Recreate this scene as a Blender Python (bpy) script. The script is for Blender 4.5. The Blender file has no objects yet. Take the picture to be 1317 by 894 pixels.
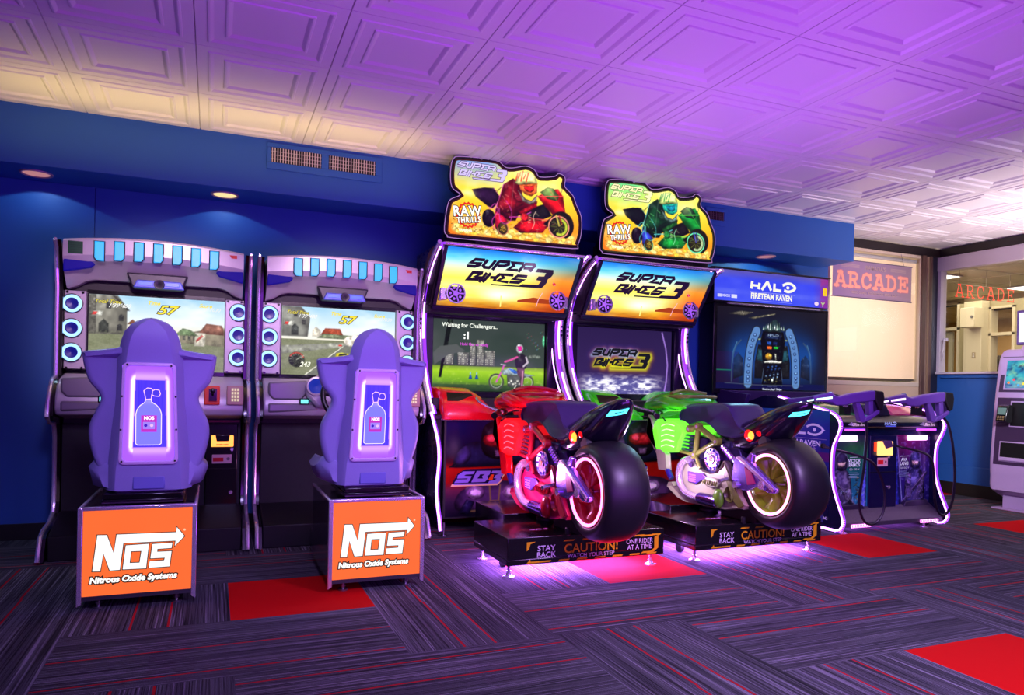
import bpy, bmesh, math, random
from math import sin, cos, pi, radians, sqrt, atan2
from mathutils import Vector, Matrix
from mathutils.geometry import tessellate_polygon

# ---------------------------------------------------------------- camera, light, exposure
scene = bpy.context.scene
COL = scene.collection
YAW, ROLL, FPX, CY, EYE = .3945, .0207, 922.0, 499.1, 1.0
cam_data = bpy.data.cameras.new('camera')
cam = bpy.data.objects.new('camera', cam_data)
COL.objects.link(cam)
scene.camera = cam
cam_data.sensor_width = 36.0
cam_data.lens = FPX / 1317 * 36.0
cam_data.shift_y = (CY - 447.0) / 1317
cam_data.clip_start = .05
_F = Vector((sin(YAW), cos(YAW), 0))
_r = Vector((cos(YAW), -sin(YAW), 0))
_u = Vector((0, 0, 1))
_R = cos(ROLL) * _r + sin(ROLL) * _u
_U = -sin(ROLL) * _r + cos(ROLL) * _u
cam.matrix_world = Matrix(((_R.x, _U.x, -_F.x, 0), (_R.y, _U.y, -_F.y, 0), (_R.z, _U.z, -_F.z, EYE), (0, 0, 0, 1)))

scene.view_settings.view_transform = 'Standard'
scene.view_settings.look = 'None'
scene.view_settings.gamma = 1
scene.view_settings.use_curve_mapping = False
scene.view_settings.exposure = 0.0
world = bpy.data.worlds.new('world')
scene.world = world
world.use_nodes = True
world.node_tree.nodes['Background'].inputs[0].default_value = (.35, .3, .5, 1)
world.node_tree.nodes['Background'].inputs[1].default_value = .02
try:
    scene.cycles.max_bounces = 6
    scene.cycles.diffuse_bounces = 3
    scene.cycles.glossy_bounces = 3
    scene.cycles.transmission_bounces = 4
    scene.cycles.transparent_max_bounces = 6
    scene.cycles.sample_clamp_indirect = 4
    scene.cycles.caustics_reflective = False
    scene.cycles.caustics_refractive = False
    scene.cycles.use_denoising = True
except Exception:
    pass


def lamp(name, kind, loc, energy, col, target=None, size=.5, size_y=None, blend=.3, angle=60, spread=180, radius=.05):
    d = bpy.data.lights.new(name, kind)
    d.energy = energy
    d.color = col
    if kind == 'AREA':
        d.size = size
        d.spread = radians(spread)
        if size_y:
            d.shape = 'RECTANGLE'
            d.size_y = size_y
    elif kind == 'SPOT':
        d.spot_size = radians(angle)
        d.spot_blend = blend
        d.shadow_soft_size = radius
    else:
        d.shadow_soft_size = radius
    o = bpy.data.objects.new(name, d)
    o.location = loc
    COL.objects.link(o)
    if target is not None:
        v = Vector(target) - Vector(loc)
        o.rotation_euler = v.to_track_quat('-Z', 'Y').to_euler()
    return o


# violet glow washing the ceiling from the motorcycle machines and from the unseen side of the hall
lamp('violet_ceiling_wash', 'AREA', (2.75, 3.1, 1.25), 20, (.50, .16, 1.0), (2.85, 3.35, 2.56), 1.3, .8)
lamp('violet_ceiling_wash_side', 'AREA', (1.8, 1.2, .7), 52, (.42, .06, 1.0), (1.8, 2.5, 2.56), 2.6, 1.0)
lamp('violet_ceiling_wash_end', 'AREA', (.0, 1.3, 1.1), 15, (.36, .04, 1.0), (.1, 3.0, 2.56), 1.8, .6)
# violet and pink fill spots added over the aisle for machines, hoods and floor
lamp('violet_fill_spot', 'SPOT', (.1, .9, 2.35), 215, (.50, .38, 1.0), (.25, 3.65, .75), angle=46, blend=.9, radius=.25)
lamp('violet_fill_spot', 'SPOT', (1.9, .8, 2.40), 230, (.60, .28, 1.0), (2.5, 3.9, .6), angle=62, blend=.9, radius=.25)
lamp('violet_fill_spot', 'SPOT', (3.6, 1.4, 2.40), 150, (.62, .30, 1.0), (4.6, 4.2, .6), angle=60, blend=.9, radius=.25)
lamp('hood_fill_spot', 'SPOT', (-.2, 1.6, 2.42), 330, (1.0, .66, .95), (-.34, 4.80, 1.42), angle=24, blend=.7, radius=.15)  # added to brighten the silver hoods
lamp('hood_fill_spot', 'SPOT', (.7, 1.6, 2.42), 330, (1.0, .66, .95), (.80, 4.80, 1.42), angle=24, blend=.7, radius=.15)
lamp('floor_fill_spot', 'SPOT', (2.4, .7, 2.45), 590, (.62, .42, 1.0), (2.3, 2.2, 0), angle=105, blend=1, radius=.3)  # added to brighten the carpet
# warm uplight above the racing cabinets
lamp('warm_uplight', 'AREA', (.05, 4.52, 2.06), 6.6, (1.0, .72, .22), (.05, 4.52, 2.56), 2.5, .10, spread=125)
# lobby light coming through the windows, then fill lamps added in the hall
lamp('lobby_light', 'AREA', (8.6, 5.6, 2.3), 62, (1.0, .86, .66), (8.6, 5.6, 0), 2.4, 3.0)
lamp('lobby_far_light', 'AREA', (11.2, 7.5, 2.3), 45, (1.0, .78, .48), (11.2, 7.5, 0), 1.6, 1.6)
lamp('outdoor_light', 'AREA', (5.8, 6.6, 1.8), 66, (1.0, .74, .58), (6.0, 5.3, 1.6), 1.4, 1.4)
lamp('ceiling_spill_fill', 'AREA', (6.7, 2.6, .60), 52, (1.0, .80, .90), (6.4, 3.7, 2.56), 1.0, .8, spread=95)  # added inside the hall, throws window spill up at the ceiling
lamp('white_fill_spot', 'SPOT', (3.3, 1.3, 2.40), 900, (.90, .88, 1.0), (7.1, 5.0, .7), angle=34, blend=.9, radius=.3)  # added fill for the window-side wall and the kiosk
lamp('floor_spill_fill', 'SPOT', (6.7, 1.2, 2.3), 130, (1.0, .86, .74), (6.1, 3.5, 0), angle=58, blend=1, radius=.3)  # added inside the hall for pale window spill on the floor
for _x in (-1.0, .045, 4.53):
    _l = lamp('downlight_beam', 'SPOT', (_x, 5.10 if _x < 4 else 5.03, 2.214), 1, (.35, .80, 1.0) if _x > 4 else (.50, .78, 1.0), (_x, 5.13 if _x < 4 else 5.10, 0), blend=.03, angle=136 if _x < 4 else 164, radius=.008)
    _l.data.use_nodes = True
    _nt = _l.data.node_tree
    _em = [n for n in _nt.nodes if n.type == 'EMISSION'][0]
    _fo = _nt.nodes.new('ShaderNodeLightFalloff')
    _fo.inputs['Strength'].default_value = 7.5 if _x < 4 else 15.0
    _nt.links.new(_fo.outputs['Linear'], _em.inputs['Strength'])

# ---------------------------------------------------------------- helpers
def lin(c):
    return tuple((x / 12.92 if x <= .04045 else ((x + .055) / 1.055) ** 2.4) for x in c)


def h(s):
    return tuple(int(s[i:i + 2], 16) / 255 for i in (0, 2, 4))


_mats = {}


def mat(name, col, rough=.5, metal=0.0, emit=None, es=0.0, noise=0.0, nscale=40, bump=0.0, trans=0.0, coat=0.0, spec=None, alpha=None):
    if name in _mats:
        return _mats[name]
    m = bpy.data.materials.new(name)
    m.use_nodes = True
    nt = m.node_tree
    b = nt.nodes['Principled BSDF']
    c = lin(col)
    b.inputs['Base Color'].default_value = (*c, 1)
    b.inputs['Roughness'].default_value = rough
    b.inputs['Metallic'].default_value = metal
    if trans:
        b.inputs['Transmission Weight'].default_value = trans
    if coat:
        b.inputs['Coat Weight'].default_value = coat
        b.inputs['Coat Roughness'].default_value = .08
    if spec is not None:
        b.inputs['Specular IOR Level'].default_value = spec
    if alpha is not None:
        b.inputs['Alpha'].default_value = alpha
    if emit:
        b.inputs['Emission Color'].default_value = (*lin(emit), 1)
        b.inputs['Emission Strength'].default_value = es
    tc = nt.nodes.new('ShaderNodeTexCoord')
    n = nt.nodes.new('ShaderNodeTexNoise')
    n.inputs['Scale'].default_value = nscale
    n.inputs['Detail'].default_value = 3
    nt.links.new(tc.outputs['Object'], n.inputs['Vector'])
    if noise:
        mx = nt.nodes.new('ShaderNodeMix')
        mx.data_type = 'RGBA'
        mx.inputs['A'].default_value = (*[x * (1 - noise) for x in c], 1)
        mx.inputs['B'].default_value = (*[min(1, x * (1 + noise)) for x in c], 1)
        nt.links.new(n.outputs['Fac'], mx.inputs['Factor'])
        nt.links.new(mx.outputs['Result'], b.inputs['Base Color'])
    mr = nt.nodes.new('ShaderNodeMapRange')
    mr.inputs['To Min'].default_value = max(0, rough * .85)
    mr.inputs['To Max'].default_value = min(1, rough * 1.15)
    nt.links.new(n.outputs['Fac'], mr.inputs['Value'])
    nt.links.new(mr.outputs['Result'], b.inputs['Roughness'])
    if bump:
        bp = nt.nodes.new('ShaderNodeBump')
        bp.inputs['Strength'].default_value = bump
        bp.inputs['Distance'].default_value = .002
        nt.links.new(n.outputs['Fac'], bp.inputs['Height'])
        nt.links.new(bp.outputs['Normal'], b.inputs['Normal'])
    _mats[name] = m
    return m


def art_mat(name, es, rough=.15, base=1.0):
    """printed / backlit / screen artwork: colour comes from the artwork's own colour attribute"""
    if name in _mats:
        return _mats[name]
    m = bpy.data.materials.new(name)
    m.use_nodes = True
    nt = m.node_tree
    b = nt.nodes['Principled BSDF']
    a = nt.nodes.new('ShaderNodeAttribute')
    a.attribute_name = 'Col'
    if base:
        nt.links.new(a.outputs['Color'], b.inputs['Base Color'])
    else:
        b.inputs['Base Color'].default_value = (.01, .01, .012, 1)
    b.inputs['Roughness'].default_value = rough
    if es:
        b.inputs['Specular IOR Level'].default_value = .12
        nt.links.new(a.outputs['Color'], b.inputs['Emission Color'])
        b.inputs['Emission Strength'].default_value = es
    _mats[name] = m
    return m


def glow(name, col, es):
    return mat(name, (.08, .08, .09), .4, emit=col, es=es)


def cr(pts, n=6, closed=False):
    """Catmull-Rom through the points"""
    P = [Vector(p) for p in pts]
    out = []
    m = len(P)
    rng = range(m if closed else m - 1)
    for i in rng:
        if closed:
            a, b, c, d = P[(i - 1) % m], P[i], P[(i + 1) % m], P[(i + 2) % m]
        else:
            a, b, c, d = P[max(i - 1, 0)], P[i], P[i + 1], P[min(i + 2, m - 1)]
        for k in range(n):
            t = k / n
            out.append(.5 * ((2 * b) + (c - a) * t + (2 * a - 5 * b + 4 * c - d) * t * t + (3 * b - a - 3 * c + d) * t ** 3))
    if not closed:
        out.append(P[-1])
    return out


def cr2(pts, n=6, closed=False):
    return [(p.x, p.y) for p in cr([(a, b, 0) for a, b in pts], n, closed)]


class MB:
    """collects shapes in world metres; build() makes ONE mesh object"""

    def __init__(s):
        s.v, s.f, s.m, s.c = [], [], [], []

    def add(s, vs, fs, mi=0, col=None):
        o = len(s.v)
        s.v += [tuple(v) for v in vs]
        s.f += [tuple(i + o for i in f) for f in fs]
        s.m += [mi] * len(fs)
        s.c += (col if isinstance(col, list) else [col or (1, 1, 1)] * len(vs))
        return s

    def box(s, x0, x1, y0, y1, z0, z1, mi=0):
        x0, x1 = min(x0, x1), max(x0, x1)
        y0, y1 = min(y0, y1), max(y0, y1)
        z0, z1 = min(z0, z1), max(z0, z1)
        vs = [(x, y, z) for z in (z0, z1) for x, y in ((x0, y0), (x1, y0), (x1, y1), (x0, y1))]
        return s.add(vs, [(3, 2, 1, 0), (4, 5, 6, 7), (0, 1, 5, 4), (1, 2, 6, 5), (2, 3, 7, 6), (3, 0, 4, 7)], mi)

    def prism(s, prof, axis, a0, a1, mi=0, scale1=None):
        """extrude a closed 2-D profile; axis x: (y,z), y: (x,z), z: (x,y)"""
        area = sum(prof[i][0] * prof[(i + 1) % len(prof)][1] - prof[(i + 1) % len(prof)][0] * prof[i][1] for i in range(len(prof)))
        if area < 0:
            prof = prof[::-1]
        a0, a1 = min(a0, a1), max(a0, a1)

        def p3(p, a):
            return {'x': (a, p[0], p[1]), 'y': (p[0], a, p[1]), 'z': (p[0], p[1], a)}[axis]
        n = len(prof)
        vs = [p3(p, a0) for p in prof] + [p3(p, a1) for p in prof]
        fl = axis == 'y'
        bot = tuple(range(n)) if fl else tuple(range(n))[::-1]
        top = tuple(range(n, 2 * n))[::-1] if fl else tuple(range(n, 2 * n))
        fs = [bot, top]
        for i in range(n):
            j = (i + 1) % n
            q = (i, j, j + n, i + n)
            fs.append(q[::-1] if fl else q)
        return s.add(vs, fs, mi)

    def tube(s, pts, r, seg=8, mi=0, closed=False, smooth=0):
        P = [Vector(p) for p in pts]
        if smooth:
            P = cr(P, smooth, closed)
        n = len(P)
        rr = r if isinstance(r, (list, tuple)) else None
        if rr and len(rr) != n:
            rr = [rr[0] + (rr[-1] - rr[0]) * i / (n - 1) for i in range(n)]
        vs, fs = [], []
        prev = None
        for i in range(n):
            if closed:
                t = P[(i + 1) % n] - P[i - 1]
            else:
                t = P[min(i + 1, n - 1)] - P[max(i - 1, 0)]
            if t.length < 1e-9:
                t = Vector((0, 0, 1))
            t.normalize()
            if prev is None:
                a = Vector((0, 0, 1)) if abs(t.z) < .9 else Vector((1, 0, 0))
                u = t.cross(a).normalized()
            else:
                u = (prev - t * prev.dot(t))
                u = u.normalized() if u.length > 1e-6 else t.orthogonal().normalized()
            prev = u
            w = t.cross(u)
            R = rr[i] if rr else r
            for k in range(seg):
                an = 2 * pi * k / seg
                vs.append(P[i] + (u * cos(an) + w * sin(an)) * R)
        for i in range(n if closed else n - 1):
            j = (i + 1) % n
            for k in range(seg):
                l = (k + 1) % seg
                fs.append((i * seg + k, i * seg + l, j * seg + l, j * seg + k))
        if not closed:
            fs.append(tuple(range(seg))[::-1])
            fs.append(tuple(range((n - 1) * seg, n * seg)))
        return s.add(vs, fs, mi)

    def lathe(s, prof, c, axis='x', seg=32, mi=0, a0=0, a1=2 * pi):
        """prof: list of (h, r) along the axis from centre c"""
        full = abs(a1 - a0 - 2 * pi) < 1e-6
        vs, fs = [], []
        n = len(prof)
        ns = seg if full else seg + 1
        for k in range(ns):
            an = a0 + (a1 - a0) * k / seg
            ca, sa = cos(an), sin(an)
            for hh, r in prof:
                if axis == 'x':
                    vs.append((c[0] + hh, c[1] + r * ca, c[2] + r * sa))
                elif axis == 'y':
                    vs.append((c[0] + r * sa, c[1] + hh, c[2] + r * ca))
                else:
                    vs.append((c[0] + r * ca, c[1] + r * sa, c[2] + hh))
        for k in range(seg):
            l = (k + 1) % ns
            for i in range(n - 1):
                fs.append((k * n + i, l * n + i, l * n + i + 1, k * n + i + 1)[::-1])
        return s.add(vs, fs, mi)

    def cyl(s, c, r, h0, h1, axis='z', seg=24, mi=0):
        return s.lathe([(h0, 1e-4), (h0, r), (h1, r), (h1, 1e-4)], c, axis, seg, mi)

    def ell(s, c, r, seg=20, ring=10, mi=0):
        prof = [(r[2] * -cos(pi * i / ring), max(1e-4, sin(pi * i / ring))) for i in range(ring + 1)]
        vs, fs = [], []
        for k in range(seg):
            a = 2 * pi * k / seg
            for hh, q in prof:
                vs.append((c[0] + r[0] * q * cos(a), c[1] + r[1] * q * sin(a), c[2] + hh))
        n = ring + 1
        for k in range(seg):
            l = (k + 1) % seg
            for i in range(ring):
                fs.append((k * n + i, l * n + i, l * n + i + 1, k * n + i + 1))
        return s.add(vs, fs, mi)

    def loft(s, rings, mi=0, cap=True, closed=True):
        n = len(rings[0])
        vs = [p for r in rings for p in r]
        fs = []
        for i in range(len(rings) - 1):
            for k in range(n if closed else n - 1):
                l = (k + 1) % n
                fs.append((i * n + k, i * n + l, (i + 1) * n + l, (i + 1) * n + k))
        if cap and closed:
            fs.append(tuple(range(n))[::-1])
            fs.append(tuple(range((len(rings) - 1) * n, len(rings) * n)))
        return s.add(vs, fs, mi)

    def build(s, name, mats, parent=None, bevel=0, smooth=True, angle=38, seg=2, bang=35, fix=True):
        o0 = Vector(parent['_o']) if parent is not None else Vector((0, 0, 0))
        me = bpy.data.meshes.new(name)
        me.from_pydata([(v[0] - o0.x, v[1] - o0.y, v[2] - o0.z) for v in s.v], [], s.f)
        for m in (mats if isinstance(mats, (list, tuple)) else [mats]):
            me.materials.append(m)
        me.polygons.foreach_set('material_index', s.m)
        me.update()
        if fix:
            bm = bmesh.new()
            bm.from_mesh(me)
            bmesh.ops.recalc_face_normals(bm, faces=bm.faces)
            bm.to_mesh(me)
            bm.free()
        if smooth:
            me.polygons.foreach_set('use_smooth', [True] * len(me.polygons))
            try:
                me.set_sharp_from_angle(angle=radians(angle))
            except Exception:
                pass
        o = bpy.data.objects.new(name, me)
        COL.objects.link(o)
        if parent is not None:
            o.parent = parent
            o['_o'] = list(o0)
        if bevel:
            b = o.modifiers.new('edge', 'BEVEL')
            b.width = bevel
            b.segments = seg
            b.limit_method = 'ANGLE'
            b.angle_limit = radians(bang)
            b.harden_normals = False
        return o


def tag(o, label, cat, group=None, kind=None):
    o['label'] = label
    o['category'] = cat
    if group:
        o['group'] = group
    if kind:
        o['kind'] = kind
    return o


def thing(name, loc, label, cat, group=None):
    o = bpy.data.objects.new(name, None)
    o.location = loc
    o['_o'] = list(loc)
    o.empty_display_size = .1
    COL.objects.link(o)
    return tag(o, label, cat, group)


def struct(name, mb, m, bevel=0, **k):
    o = mb.build(name, m, None, bevel, **k)
    o['kind'] = 'structure'
    return o


# ---------------------------------------------------------------- text and flat artwork
_tc = {}


def text_mesh(txt, size, bold=0.0, shear=0.0, spacing=1.0):
    key = (txt, size, bold, shear, spacing)
    if key in _tc:
        return _tc[key]
    c = bpy.data.curves.new('t', 'FONT')
    c.body = txt
    c.size = size
    c.offset = bold
    c.shear = shear
    c.space_character = spacing
    c.align_x = 'CENTER'
    c.align_y = 'CENTER'
    c.resolution_u = 4
    o = bpy.data.objects.new('t', c)
    COL.objects.link(o)
    dg = bpy.context.evaluated_depsgraph_get()
    dg.update()
    me = bpy.data.meshes.new_from_object(o.evaluated_get(dg))
    vs = [(v.co.x, v.co.y) for v in me.vertices]
    fs = [tuple(p.vertices) for p in me.polygons]
    bpy.data.objects.remove(o)
    bpy.data.curves.remove(c)
    bpy.data.meshes.remove(me)
    _tc[key] = (vs, fs)
    return vs, fs


def ribbon(pts, w, closed=False):
    """mitred strip along a 2-D polyline -> list of quads"""
    P = [Vector((p[0], p[1])) for p in pts]
    n = len(P)
    L, R = [], []
    for i in range(n):
        if closed:
            a, b, c = P[i - 1], P[i], P[(i + 1) % n]
        else:
            a, b, c = P[max(i - 1, 0)], P[i], P[min(i + 1, n - 1)]
        d1 = (b - a)
        d2 = (c - b)
        if d1.length < 1e-9:
            d1 = d2
        if d2.length < 1e-9:
            d2 = d1
        d1 = d1.normalized()
        d2 = d2.normalized()
        n1 = Vector((-d1.y, d1.x))
        n2 = Vector((-d2.y, d2.x))
        m = n1 + n2
        if m.length < .3:
            m = n1 * 1.0
            k = 1
        else:
            m.normalize()
            k = min(1.9, 1 / max(.3, m.dot(n1)))
        L.append(b + m * w / 2 * k)
        R.append(b - m * w / 2 * k)
    q = []
    for i in range(n if closed else n - 1):
        j = (i + 1) % n
        q.append([tuple(R[i]), tuple(R[j]), tuple(L[j]), tuple(L[i])])
    return q


def circ(cx, cy, rx, ry=None, n=24, a0=0, a1=360):
    ry = rx if ry is None else ry
    full = abs(a1 - a0) >= 360
    m = n if full else n + 1
    return [(cx + rx * cos(radians(a0 + (a1 - a0) * i / n)), cy + ry * sin(radians(a0 + (a1 - a0) * i / n))) for i in range(m)]


class Art:
    """flat printed panel: O origin, U/V unit axes; 2-D coordinates are metres on the panel"""

    def __init__(s, O, U=(1, 0, 0), V=(0, 0, 1), step=.0005):
        s.O, s.U, s.V = Vector(O), Vector(U).normalized(), Vector(V).normalized()
        s.N = s.U.cross(s.V).normalized()
        s.k = 0
        s.step = step
        s.mb = MB()

    def P(s, u, v):
        return s.O + s.U * u + s.V * v + s.N * (s.k * s.step)

    def _c(s, col, u, v):
        return col(u, v) if callable(col) else col

    def grid(s, u0, u1, v0, v1, nx, ny, fn, keep=None):
        vs, cs = [], []
        for j in range(ny + 1):
            for i in range(nx + 1):
                u = u0 + (u1 - u0) * i / nx
                v = v0 + (v1 - v0) * j / ny
                vs.append(s.P(u, v))
                cs.append(fn(i / nx, j / ny))
        fs = [(j * (nx + 1) + i, j * (nx + 1) + i + 1, (j + 1) * (nx + 1) + i + 1, (j + 1) * (nx + 1) + i) for j in range(ny) for i in range(nx)]
        s.mb.add(vs, fs, 0, cs)
        s.k += 1
        return s

    def poly(s, pts, col, holes=None, up=True):
        loops = [[Vector((p[0], p[1], 0)) for p in pts]] + [[Vector((p[0], p[1], 0)) for p in hh] for hh in (holes or [])]
        flat = [p for l in loops for p in l]
        tris = tessellate_polygon(loops)
        fs = []
        for t in tris:
            a, b, c = [flat[i] for i in t]
            ar = (b.x - a.x) * (c.y - a.y) - (c.x - a.x) * (b.y - a.y)
            fs.append(tuple(t) if ar > 0 else tuple(t)[::-1])
        s.mb.add([s.P(p.x, p.y) for p in flat], fs, 0, [s._c(col, p.x, p.y) for p in flat])
        if up:
            s.k += 1
        return s

    def rect(s, u0, v0, u1, v1, col, up=True):
        return s.poly([(u0, v0), (u1, v0), (u1, v1), (u0, v1)], col, up=up)

    def ell(s, cx, cy, rx, ry, col, n=24, up=True):
        return s.poly(circ(cx, cy, rx, ry, n), col, up=up)

    def line(s, pts, w, col, closed=False, up=True):
        for q in ribbon(pts, w, closed):
            s.mb.add([s.P(*p) for p in q], [(0, 1, 2, 3)], 0, [s._c(col, *p) for p in q])
        if up:
            s.k += 1
        return s

    def text(s, txt, u, v, size, col, bold=0.0, shear=0.0, sx=1.0, rot=0.0, spacing=1.0, up=True):
        vs, fs = text_mesh(txt, size, bold, shear, spacing)
        ca, sa = cos(rot), sin(rot)
        q = [(u + (x * sx * ca - y * sa), v + (x * sx * sa + y * ca)) for x, y in vs]
        s.mb.add([s.P(*p) for p in q], fs, 0, [s._c(col, *p) for p in q])
        if up:
            s.k += 1
        return s

    def build_split(s, name, m, parent, u_cut):
        """two panels out of one drawing, split at u = u_cut"""
        mb = s.mb
        res = []
        for side in (0, 1):
            q = Art(s.O, s.U, s.V)
            q.N = s.N
            idx = {}
            for f in mb.f:
                cu = sum((Vector(mb.v[i]) - s.O).dot(s.U) for i in f) / len(f)
                if (cu > u_cut) != bool(side):
                    continue
                nf = []
                for i in f:
                    if i not in idx:
                        idx[i] = len(q.mb.v)
                        q.mb.v.append(mb.v[i])
                        q.mb.c.append(mb.c[i])
                    nf.append(idx[i])
                q.mb.f.append(tuple(nf))
                q.mb.m.append(0)
            res.append(q.build(name, m, parent))
        return res

    def build(s, name, m, parent=None):
        mb = s.mb
        o0 = Vector(parent['_o']) if parent is not None else Vector((0, 0, 0))
        me = bpy.data.meshes.new(name)
        me.from_pydata([(v[0] - o0.x, v[1] - o0.y, v[2] - o0.z) for v in mb.v], [], mb.f)
        me.materials.append(m)
        ca = me.color_attributes.new('Col', 'FLOAT_COLOR', 'POINT')
        buf = []
        for c in mb.c:
            buf += [*lin([min(1, max(0, x)) for x in c]), 1.0]
        ca.data.foreach_set('color', buf)
        me.update()
        o = bpy.data.objects.new(name, me)
        COL.objects.link(o)
        if parent is not None:
            o.parent = parent
            o['_o'] = list(o0)
        return o


def mixc(a, b, t):
    t = max(0, min(1, t))
    return tuple(x + (y - x) * t for x, y in zip(a, b))


def ramp(stops, t):
    if t <= stops[0][0]:
        return stops[0][1]
    for (a, ca), (b, cb) in zip(stops, stops[1:]):
        if t <= b:
            return mixc(ca, cb, (t - a) / (b - a))
    return stops[-1][1]


def vnoise(x, y, seed=0):
    def hsh(i, j):
        n = (i * 374761393 + j * 668265263 + seed * 1442695) & 0xffffffff
        n = ((n ^ (n >> 13)) * 1274126177) & 0xffffffff
        return ((n ^ (n >> 16)) & 0xffff) / 65535
    i, j = math.floor(x), math.floor(y)
    u, v = x - i, y - j
    u, v = u * u * (3 - 2 * u), v * v * (3 - 2 * v)
    return (hsh(i, j) * (1 - u) + hsh(i + 1, j) * u) * (1 - v) + (hsh(i, j + 1) * (1 - u) + hsh(i + 1, j + 1) * u) * v


def fbm(x, y, seed=0):
    return vnoise(x, y, seed) * .55 + vnoise(x * 2.1, y * 2.1, seed + 1) * .3 + vnoise(x * 4.3, y * 4.3, seed + 2) * .15


# ---------------------------------------------------------------- materials
CHROME = mat('chrome', (.94, .90, .97), .22, .78)
STEEL = mat('brushed_steel', (.6, .6, .62), .35, 1.0)
BLACKG = mat('black_gloss', (.045, .04, .055), .18, coat=.5)
BLACKM = mat('black_matte', (.04, .036, .045), .55, bump=.1, nscale=300)
RUBBER = mat('black_rubber', (.09, .085, .10), .42)
SILVER = mat('silver_plastic', (.74, .71, .74), .34, .15, noise=.04)
SEATP = mat('seat_blue_plastic', (.55, .55, .74), .45, noise=.05, bump=.08, nscale=180)
WHITEP = mat('white_plastic', (.86, .84, .86), .4)
DARKG = mat('dark_grey_plastic', (.2, .19, .22), .4)
LED = glow('violet_led', (.86, .58, 1.0), 5)
LEDH = glow('violet_led_halo', (.58, .18, 1.0), 1.5)
LEDS = glow('violet_led_soft', (.72, .36, 1.0), 5)
CYANL = glow('cyan_lamp', (.05, .66, .98), 1.25)
RINGL = glow('ring_lamp', (.60, .80, 1.0), 1.8)
ART_BACK = art_mat('backlit_artwork', 1.25, base=0)
ART_SCREEN = art_mat('screen_picture', 1.2, .12, base=0)
ART_PRINT = art_mat('printed_artwork', 0, .25)
ART_PRINTL = art_mat('printed_panel_emissive', .35, .2)  # prints with a faint emission in their own colours

# ---------------------------------------------------------------- painter for pictures (numpy, kept as vertex colours)
import numpy as np


def nfbm(x, y, seed=0, oct=3):
    def vn(x, y, sd):
        i, j = np.floor(x).astype(np.int64), np.floor(y).astype(np.int64)
        u, v = x - i, y - j
        u, v = u * u * (3 - 2 * u), v * v * (3 - 2 * v)

        def hs(a, b):
            n = (a * 374761393 + b * 668265263 + sd * 1442695) & 0xffffffff
            n = ((n ^ (n >> 13)) * 1274126177) & 0xffffffff
            return ((n ^ (n >> 16)) & 0xffff) / 65535.0
        return (hs(i, j) * (1 - u) + hs(i + 1, j) * u) * (1 - v) + (hs(i, j + 1) * (1 - u) + hs(i + 1, j + 1) * u) * v
    o, a_, t = 0, 1.0, 0
    for k in range(oct):
        o = o + a_ * vn(x * 2.03 ** k, y * 2.03 ** k, seed + k)
        t += a_
        a_ *= .55
    return o / t


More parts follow.
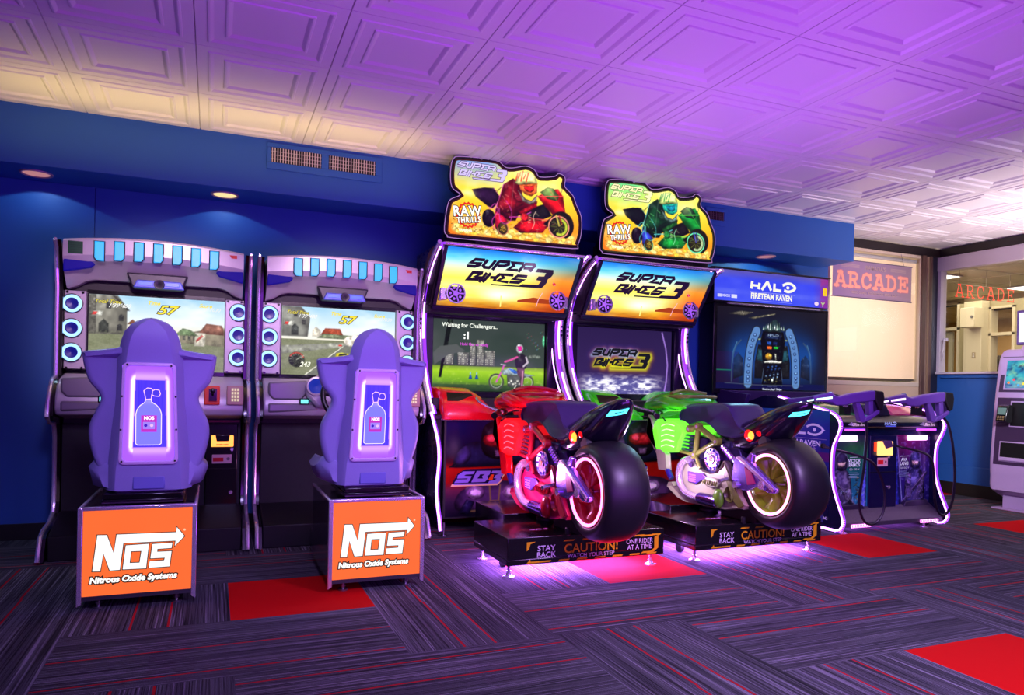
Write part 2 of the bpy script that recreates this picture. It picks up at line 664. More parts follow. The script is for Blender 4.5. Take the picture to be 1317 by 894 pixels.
class Ras:
    """same drawing calls as Art, but rasterised with soft shading; one grid vertex per picture dot"""

    def __init__(s, u0, u1, v0, v1, nx, ny, vol=.5, tex=.35):
        s.u0, s.u1, s.v0, s.v1, s.nx, s.ny = u0, u1, v0, v1, nx, ny
        s.U, s.V = np.meshgrid(np.linspace(u0, u1, nx + 1), np.linspace(v0, v1, ny + 1))
        s.I = np.zeros((ny + 1, nx + 1, 3))
        s.px = (u1 - u0) / nx
        s.vol, s.tex = vol, tex
        s.k = 0
        s.late = []

    def grid(s, u0, u1, v0, v1, nx, ny, fn, keep=None):
        H_, W_ = s.I.shape[:2]
        for j in range(H_):
            for i in range(W_):
                s.I[j, i] = fn((s.U[j, i] - u0) / (u1 - u0), (s.V[j, i] - v0) / (v1 - v0))
        return s

    def _win(s, pts, pad):
        xs = [p[0] for p in pts]
        ys = [p[1] for p in pts]
        i0 = max(0, int((min(xs) - pad - s.u0) / (s.u1 - s.u0) * s.nx))
        i1 = min(s.nx + 1, int((max(xs) + pad - s.u0) / (s.u1 - s.u0) * s.nx) + 2)
        j0 = max(0, int((min(ys) - pad - s.v0) / (s.v1 - s.v0) * s.ny))
        j1 = min(s.ny + 1, int((max(ys) + pad - s.v0) / (s.v1 - s.v0) * s.ny) + 2)
        return (slice(j0, j1), slice(i0, i1)) if i1 > i0 and j1 > j0 else None

    @staticmethod
    def _dist(U, V, pts, closed):
        d = np.full(U.shape, 9e9)
        n = len(pts)
        for k in range(n if closed else n - 1):
            (x0, y0), (x1, y1) = pts[k], pts[(k + 1) % n]
            dx, dy = x1 - x0, y1 - y0
            L = dx * dx + dy * dy or 1e-12
            t = np.clip(((U - x0) * dx + (V - y0) * dy) / L, 0, 1)
            d = np.minimum(d, (U - x0 - t * dx) ** 2 + (V - y0 - t * dy) ** 2)
        return np.sqrt(d)

    def _in(s, U, V, pts):
        c = np.zeros(U.shape, bool)
        n = len(pts)
        for k in range(n):
            (x0, y0), (x1, y1) = pts[k], pts[k - 1]
            if y0 == y1:
                continue
            c ^= ((y0 > V) != (y1 > V)) & (U < (x1 - x0) * (V - y0) / (y1 - y0) + x0)
        return c

    def _blend(s, w, col, al, U, V):
        if callable(col):
            C = np.array([[col(float(U[j, i]), float(V[j, i])) for i in range(U.shape[1])] for j in range(U.shape[0])])
        else:
            C = np.array(col)[None, None, :] * np.ones(U.shape + (1,))
        s.I[w] = s.I[w] * (1 - al[..., None]) + np.clip(C, 0, 1) * al[..., None]
        return C

    def poly(s, pts, col, holes=None, up=True, soft=0, vol=None, alpha=1.0):
        pts = [(float(p[0]), float(p[1])) for p in pts]
        w = s._win(pts, soft + s.px * 2)
        if w is None:
            return s
        U, V = s.U[w], s.V[w]
        ins = s._in(U, V, pts)
        d = s._dist(U, V, pts, True)
        for h_ in (holes or []):
            ih = s._in(U, V, h_)
            ins &= ~ih
            d = np.minimum(d, s._dist(U, V, h_, True))
        sd = np.where(ins, -d, d)
        e = max(soft, s.px * .6)
        al = np.clip(.5 - sd / (2 * e), 0, 1) * alpha
        vol = s.vol if vol is None else vol
        if vol and not callable(col):
            xs = [p[0] for p in pts]
            ys = [p[1] for p in pts]
            size = min(max(xs) - min(xs), max(ys) - min(ys))
            r = max(size * .30, 1e-5)
            vv = np.clip(-sd / r, 0, 1)
            gy = (V - (min(ys) + max(ys)) / 2) / max(max(ys) - min(ys), 1e-5)
            n = nfbm(U / max(size, .02) * 3.1 + 7, V / max(size, .02) * 3.1, 5 + len(pts))
            sh = 1 + vol * ((vv - .75) * .9 + gy * .55) + s.tex * (n - .5) * 1.5
            C = np.array(col)[None, None, :] * sh[..., None]
            hl = np.clip((n - .62) * 5, 0, 1) * np.clip(gy + .3, 0, 1) * s.tex
            C = C + hl[..., None] * .5
            s.I[w] = s.I[w] * (1 - al[..., None]) + np.clip(C, 0, 1) * al[..., None]
        else:
            s._blend(w, col, al, U, V)
        return s

    def rect(s, a, b, c, d, col, up=True, **k):
        return s.poly([(a, b), (c, b), (c, d), (a, d)], col, **k)

    def ell(s, cx, cy, rx, ry, col, n=24, up=True, **k):
        return s.poly(circ(cx, cy, rx, ry, max(n, 10)), col, **k)

    def line(s, pts, w_, col, closed=False, up=True, soft=0, alpha=1.0):
        pts = [(float(p[0]), float(p[1])) for p in pts]
        w = s._win(pts, w_ + soft + s.px * 2)
        if w is None:
            return s
        U, V = s.U[w], s.V[w]
        d = s._dist(U, V, pts, closed) - w_ / 2
        e = max(soft, s.px * .6)
        al = np.clip(.5 - d / (2 * e), 0, 1) * alpha
        if w_ < s.px * 1.6:
            al = al * max(.35, min(1, w_ / (s.px * 1.2)))
        s._blend(w, col, al, U, V)
        return s

    def glow(s, cx, cy, rx, ry, col, amt=1.0):
        g = amt * np.exp(-((s.U - cx) / rx) ** 2 - ((s.V - cy) / ry) ** 2)
        s.I = s.I * (1 - np.clip(g, 0, 1)[..., None]) + np.array(col) * np.clip(g, 0, 1)[..., None]
        return s

    def speck(s, u0, u1, v0, v1, amt, scale, seed, col=(1, 1, 1), thr=.6):
        m = (s.U >= u0) & (s.U <= u1) & (s.V >= v0) & (s.V <= v1)
        n = np.clip((nfbm(s.U * scale, s.V * scale, seed, 2) - thr) * 8, 0, 1) * amt * m
        s.I = s.I * (1 - n[..., None]) + np.array(col) * n[..., None]
        return s

    def text(s, *a, **k):
        s.late.append((a, k))
        return s

    def onto(s, art, keep=None):
        vs, cs = [], []
        for j in range(s.ny + 1):
            for i in range(s.nx + 1):
                vs.append(art.P(s.U[j, i], s.V[j, i]))
        cs = [tuple(c) for c in s.I.reshape(-1, 3)]
        nx = s.nx + 1
        fs = []
        K = None
        if keep is not None:
            K = s._in(s.U, s.V, keep)
        for j in range(s.ny):
            for i in range(s.nx):
                if K is not None and not (K[j, i] and K[j, i + 1] and K[j + 1, i] and K[j + 1, i + 1]):
                    continue
                fs.append((j * nx + i, j * nx + i + 1, (j + 1) * nx + i + 1, (j + 1) * nx + i))
        art.mb.add(vs, fs, 0, cs)
        art.k += 1
        for a, k in s.late:
            art.text(*a, **k)
        return art

# ---------------------------------------------------------------- the room
H_CEIL = 2.565
YB = 5.25          # back wall
XR = 7.10          # wall on the window side
TILE = .6096

BLUE = mat('blue_wall_paint', (.13, .36, .66), .55, noise=.05, nscale=3, bump=.15)


def carpet(name, direction):
    m = bpy.data.materials.new(name)
    m.use_nodes = True
    nt = m.node_tree
    b = nt.nodes['Principled BSDF']
    b.inputs['Roughness'].default_value = .95
    b.inputs['Specular IOR Level'].default_value = .1
    tc = nt.nodes.new('ShaderNodeTexCoord')

    def noise(scale, detail=2):
        mp = nt.nodes.new('ShaderNodeMapping')
        mp.inputs['Scale'].default_value = scale
        n = nt.nodes.new('ShaderNodeTexNoise')
        n.inputs['Scale'].default_value = 1
        n.inputs['Detail'].default_value = detail
        nt.links.new(tc.outputs['Object'], mp.inputs['Vector'])
        nt.links.new(mp.outputs['Vector'], n.inputs['Vector'])
        return n.outputs['Fac']

    def rampn(src, stops):
        r = nt.nodes.new('ShaderNodeValToRGB')
        e = r.color_ramp.elements
        while len(e) < len(stops):
            e.new(.5)
        for k, (p, c) in enumerate(stops):
            e[k].position = p
            e[k].color = (*lin(c), 1)
        nt.links.new(src, r.inputs['Fac'])
        return r.outputs['Color']

    def mul(a, bb, f=1.0, mode='MULTIPLY'):
        x = nt.nodes.new('ShaderNodeMix')
        x.data_type = 'RGBA'
        x.blend_type = mode
        x.inputs['Factor'].default_value = f
        nt.links.new(a, x.inputs['A'])
        nt.links.new(bb, x.inputs['B'])
        return x.outputs['Result']
    s1 = (125, .8, 1) if direction == 'D' else (.8, 125, 1)
    s2 = (14, .5, 1) if direction == 'D' else (.5, 14, 1)
    s3 = (230, 3, 1) if direction == 'D' else (3, 230, 1)
    base = rampn(noise(s1), [(.36, (.22, .215, .23)), (.45, (.36, .35, .38)), (.58, (.42, .41, .45)), (.64, (.60, .58, .64))])
    band = rampn(noise(s2), [(.35, (.80, .80, .82)), (.62, (1, 1, 1))])
    fine = rampn(noise(s3, 1), [(.36, (.60, .60, .62)), (.45, (.95, .95, .95)), (.62, (1, 1, 1))])
    pile = rampn(noise((420, 420, 1), 1), [(.35, (.62, .62, .62)), (.65, (1, 1, 1))])
    col = mul(mul(mul(base, band), fine), pile)
    nt.links.new(col, b.inputs['Base Color'])
    bp = nt.nodes.new('ShaderNodeBump')
    bp.inputs['Strength'].default_value = .4
    bp.inputs['Distance'].default_value = .003
    nt.links.new(noise((300, 300, 1), 1), bp.inputs['Height'])
    nt.links.new(bp.outputs['Normal'], b.inputs['Normal'])
    return m


CARP = [carpet('striped_carpet_lengthwise', 'D'), carpet('striped_carpet_crosswise', 'H'),
        mat('red_carpet', (.72, .02, .03), .95, noise=.18, nscale=260, bump=.4, spec=.1),
        mat('red_carpet_yarn', (.62, .05, .11), .95, spec=.1)]
fl = MB()
for k in range(-7, 12):
    for m_ in range(-3, 11):
        x0 = .085 + k * TILE
        y1 = 3.83 - m_ * TILE
        x1, y0 = x0 + TILE, y1 - TILE
        s_, r_ = divmod(m_, 3)
        kk = (k - s_) % 3
        if r_ == 0:
            t = 2 if kk == 0 else 0
        elif r_ == 1:
            t = 0 if kk == 1 else 1
        else:
            t = 0 if kk == 2 else 1
        if x1 > XR + .1:
            x1 = XR + .1
        if x1 <= x0:
            continue
        # narrow red yarn lines run through the striped tiles
        cuts = []
        if t == 0:
            for c in ((.36, .57) if r_ else (.35, .58)):
                cuts.append(x0 + (c + .03 * ((k * 7) % 3 - 1)) * TILE)
            xs = [x0]
            for c in cuts:
                if c + .006 < x1:
                    xs += [c - .0045, c + .0045]
            xs.append(x1)
            for i in range(len(xs) - 1):
                fl.add([(xs[i], y0, 0), (xs[i + 1], y0, 0), (xs[i + 1], y1, 0), (xs[i], y1, 0)], [(0, 1, 2, 3)], 3 if i % 2 else 0)
        elif t == 1:
            fr = (.47, .88) if r_ == 1 else (.13, .42)
            if r_ == 1 and kk == 0:
                fr = (.47, .88)
            ys = [y1]
            for c in fr:
                yc = y1 - c * TILE
                ys += [yc + .0045, yc - .0045]
            ys.append(y0)
            for i in range(len(ys) - 1):
                fl.add([(x0, ys[i + 1], 0), (x1, ys[i + 1], 0), (x1, ys[i], 0), (x0, ys[i], 0)], [(0, 1, 2, 3)], 3 if i % 2 else 1)
        else:
            fl.add([(x0, y0, 0), (x1, y0, 0), (x1, y1, 0), (x0, y1, 0)], [(0, 1, 2, 3)], 2)
fl.v = [(x, y, z) for x, y, z in fl.v]
struct('floor', fl, CARP, smooth=False, fix=False)

# coffered ceiling panels
CEILM = mat('white_ceiling_panel', (.84, .83, .82), .36, noise=.03, nscale=2)
ce = MB()
prof = [(0, .010), (.003, 0), (.050, 0), (.054, -.005), (.062, -.006), (.067, -.004), (.078, .004), (.124, .004), (.128, -.002), (.136, -.003), (.141, -.001), (.154, .009)]
for i in range(-4, 13):
    for j in range(-1, 12):
        if j == -1 and -.716 + i * TILE + TILE < 5.2:
            continue
        x0 = -.716 + i * TILE
        y0 = 4.8646 - (j + 1) * TILE
        rings = []
        for d, z in prof:
            rings.append([(x0 + d, y0 + d, H_CEIL + z), (x0 + TILE - d, y0 + d, H_CEIL + z), (x0 + TILE - d, y0 + TILE - d, H_CEIL + z), (x0 + d, y0 + TILE - d, H_CEIL + z)])
        vs = [p for r in rings for p in r]
        fs = []
        for a in range(len(prof) - 1):
            for b in range(4):
                c = (b + 1) % 4
                fs.append((a * 4 + b, (a + 1) * 4 + b, (a + 1) * 4 + c, a * 4 + c))
        e = (len(prof) - 1) * 4
        fs.append((e, e + 3, e + 2, e + 1))
        ce.add(vs, fs, 0)
struct('ceiling', ce, CEILM, smooth=False, fix=False, bevel=0)
up = MB().box(-3.2, 7.4, -2.6, 5.6, 2.62, 2.66)
struct('ceiling_slab', up, BLACKM, smooth=False)

w = MB()
w.box(-3.0, -.721, YB, YB + .15, 0, 2.62).box(-.716, 5.48, YB, YB + .15, 0, 2.62).box(-.721, -.716, YB + .01, YB + .15, 0, 2.62)
struct('wall_back', w, BLUE, smooth=False)
struct('wall_left', MB().box(-3.1, -3.0, -2.5, 5.4, 0, 2.62), BLUE, smooth=False)
struct('wall_front', MB().box(-3.1, 7.2, -2.6, -2.5, 0, 2.62), mat('dark_wall_paint', (.12, .11, .16), .6), smooth=False)
# bulkhead over the machines
bk = MB().box(-3.0, 5.385, 4.862, YB, 2.222, 2.60)
struct('wall_bulkhead', bk, BLUE, bevel=.003)
struct('baseboard_back', MB().box(-3.0, 5.48, YB - .015, YB, 0, .10), BLACKM, bevel=.003)

# window side wall
WZ0, WZ1 = 1.25, 2.36
wr = MB()
wr.box(XR, XR + .06, -2.5, 5.32, 0, WZ0)
wr.box(XR, XR + .06, -2.5, .8, WZ0, 2.62)
wr.box(XR, XR + .06, -2.5, 5.32, WZ1, 2.62)
struct('wall_right', wr, BLUE, smooth=False)
TRIMW = mat('white_window_casing', (.80, .76, .80), .45)
t = MB()
t.box(XR - .03, XR + .05, .8, 5.32, WZ1 - .03, 2.475)
t.box(XR - .035, XR + .07, .8, 5.32, WZ0 - .012, WZ0 + .012)
t.box(XR - .02, XR + .07, 5.265, 5.32, WZ0, WZ1)
t.box(XR - .02, XR + .07, .8, .86, WZ0, WZ1)
o = struct('window_1', t, TRIMW, bevel=.003)
GLASS = bpy.data.materials.new('window_glass')
GLASS.use_nodes = True
nt = GLASS.node_tree
nt.nodes.clear()
out = nt.nodes.new('ShaderNodeOutputMaterial')
mx = nt.nodes.new('ShaderNodeMixShader')
tr = nt.nodes.new('ShaderNodeBsdfTransparent')
gl = nt.nodes.new('ShaderNodeBsdfGlossy')
gl.inputs['Roughness'].default_value = .02
fr = nt.nodes.new('ShaderNodeFresnel')
fr.inputs['IOR'].default_value = 1.45
tr.inputs['Color'].default_value = (.93, .95, .93, 1)
nt.links.new(fr.outputs[0], mx.inputs[0])
nt.links.new(tr.outputs[0], mx.inputs[1])
nt.links.new(gl.outputs[0], mx.inputs[2])
nt.links.new(mx.outputs[0], out.inputs[0])
o['_o'] = [0, 0, 0]
MB().add([(XR + .03, .86, WZ0 + .012), (XR + .03, 5.265, WZ0 + .012), (XR + .03, 5.265, WZ1 - .03), (XR + .03, .86, WZ1 - .03)], [(0, 1, 2, 3)]).build('glass_pane', GLASS, o, smooth=False, fix=False)
struct('trim_1', MB().box(XR - .045, XR, -2.5, 5.30, 2.478, 2.556), mat('dark_bronze_trim', (.10, .06, .07), .4), bevel=.004)
struct('trim_2', MB().box(5.386, XR, 5.265, 5.31, 2.472, 2.556), _mats['dark_bronze_trim'], bevel=.004)
struct('trim_3', MB().box(XR - .022, XR, -2.5, 5.25, 1.195, 1.225).box(XR - .03, XR, -2.5, 5.25, .0, .30), BLUE, bevel=.008)
struct('baseboard_right', MB().box(XR - .042, XR - .03, -2.5, 5.25, 0, .125), mat('brown_black_vinyl_base', (.09, .065, .06), .5), bevel=.003)

# corner post and the pipes running down it
BRONZE = mat('bronze_post', (.34, .24, .20), .5, noise=.1)
struct('trim_4', MB().box(6.785, 6.845, 5.25, 5.33, 0, 2.47).box(6.905, 6.945, 5.255, 5.33, 0, 2.47), BRONZE, bevel=.006)
struct('trim_5', MB().box(6.935, 7.1, 5.30, 5.36, 0, 2.47), mat('dark_corner_panel', (.10, .11, .18), .5), smooth=False)
p = MB()
p.tube([(6.872, 5.275, 0.0), (6.872, 5.275, 2.08), (6.87, 5.268, 2.12), (6.868, 5.262, 2.20), (6.868, 5.262, 2.46)], .017, 10)
p.cyl((6.872, 5.275, 2.07), .022, -.02, .02)
p.cyl((6.872, 5.275, 1.62), .021, -.015, .015)
tag(p.build('conduit_pipe', mat('tan_pipe', (.50, .40, .32), .45), None), 'tan vertical conduit pipe running up the corner between the two windows', 'pipe')
c = MB().box(7.06, 7.102, 5.185, 5.215, 1.585, 1.615).tube([(7.06, 5.2, 1.60), (7.04, 5.19, 1.56), (7.05, 5.2, 1.50), (7.03, 5.2, 1.47), (7.055, 5.2, 1.44), (7.05, 5.21, 1.38)], .0045, 6, smooth=4)
tag(c.build('window_cord', WHITEP, None), 'short white cord dangling at the corner edge of the lobby window', 'cord')

# window behind the shade
t = MB()
t.box(5.48, 5.53, 5.27, 5.36, 1.13, 2.47).box(6.778, 6.79, 5.27, 5.36, 1.13, 2.47).box(5.48, 6.79, 5.27, 5.36, 1.10, 1.145).box(5.48, 6.79, 5.27, 5.36, 2.44, 2.47)
o = struct('window_2', t, mat('cream_window_frame', (.82, .76, .66), .5), bevel=.004)
o['_o'] = [0, 0, 0]
MB().add([(5.53, 5.294, 1.145), (6.778, 5.294, 1.145), (6.778, 5.294, 2.44), (5.53, 5.294, 2.44)], [(0, 1, 2, 3)]).build('glass_pane', GLASS, o, smooth=False, fix=False)
struct('wall_under_window', MB().box(5.48, 6.79, 5.27, 5.36, 0, 1.10), mat('cream_wall_paint', (.80, .70, .58), .6, noise=.04, nscale=4), smooth=False)

SH = bpy.data.materials.new('roller_shade_fabric')
SH.use_nodes = True
nt = SH.node_tree
nt.nodes.clear()
out = nt.nodes.new('ShaderNodeOutputMaterial')
mx = nt.nodes.new('ShaderNodeMixShader')
df = nt.nodes.new('ShaderNodeBsdfDiffuse')
tl = nt.nodes.new('ShaderNodeBsdfTranslucent')
nz = nt.nodes.new('ShaderNodeTexNoise')
nz.inputs['Scale'].default_value = 60
rp = nt.nodes.new('ShaderNodeValToRGB')
rp.color_ramp.elements[0].color = (.80, .66, .56, 1)
rp.color_ramp.elements[1].color = (.90, .78, .68, 1)
nt.links.new(nz.outputs['Fac'], rp.inputs['Fac'])
nt.links.new(rp.outputs['Color'], df.inputs['Color'])
nt.links.new(rp.outputs['Color'], tl.inputs['Color'])
mx.inputs[0].default_value = .6
nt.links.new(df.outputs[0], mx.inputs[1])
nt.links.new(tl.outputs[0], mx.inputs[2])
nt.links.new(mx.outputs[0], out.inputs[0])
sh = thing('roller_shade', (6.15, 5.33, 1.17), 'cream roller shade pulled down over the back window behind the banner', 'window shade')
vs = []
nx = 24
for j in range(2):
    for i in range(nx + 1):
        x = 5.545 + (6.772 - 5.545) * i / nx
        vs.append((x, 5.325 + .003 * sin(i * 1.3), (1.175, 2.42)[j]))
mb = MB().add(vs, [(i, i + 1, i + nx + 2, i + nx + 1) for i in range(nx)])
mb.build('shade_fabric', SH, sh, fix=False)
MB().box(5.54, 6.774, 5.315, 5.335, 1.155, 1.178).build('hem_bar', mat('shade_hem', (.45, .40, .33), .5), sh, bevel=.004)
MB().cyl((5.54, 5.325, 2.41), .022, 0, 1.23, 'x').build('roller_tube', WHITEP, sh)

# banner in front of the back window
CLEARW = mat('thin_wire', (.55, .5, .42), .4)
bt = Art((0, 5.222, 0))
PINK = (1.0, .74, .70)
btr = Ras(5.51, 6.587, 1.965, 2.318, 250, 84, vol=0, tex=0)
btr.grid(5.51, 6.587, 1.965, 2.318, 30, 10, lambda u, v: mixc((.62, .54, .78), (.66, .60, .72), u))
SLAB = {'A': [[(.10, 0), (.44, 1)], [(.56, 1), (.90, 0)], [(.22, .33), (.78, .33)], [(-.04, .04), (.28, .04)], [(.72, .04), (1.04, .04)], [(.26, .96), (.62, .96)]],
        'R': [[(.2, 0), (.2, 1)], [(0, .96), (.6, .96), (.8, .85), (.8, .64), (.6, .5), (.2, .5)], [(.5, .5), (.82, .04)], [(0, .04), (.4, .04)], [(.7, .04), (1.04, .04)]],
        'C': [[(.85, .72), (.78, .86), (.5, .98), (.22, .86), (.1, .5), (.22, .14), (.5, .02), (.78, .12), (.88, .25)], [(.87, .62), (.87, .95)]],
        'D': [[(.2, 0), (.2, 1)], [(0, .96), (.5, .96), (.8, .8), (.88, .5), (.8, .2), (.5, .04), (0, .04)]],
        'E': [[(.2, 0), (.2, 1)], [(0, .96), (.85, .96), (.85, .72)], [(.2, .52), (.62, .52)], [(.62, .38), (.62, .66)], [(0, .04), (.88, .04), (.88, .3)]]}


def slab_word(a, word, u0, u1, v0, v1, w, col, gap=.22):
    n = len(word)
    cw = (u1 - u0) / (n + (n - 1) * gap)
    for i, chh in enumerate(word):
        x = u0 + i * cw * (1 + gap)
        for st in SLAB[chh]:
            a.line([(x + px * cw, v0 + py * (v1 - v0)) for px, py in st], w, col, up=False)
    a.k += 1


slab_word(btr, 'ARCADE', 5.545, 6.545, 2.062, 2.205, .036, (.92, .56, .66))
slab_word(btr, 'ARCADE', 5.545, 6.545, 2.062, 2.205, .026, PINK)
TAN = (.86, .78, .76)
btr.text("RAMADA'S", 6.08, 2.262, .058, TAN, bold=.0012, sx=1.0)
for zz in (2.256, 2.268, 2.280):
    btr.line([(5.62, zz), (5.86, zz)], .004, TAN, up=False)
    btr.line([(6.29, zz), (6.50, zz)], .004, TAN, up=False)
btr.text('VIDEO GAMES  REDEMPTION  SODA POP', 6.06, 2.012, .034, TAN, bold=.001, sx=1.0)
btr.onto(bt)
BAN = bpy.data.materials.new('banner_translucent_print')
BAN.use_nodes = True
nt = BAN.node_tree
nt.nodes.clear()
out = nt.nodes.new('ShaderNodeOutputMaterial')
mx = nt.nodes.new('ShaderNodeMixShader')
df = nt.nodes.new('ShaderNodeBsdfDiffuse')
tl = nt.nodes.new('ShaderNodeBsdfTranslucent')
at = nt.nodes.new('ShaderNodeAttribute')
at.attribute_name = 'Col'
nt.links.new(at.outputs['Color'], df.inputs['Color'])
nt.links.new(at.outputs['Color'], tl.inputs['Color'])
mx.inputs[0].default_value = .6
nt.links.new(df.outputs[0], mx.inputs[1])
nt.links.new(tl.outputs[0], mx.inputs[2])
nt.links.new(mx.outputs[0], out.inputs[0])
o = bt.build('arcade_banner', BAN)
tag(o, 'grey violet banner with pink slab letters reading ARCADE hung at the back window', 'sign')
bt2 = MB().tube([(5.50, 5.226, 2.322), (6.597, 5.226, 2.322)], .006, 8).tube([(5.50, 5.226, 1.961), (6.597, 5.226, 1.961)], .005, 8)
bt2.tube([(5.62, 5.226, 2.322), (5.62, 5.262, 2.455)], .002, 5).tube([(6.48, 5.226, 2.322), (6.48, 5.262, 2.455)], .002, 5)
o['_o'] = [0, 0, 0]
bt2.build('hanging_rods', mat('banner_cloth', (.40, .35, .47), .7), o)
# second arcade lettering beyond the glass
a = Art((0, 5.212, 0))
slab_word(a, 'ARCADE', 7.235, 8.19, 2.065, 2.205, .012, (1.0, .34, .26), gap=.3)
o = a.build('neon_lettering', art_mat('red_neon_lettering', .5))
hg = MB()
for x_ in (7.30, 7.72, 8.12):
    hg.tube([(x_, 5.216, 2.20), (x_, 5.216, 2.37)], .002, 5)
hg.tube([(7.22, 5.216, 2.066), (8.2, 5.216, 2.066)], .003, 5).tube([(7.22, 5.216, 2.204), (8.2, 5.216, 2.204)], .003, 5)
o['_o'] = [0, 0, 0]
hg.build('hanging_wires', CLEARW, o)
tag(o, 'faint red ARCADE lettering hanging in the lobby beyond the glass', 'sign')

# air registers in the bulkhead


def register(name, x0, x1, z0, z1, grilles, label, mc, mg):
    r = thing(name, ((x0 + x1) / 2, 4.862, z0), label, 'air vent')
    f = MB()
    # frame made of bars round the openings
    gx = sorted(grilles)
    f.box(x0, x1, 4.852, 4.862, z0, z0 + .045).box(x0, x1, 4.852, 4.862, z1 - .03, z1)
    prev = x0
    for a_, b_ in gx:
        f.box(prev, a_, 4.852, 4.862, z0 + .045, z1 - .03)
        prev = b_
    f.box(prev, x1, 4.852, 4.862, z0 + .045, z1 - .03)
    f.build('frame', mc, r, bevel=.003)
    for a_, b_ in gx:
        g = MB().box(a_, b_, 4.8600, 4.8615, z0 + .045, z1 - .03)
        gr = g.build('grille', BLACKM, r, smooth=False)
        s = MB()
        n = max(6, int((b_ - a_) / .0165))
        for i in range(n):
            x = a_ + (i + .5) * (b_ - a_) / n
            s.prism([(x - .003, 4.850), (x + .001, 4.850), (x + .004, 4.859), (x, 4.859)], 'z', z0 + .047, z1 - .032)
        for q in range(3):
            zz = z0 + .045 + (z1 - z0 - .075) * (q + 1) / 4
            s.box(a_, b_, 4.8585, 4.8595, zz - .0012, zz + .0012)
        s.build('louvers', mg, gr, smooth=False)
    return r


register('air_register', .288, 1.03, 2.375, 2.545, [(.312, .628), (.675, .985)], 'wide blue air register with two cream louvered grilles above the racing cabinets', BLUE, mat('cream_louver', (.86, .82, .76), .4))
register('air_register', 3.72, 3.92, 2.385, 2.53, [(3.735, 3.905)], 'small brownish air register half hidden behind the green topper sign', BLUE, mat('brown_louver', (.48, .36, .40), .4))

# recessed downlights in the bulkhead underside


def downlight(x, y, label, col, es):
    r = thing('recessed_light', (x, y, 2.222), label, 'ceiling light', 'recessed lights in the blue bulkhead')
    MB().lathe([(0.001, .088), (-.006, .086), (-.007, .076), (.0005, .070)], (x, y, 2.222), 'z', 32).build('trim_ring', mat('lamp_trim', (.7, .6, .6), .3), r)
    MB().lathe([(-.0015, .0001), (-.0020, .03), (-.0015, .071)], (x, y, 2.222), 'z', 32).build('lens', glow('downlight_lens_' + str(int(es * 10)), col, es), r)


downlight(-1.0, 5.05, 'round recessed light in the bulkhead beyond the end racing cabinet', (.75, .50, .50), .9)
downlight(.045, 5.05, 'round warm recessed light in the bulkhead between the two racing cabinets', (1.0, .88, .60), 1.1)
downlight(4.53, 5.05, 'round recessed light in the bulkhead above the shooter cabinet', (.8, .62, .62), .9)

# ---------------------------------------------------------------- the lobby beyond the glass
LOBW = mat('lobby_beige_wall', (.70, .66, .52), .6, noise=.03, nscale=3)
CREAM = mat('lobby_cream_paint', (.86, .82, .70), .5)
struct('floor_lobby', MB().box(XR + .1, 13.5, 1.0, 10.5, -.02, 0), mat('lobby_floor_tile', (.5, .44, .36), .3, noise=.1, nscale=8), smooth=False)
lc = MB().box(XR + .06, 13.5, 1.0, 10.5, 2.37, 2.42)
for i in range(12):
    lc.box(XR + .06, 13.5, 1.5 + i * .61 - .008, 1.5 + i * .61 + .008, 2.366, 2.37)
    lc.box(7.5 + i * .61 - .008, 7.5 + i * .61 + .008, 1.0, 10.5, 2.366, 2.37)
struct('ceiling_lobby', lc, mat('lobby_ceiling_tile', (.80, .76, .62), .6, noise=.08, nscale=60), smooth=False)
lw = MB()
lw.box(9.6, 9.7, 1.0, 6.09, 0, 2.37).box(9.6, 9.7, 6.43, 6.84, 0, 2.37).box(9.6, 9.7, 7.3, 10.5, 0, 2.37)
lw.box(9.6, 9.7, 6.09, 6.43, 2.22, 2.37).box(9.6, 9.7, 6.84, 7.3, 2.33, 2.37)
struct('wall_lobby', lw, LOBW, smooth=False)
struct('wall_lobby_column', MB().box(9.44, 9.6, 6.43, 6.675, 0, 2.37), CREAM, bevel=.005)
struct('wall_lobby_far', MB().box(12.6, 12.7, 1.0, 10.5, 0, 2.37), mat('lobby_tan_wall', (.74, .60, .38), .6), smooth=False)
struct('wall_lobby_end', MB().box(XR + .1, 13.5, 10.4, 10.5, 0, 2.37), LOBW, smooth=False)
d = MB()
for y0_, y1_, zt in ((6.09, 6.43, 2.22), (6.84, 7.3, 2.33)):
    zb = zt - .36
    d.box(9.58, 9.72, y0_, y0_ + .035, 0, zt).box(9.58, 9.72, y1_ - .035, y1_, 0, zt)
    d.box(9.58, 9.72, y0_, y1_, zt - .03, zt).box(9.58, 9.72, y0_, y1_, zb - .03, zb + .01)
struct('door_frame', d, CREAM, bevel=.003)
struct('trim_6', MB().box(9.63, 9.65, 6.125, 6.14, 1.87, 2.19).box(9.63, 9.65, 6.125, 6.40, 2.17, 2.19).box(9.63, 9.65, 6.875, 6.89, 1.98, 2.30).box(9.63, 9.65, 6.875, 7.26, 2.28, 2.30), BLACKM)
dd = MB().box(9.66, 9.70, 6.99, 7.05, 0, 1.93).box(9.66, 9.70, 7.05, 7.26, 1.84, 1.93)
struct('door_1', dd, mat('lobby_door_paint', (.72, .70, .60), .5), bevel=.003)
b = thing('wall_box', (9.34, 6.49, 1.93), 'cream metal equipment box mounted high on the white lobby column', 'box')
MB().box(9.26, 9.44, 6.40, 6.60, 1.935, 2.20).build('case', CREAM, b, bevel=.006)
MB().box(9.252, 9.26, 6.405, 6.595, 1.94, 2.195).build('lid', mat('box_lid', (.92, .88, .76), .4), b, bevel=.003)
MB().cyl((9.25, 6.43, 2.07), .018, -.01, .004, 'x').build('latch', STEEL, b)
b = thing('light_switch', (9.44, 6.53, 1.53), 'double light switch plate on the white lobby column', 'light switch')
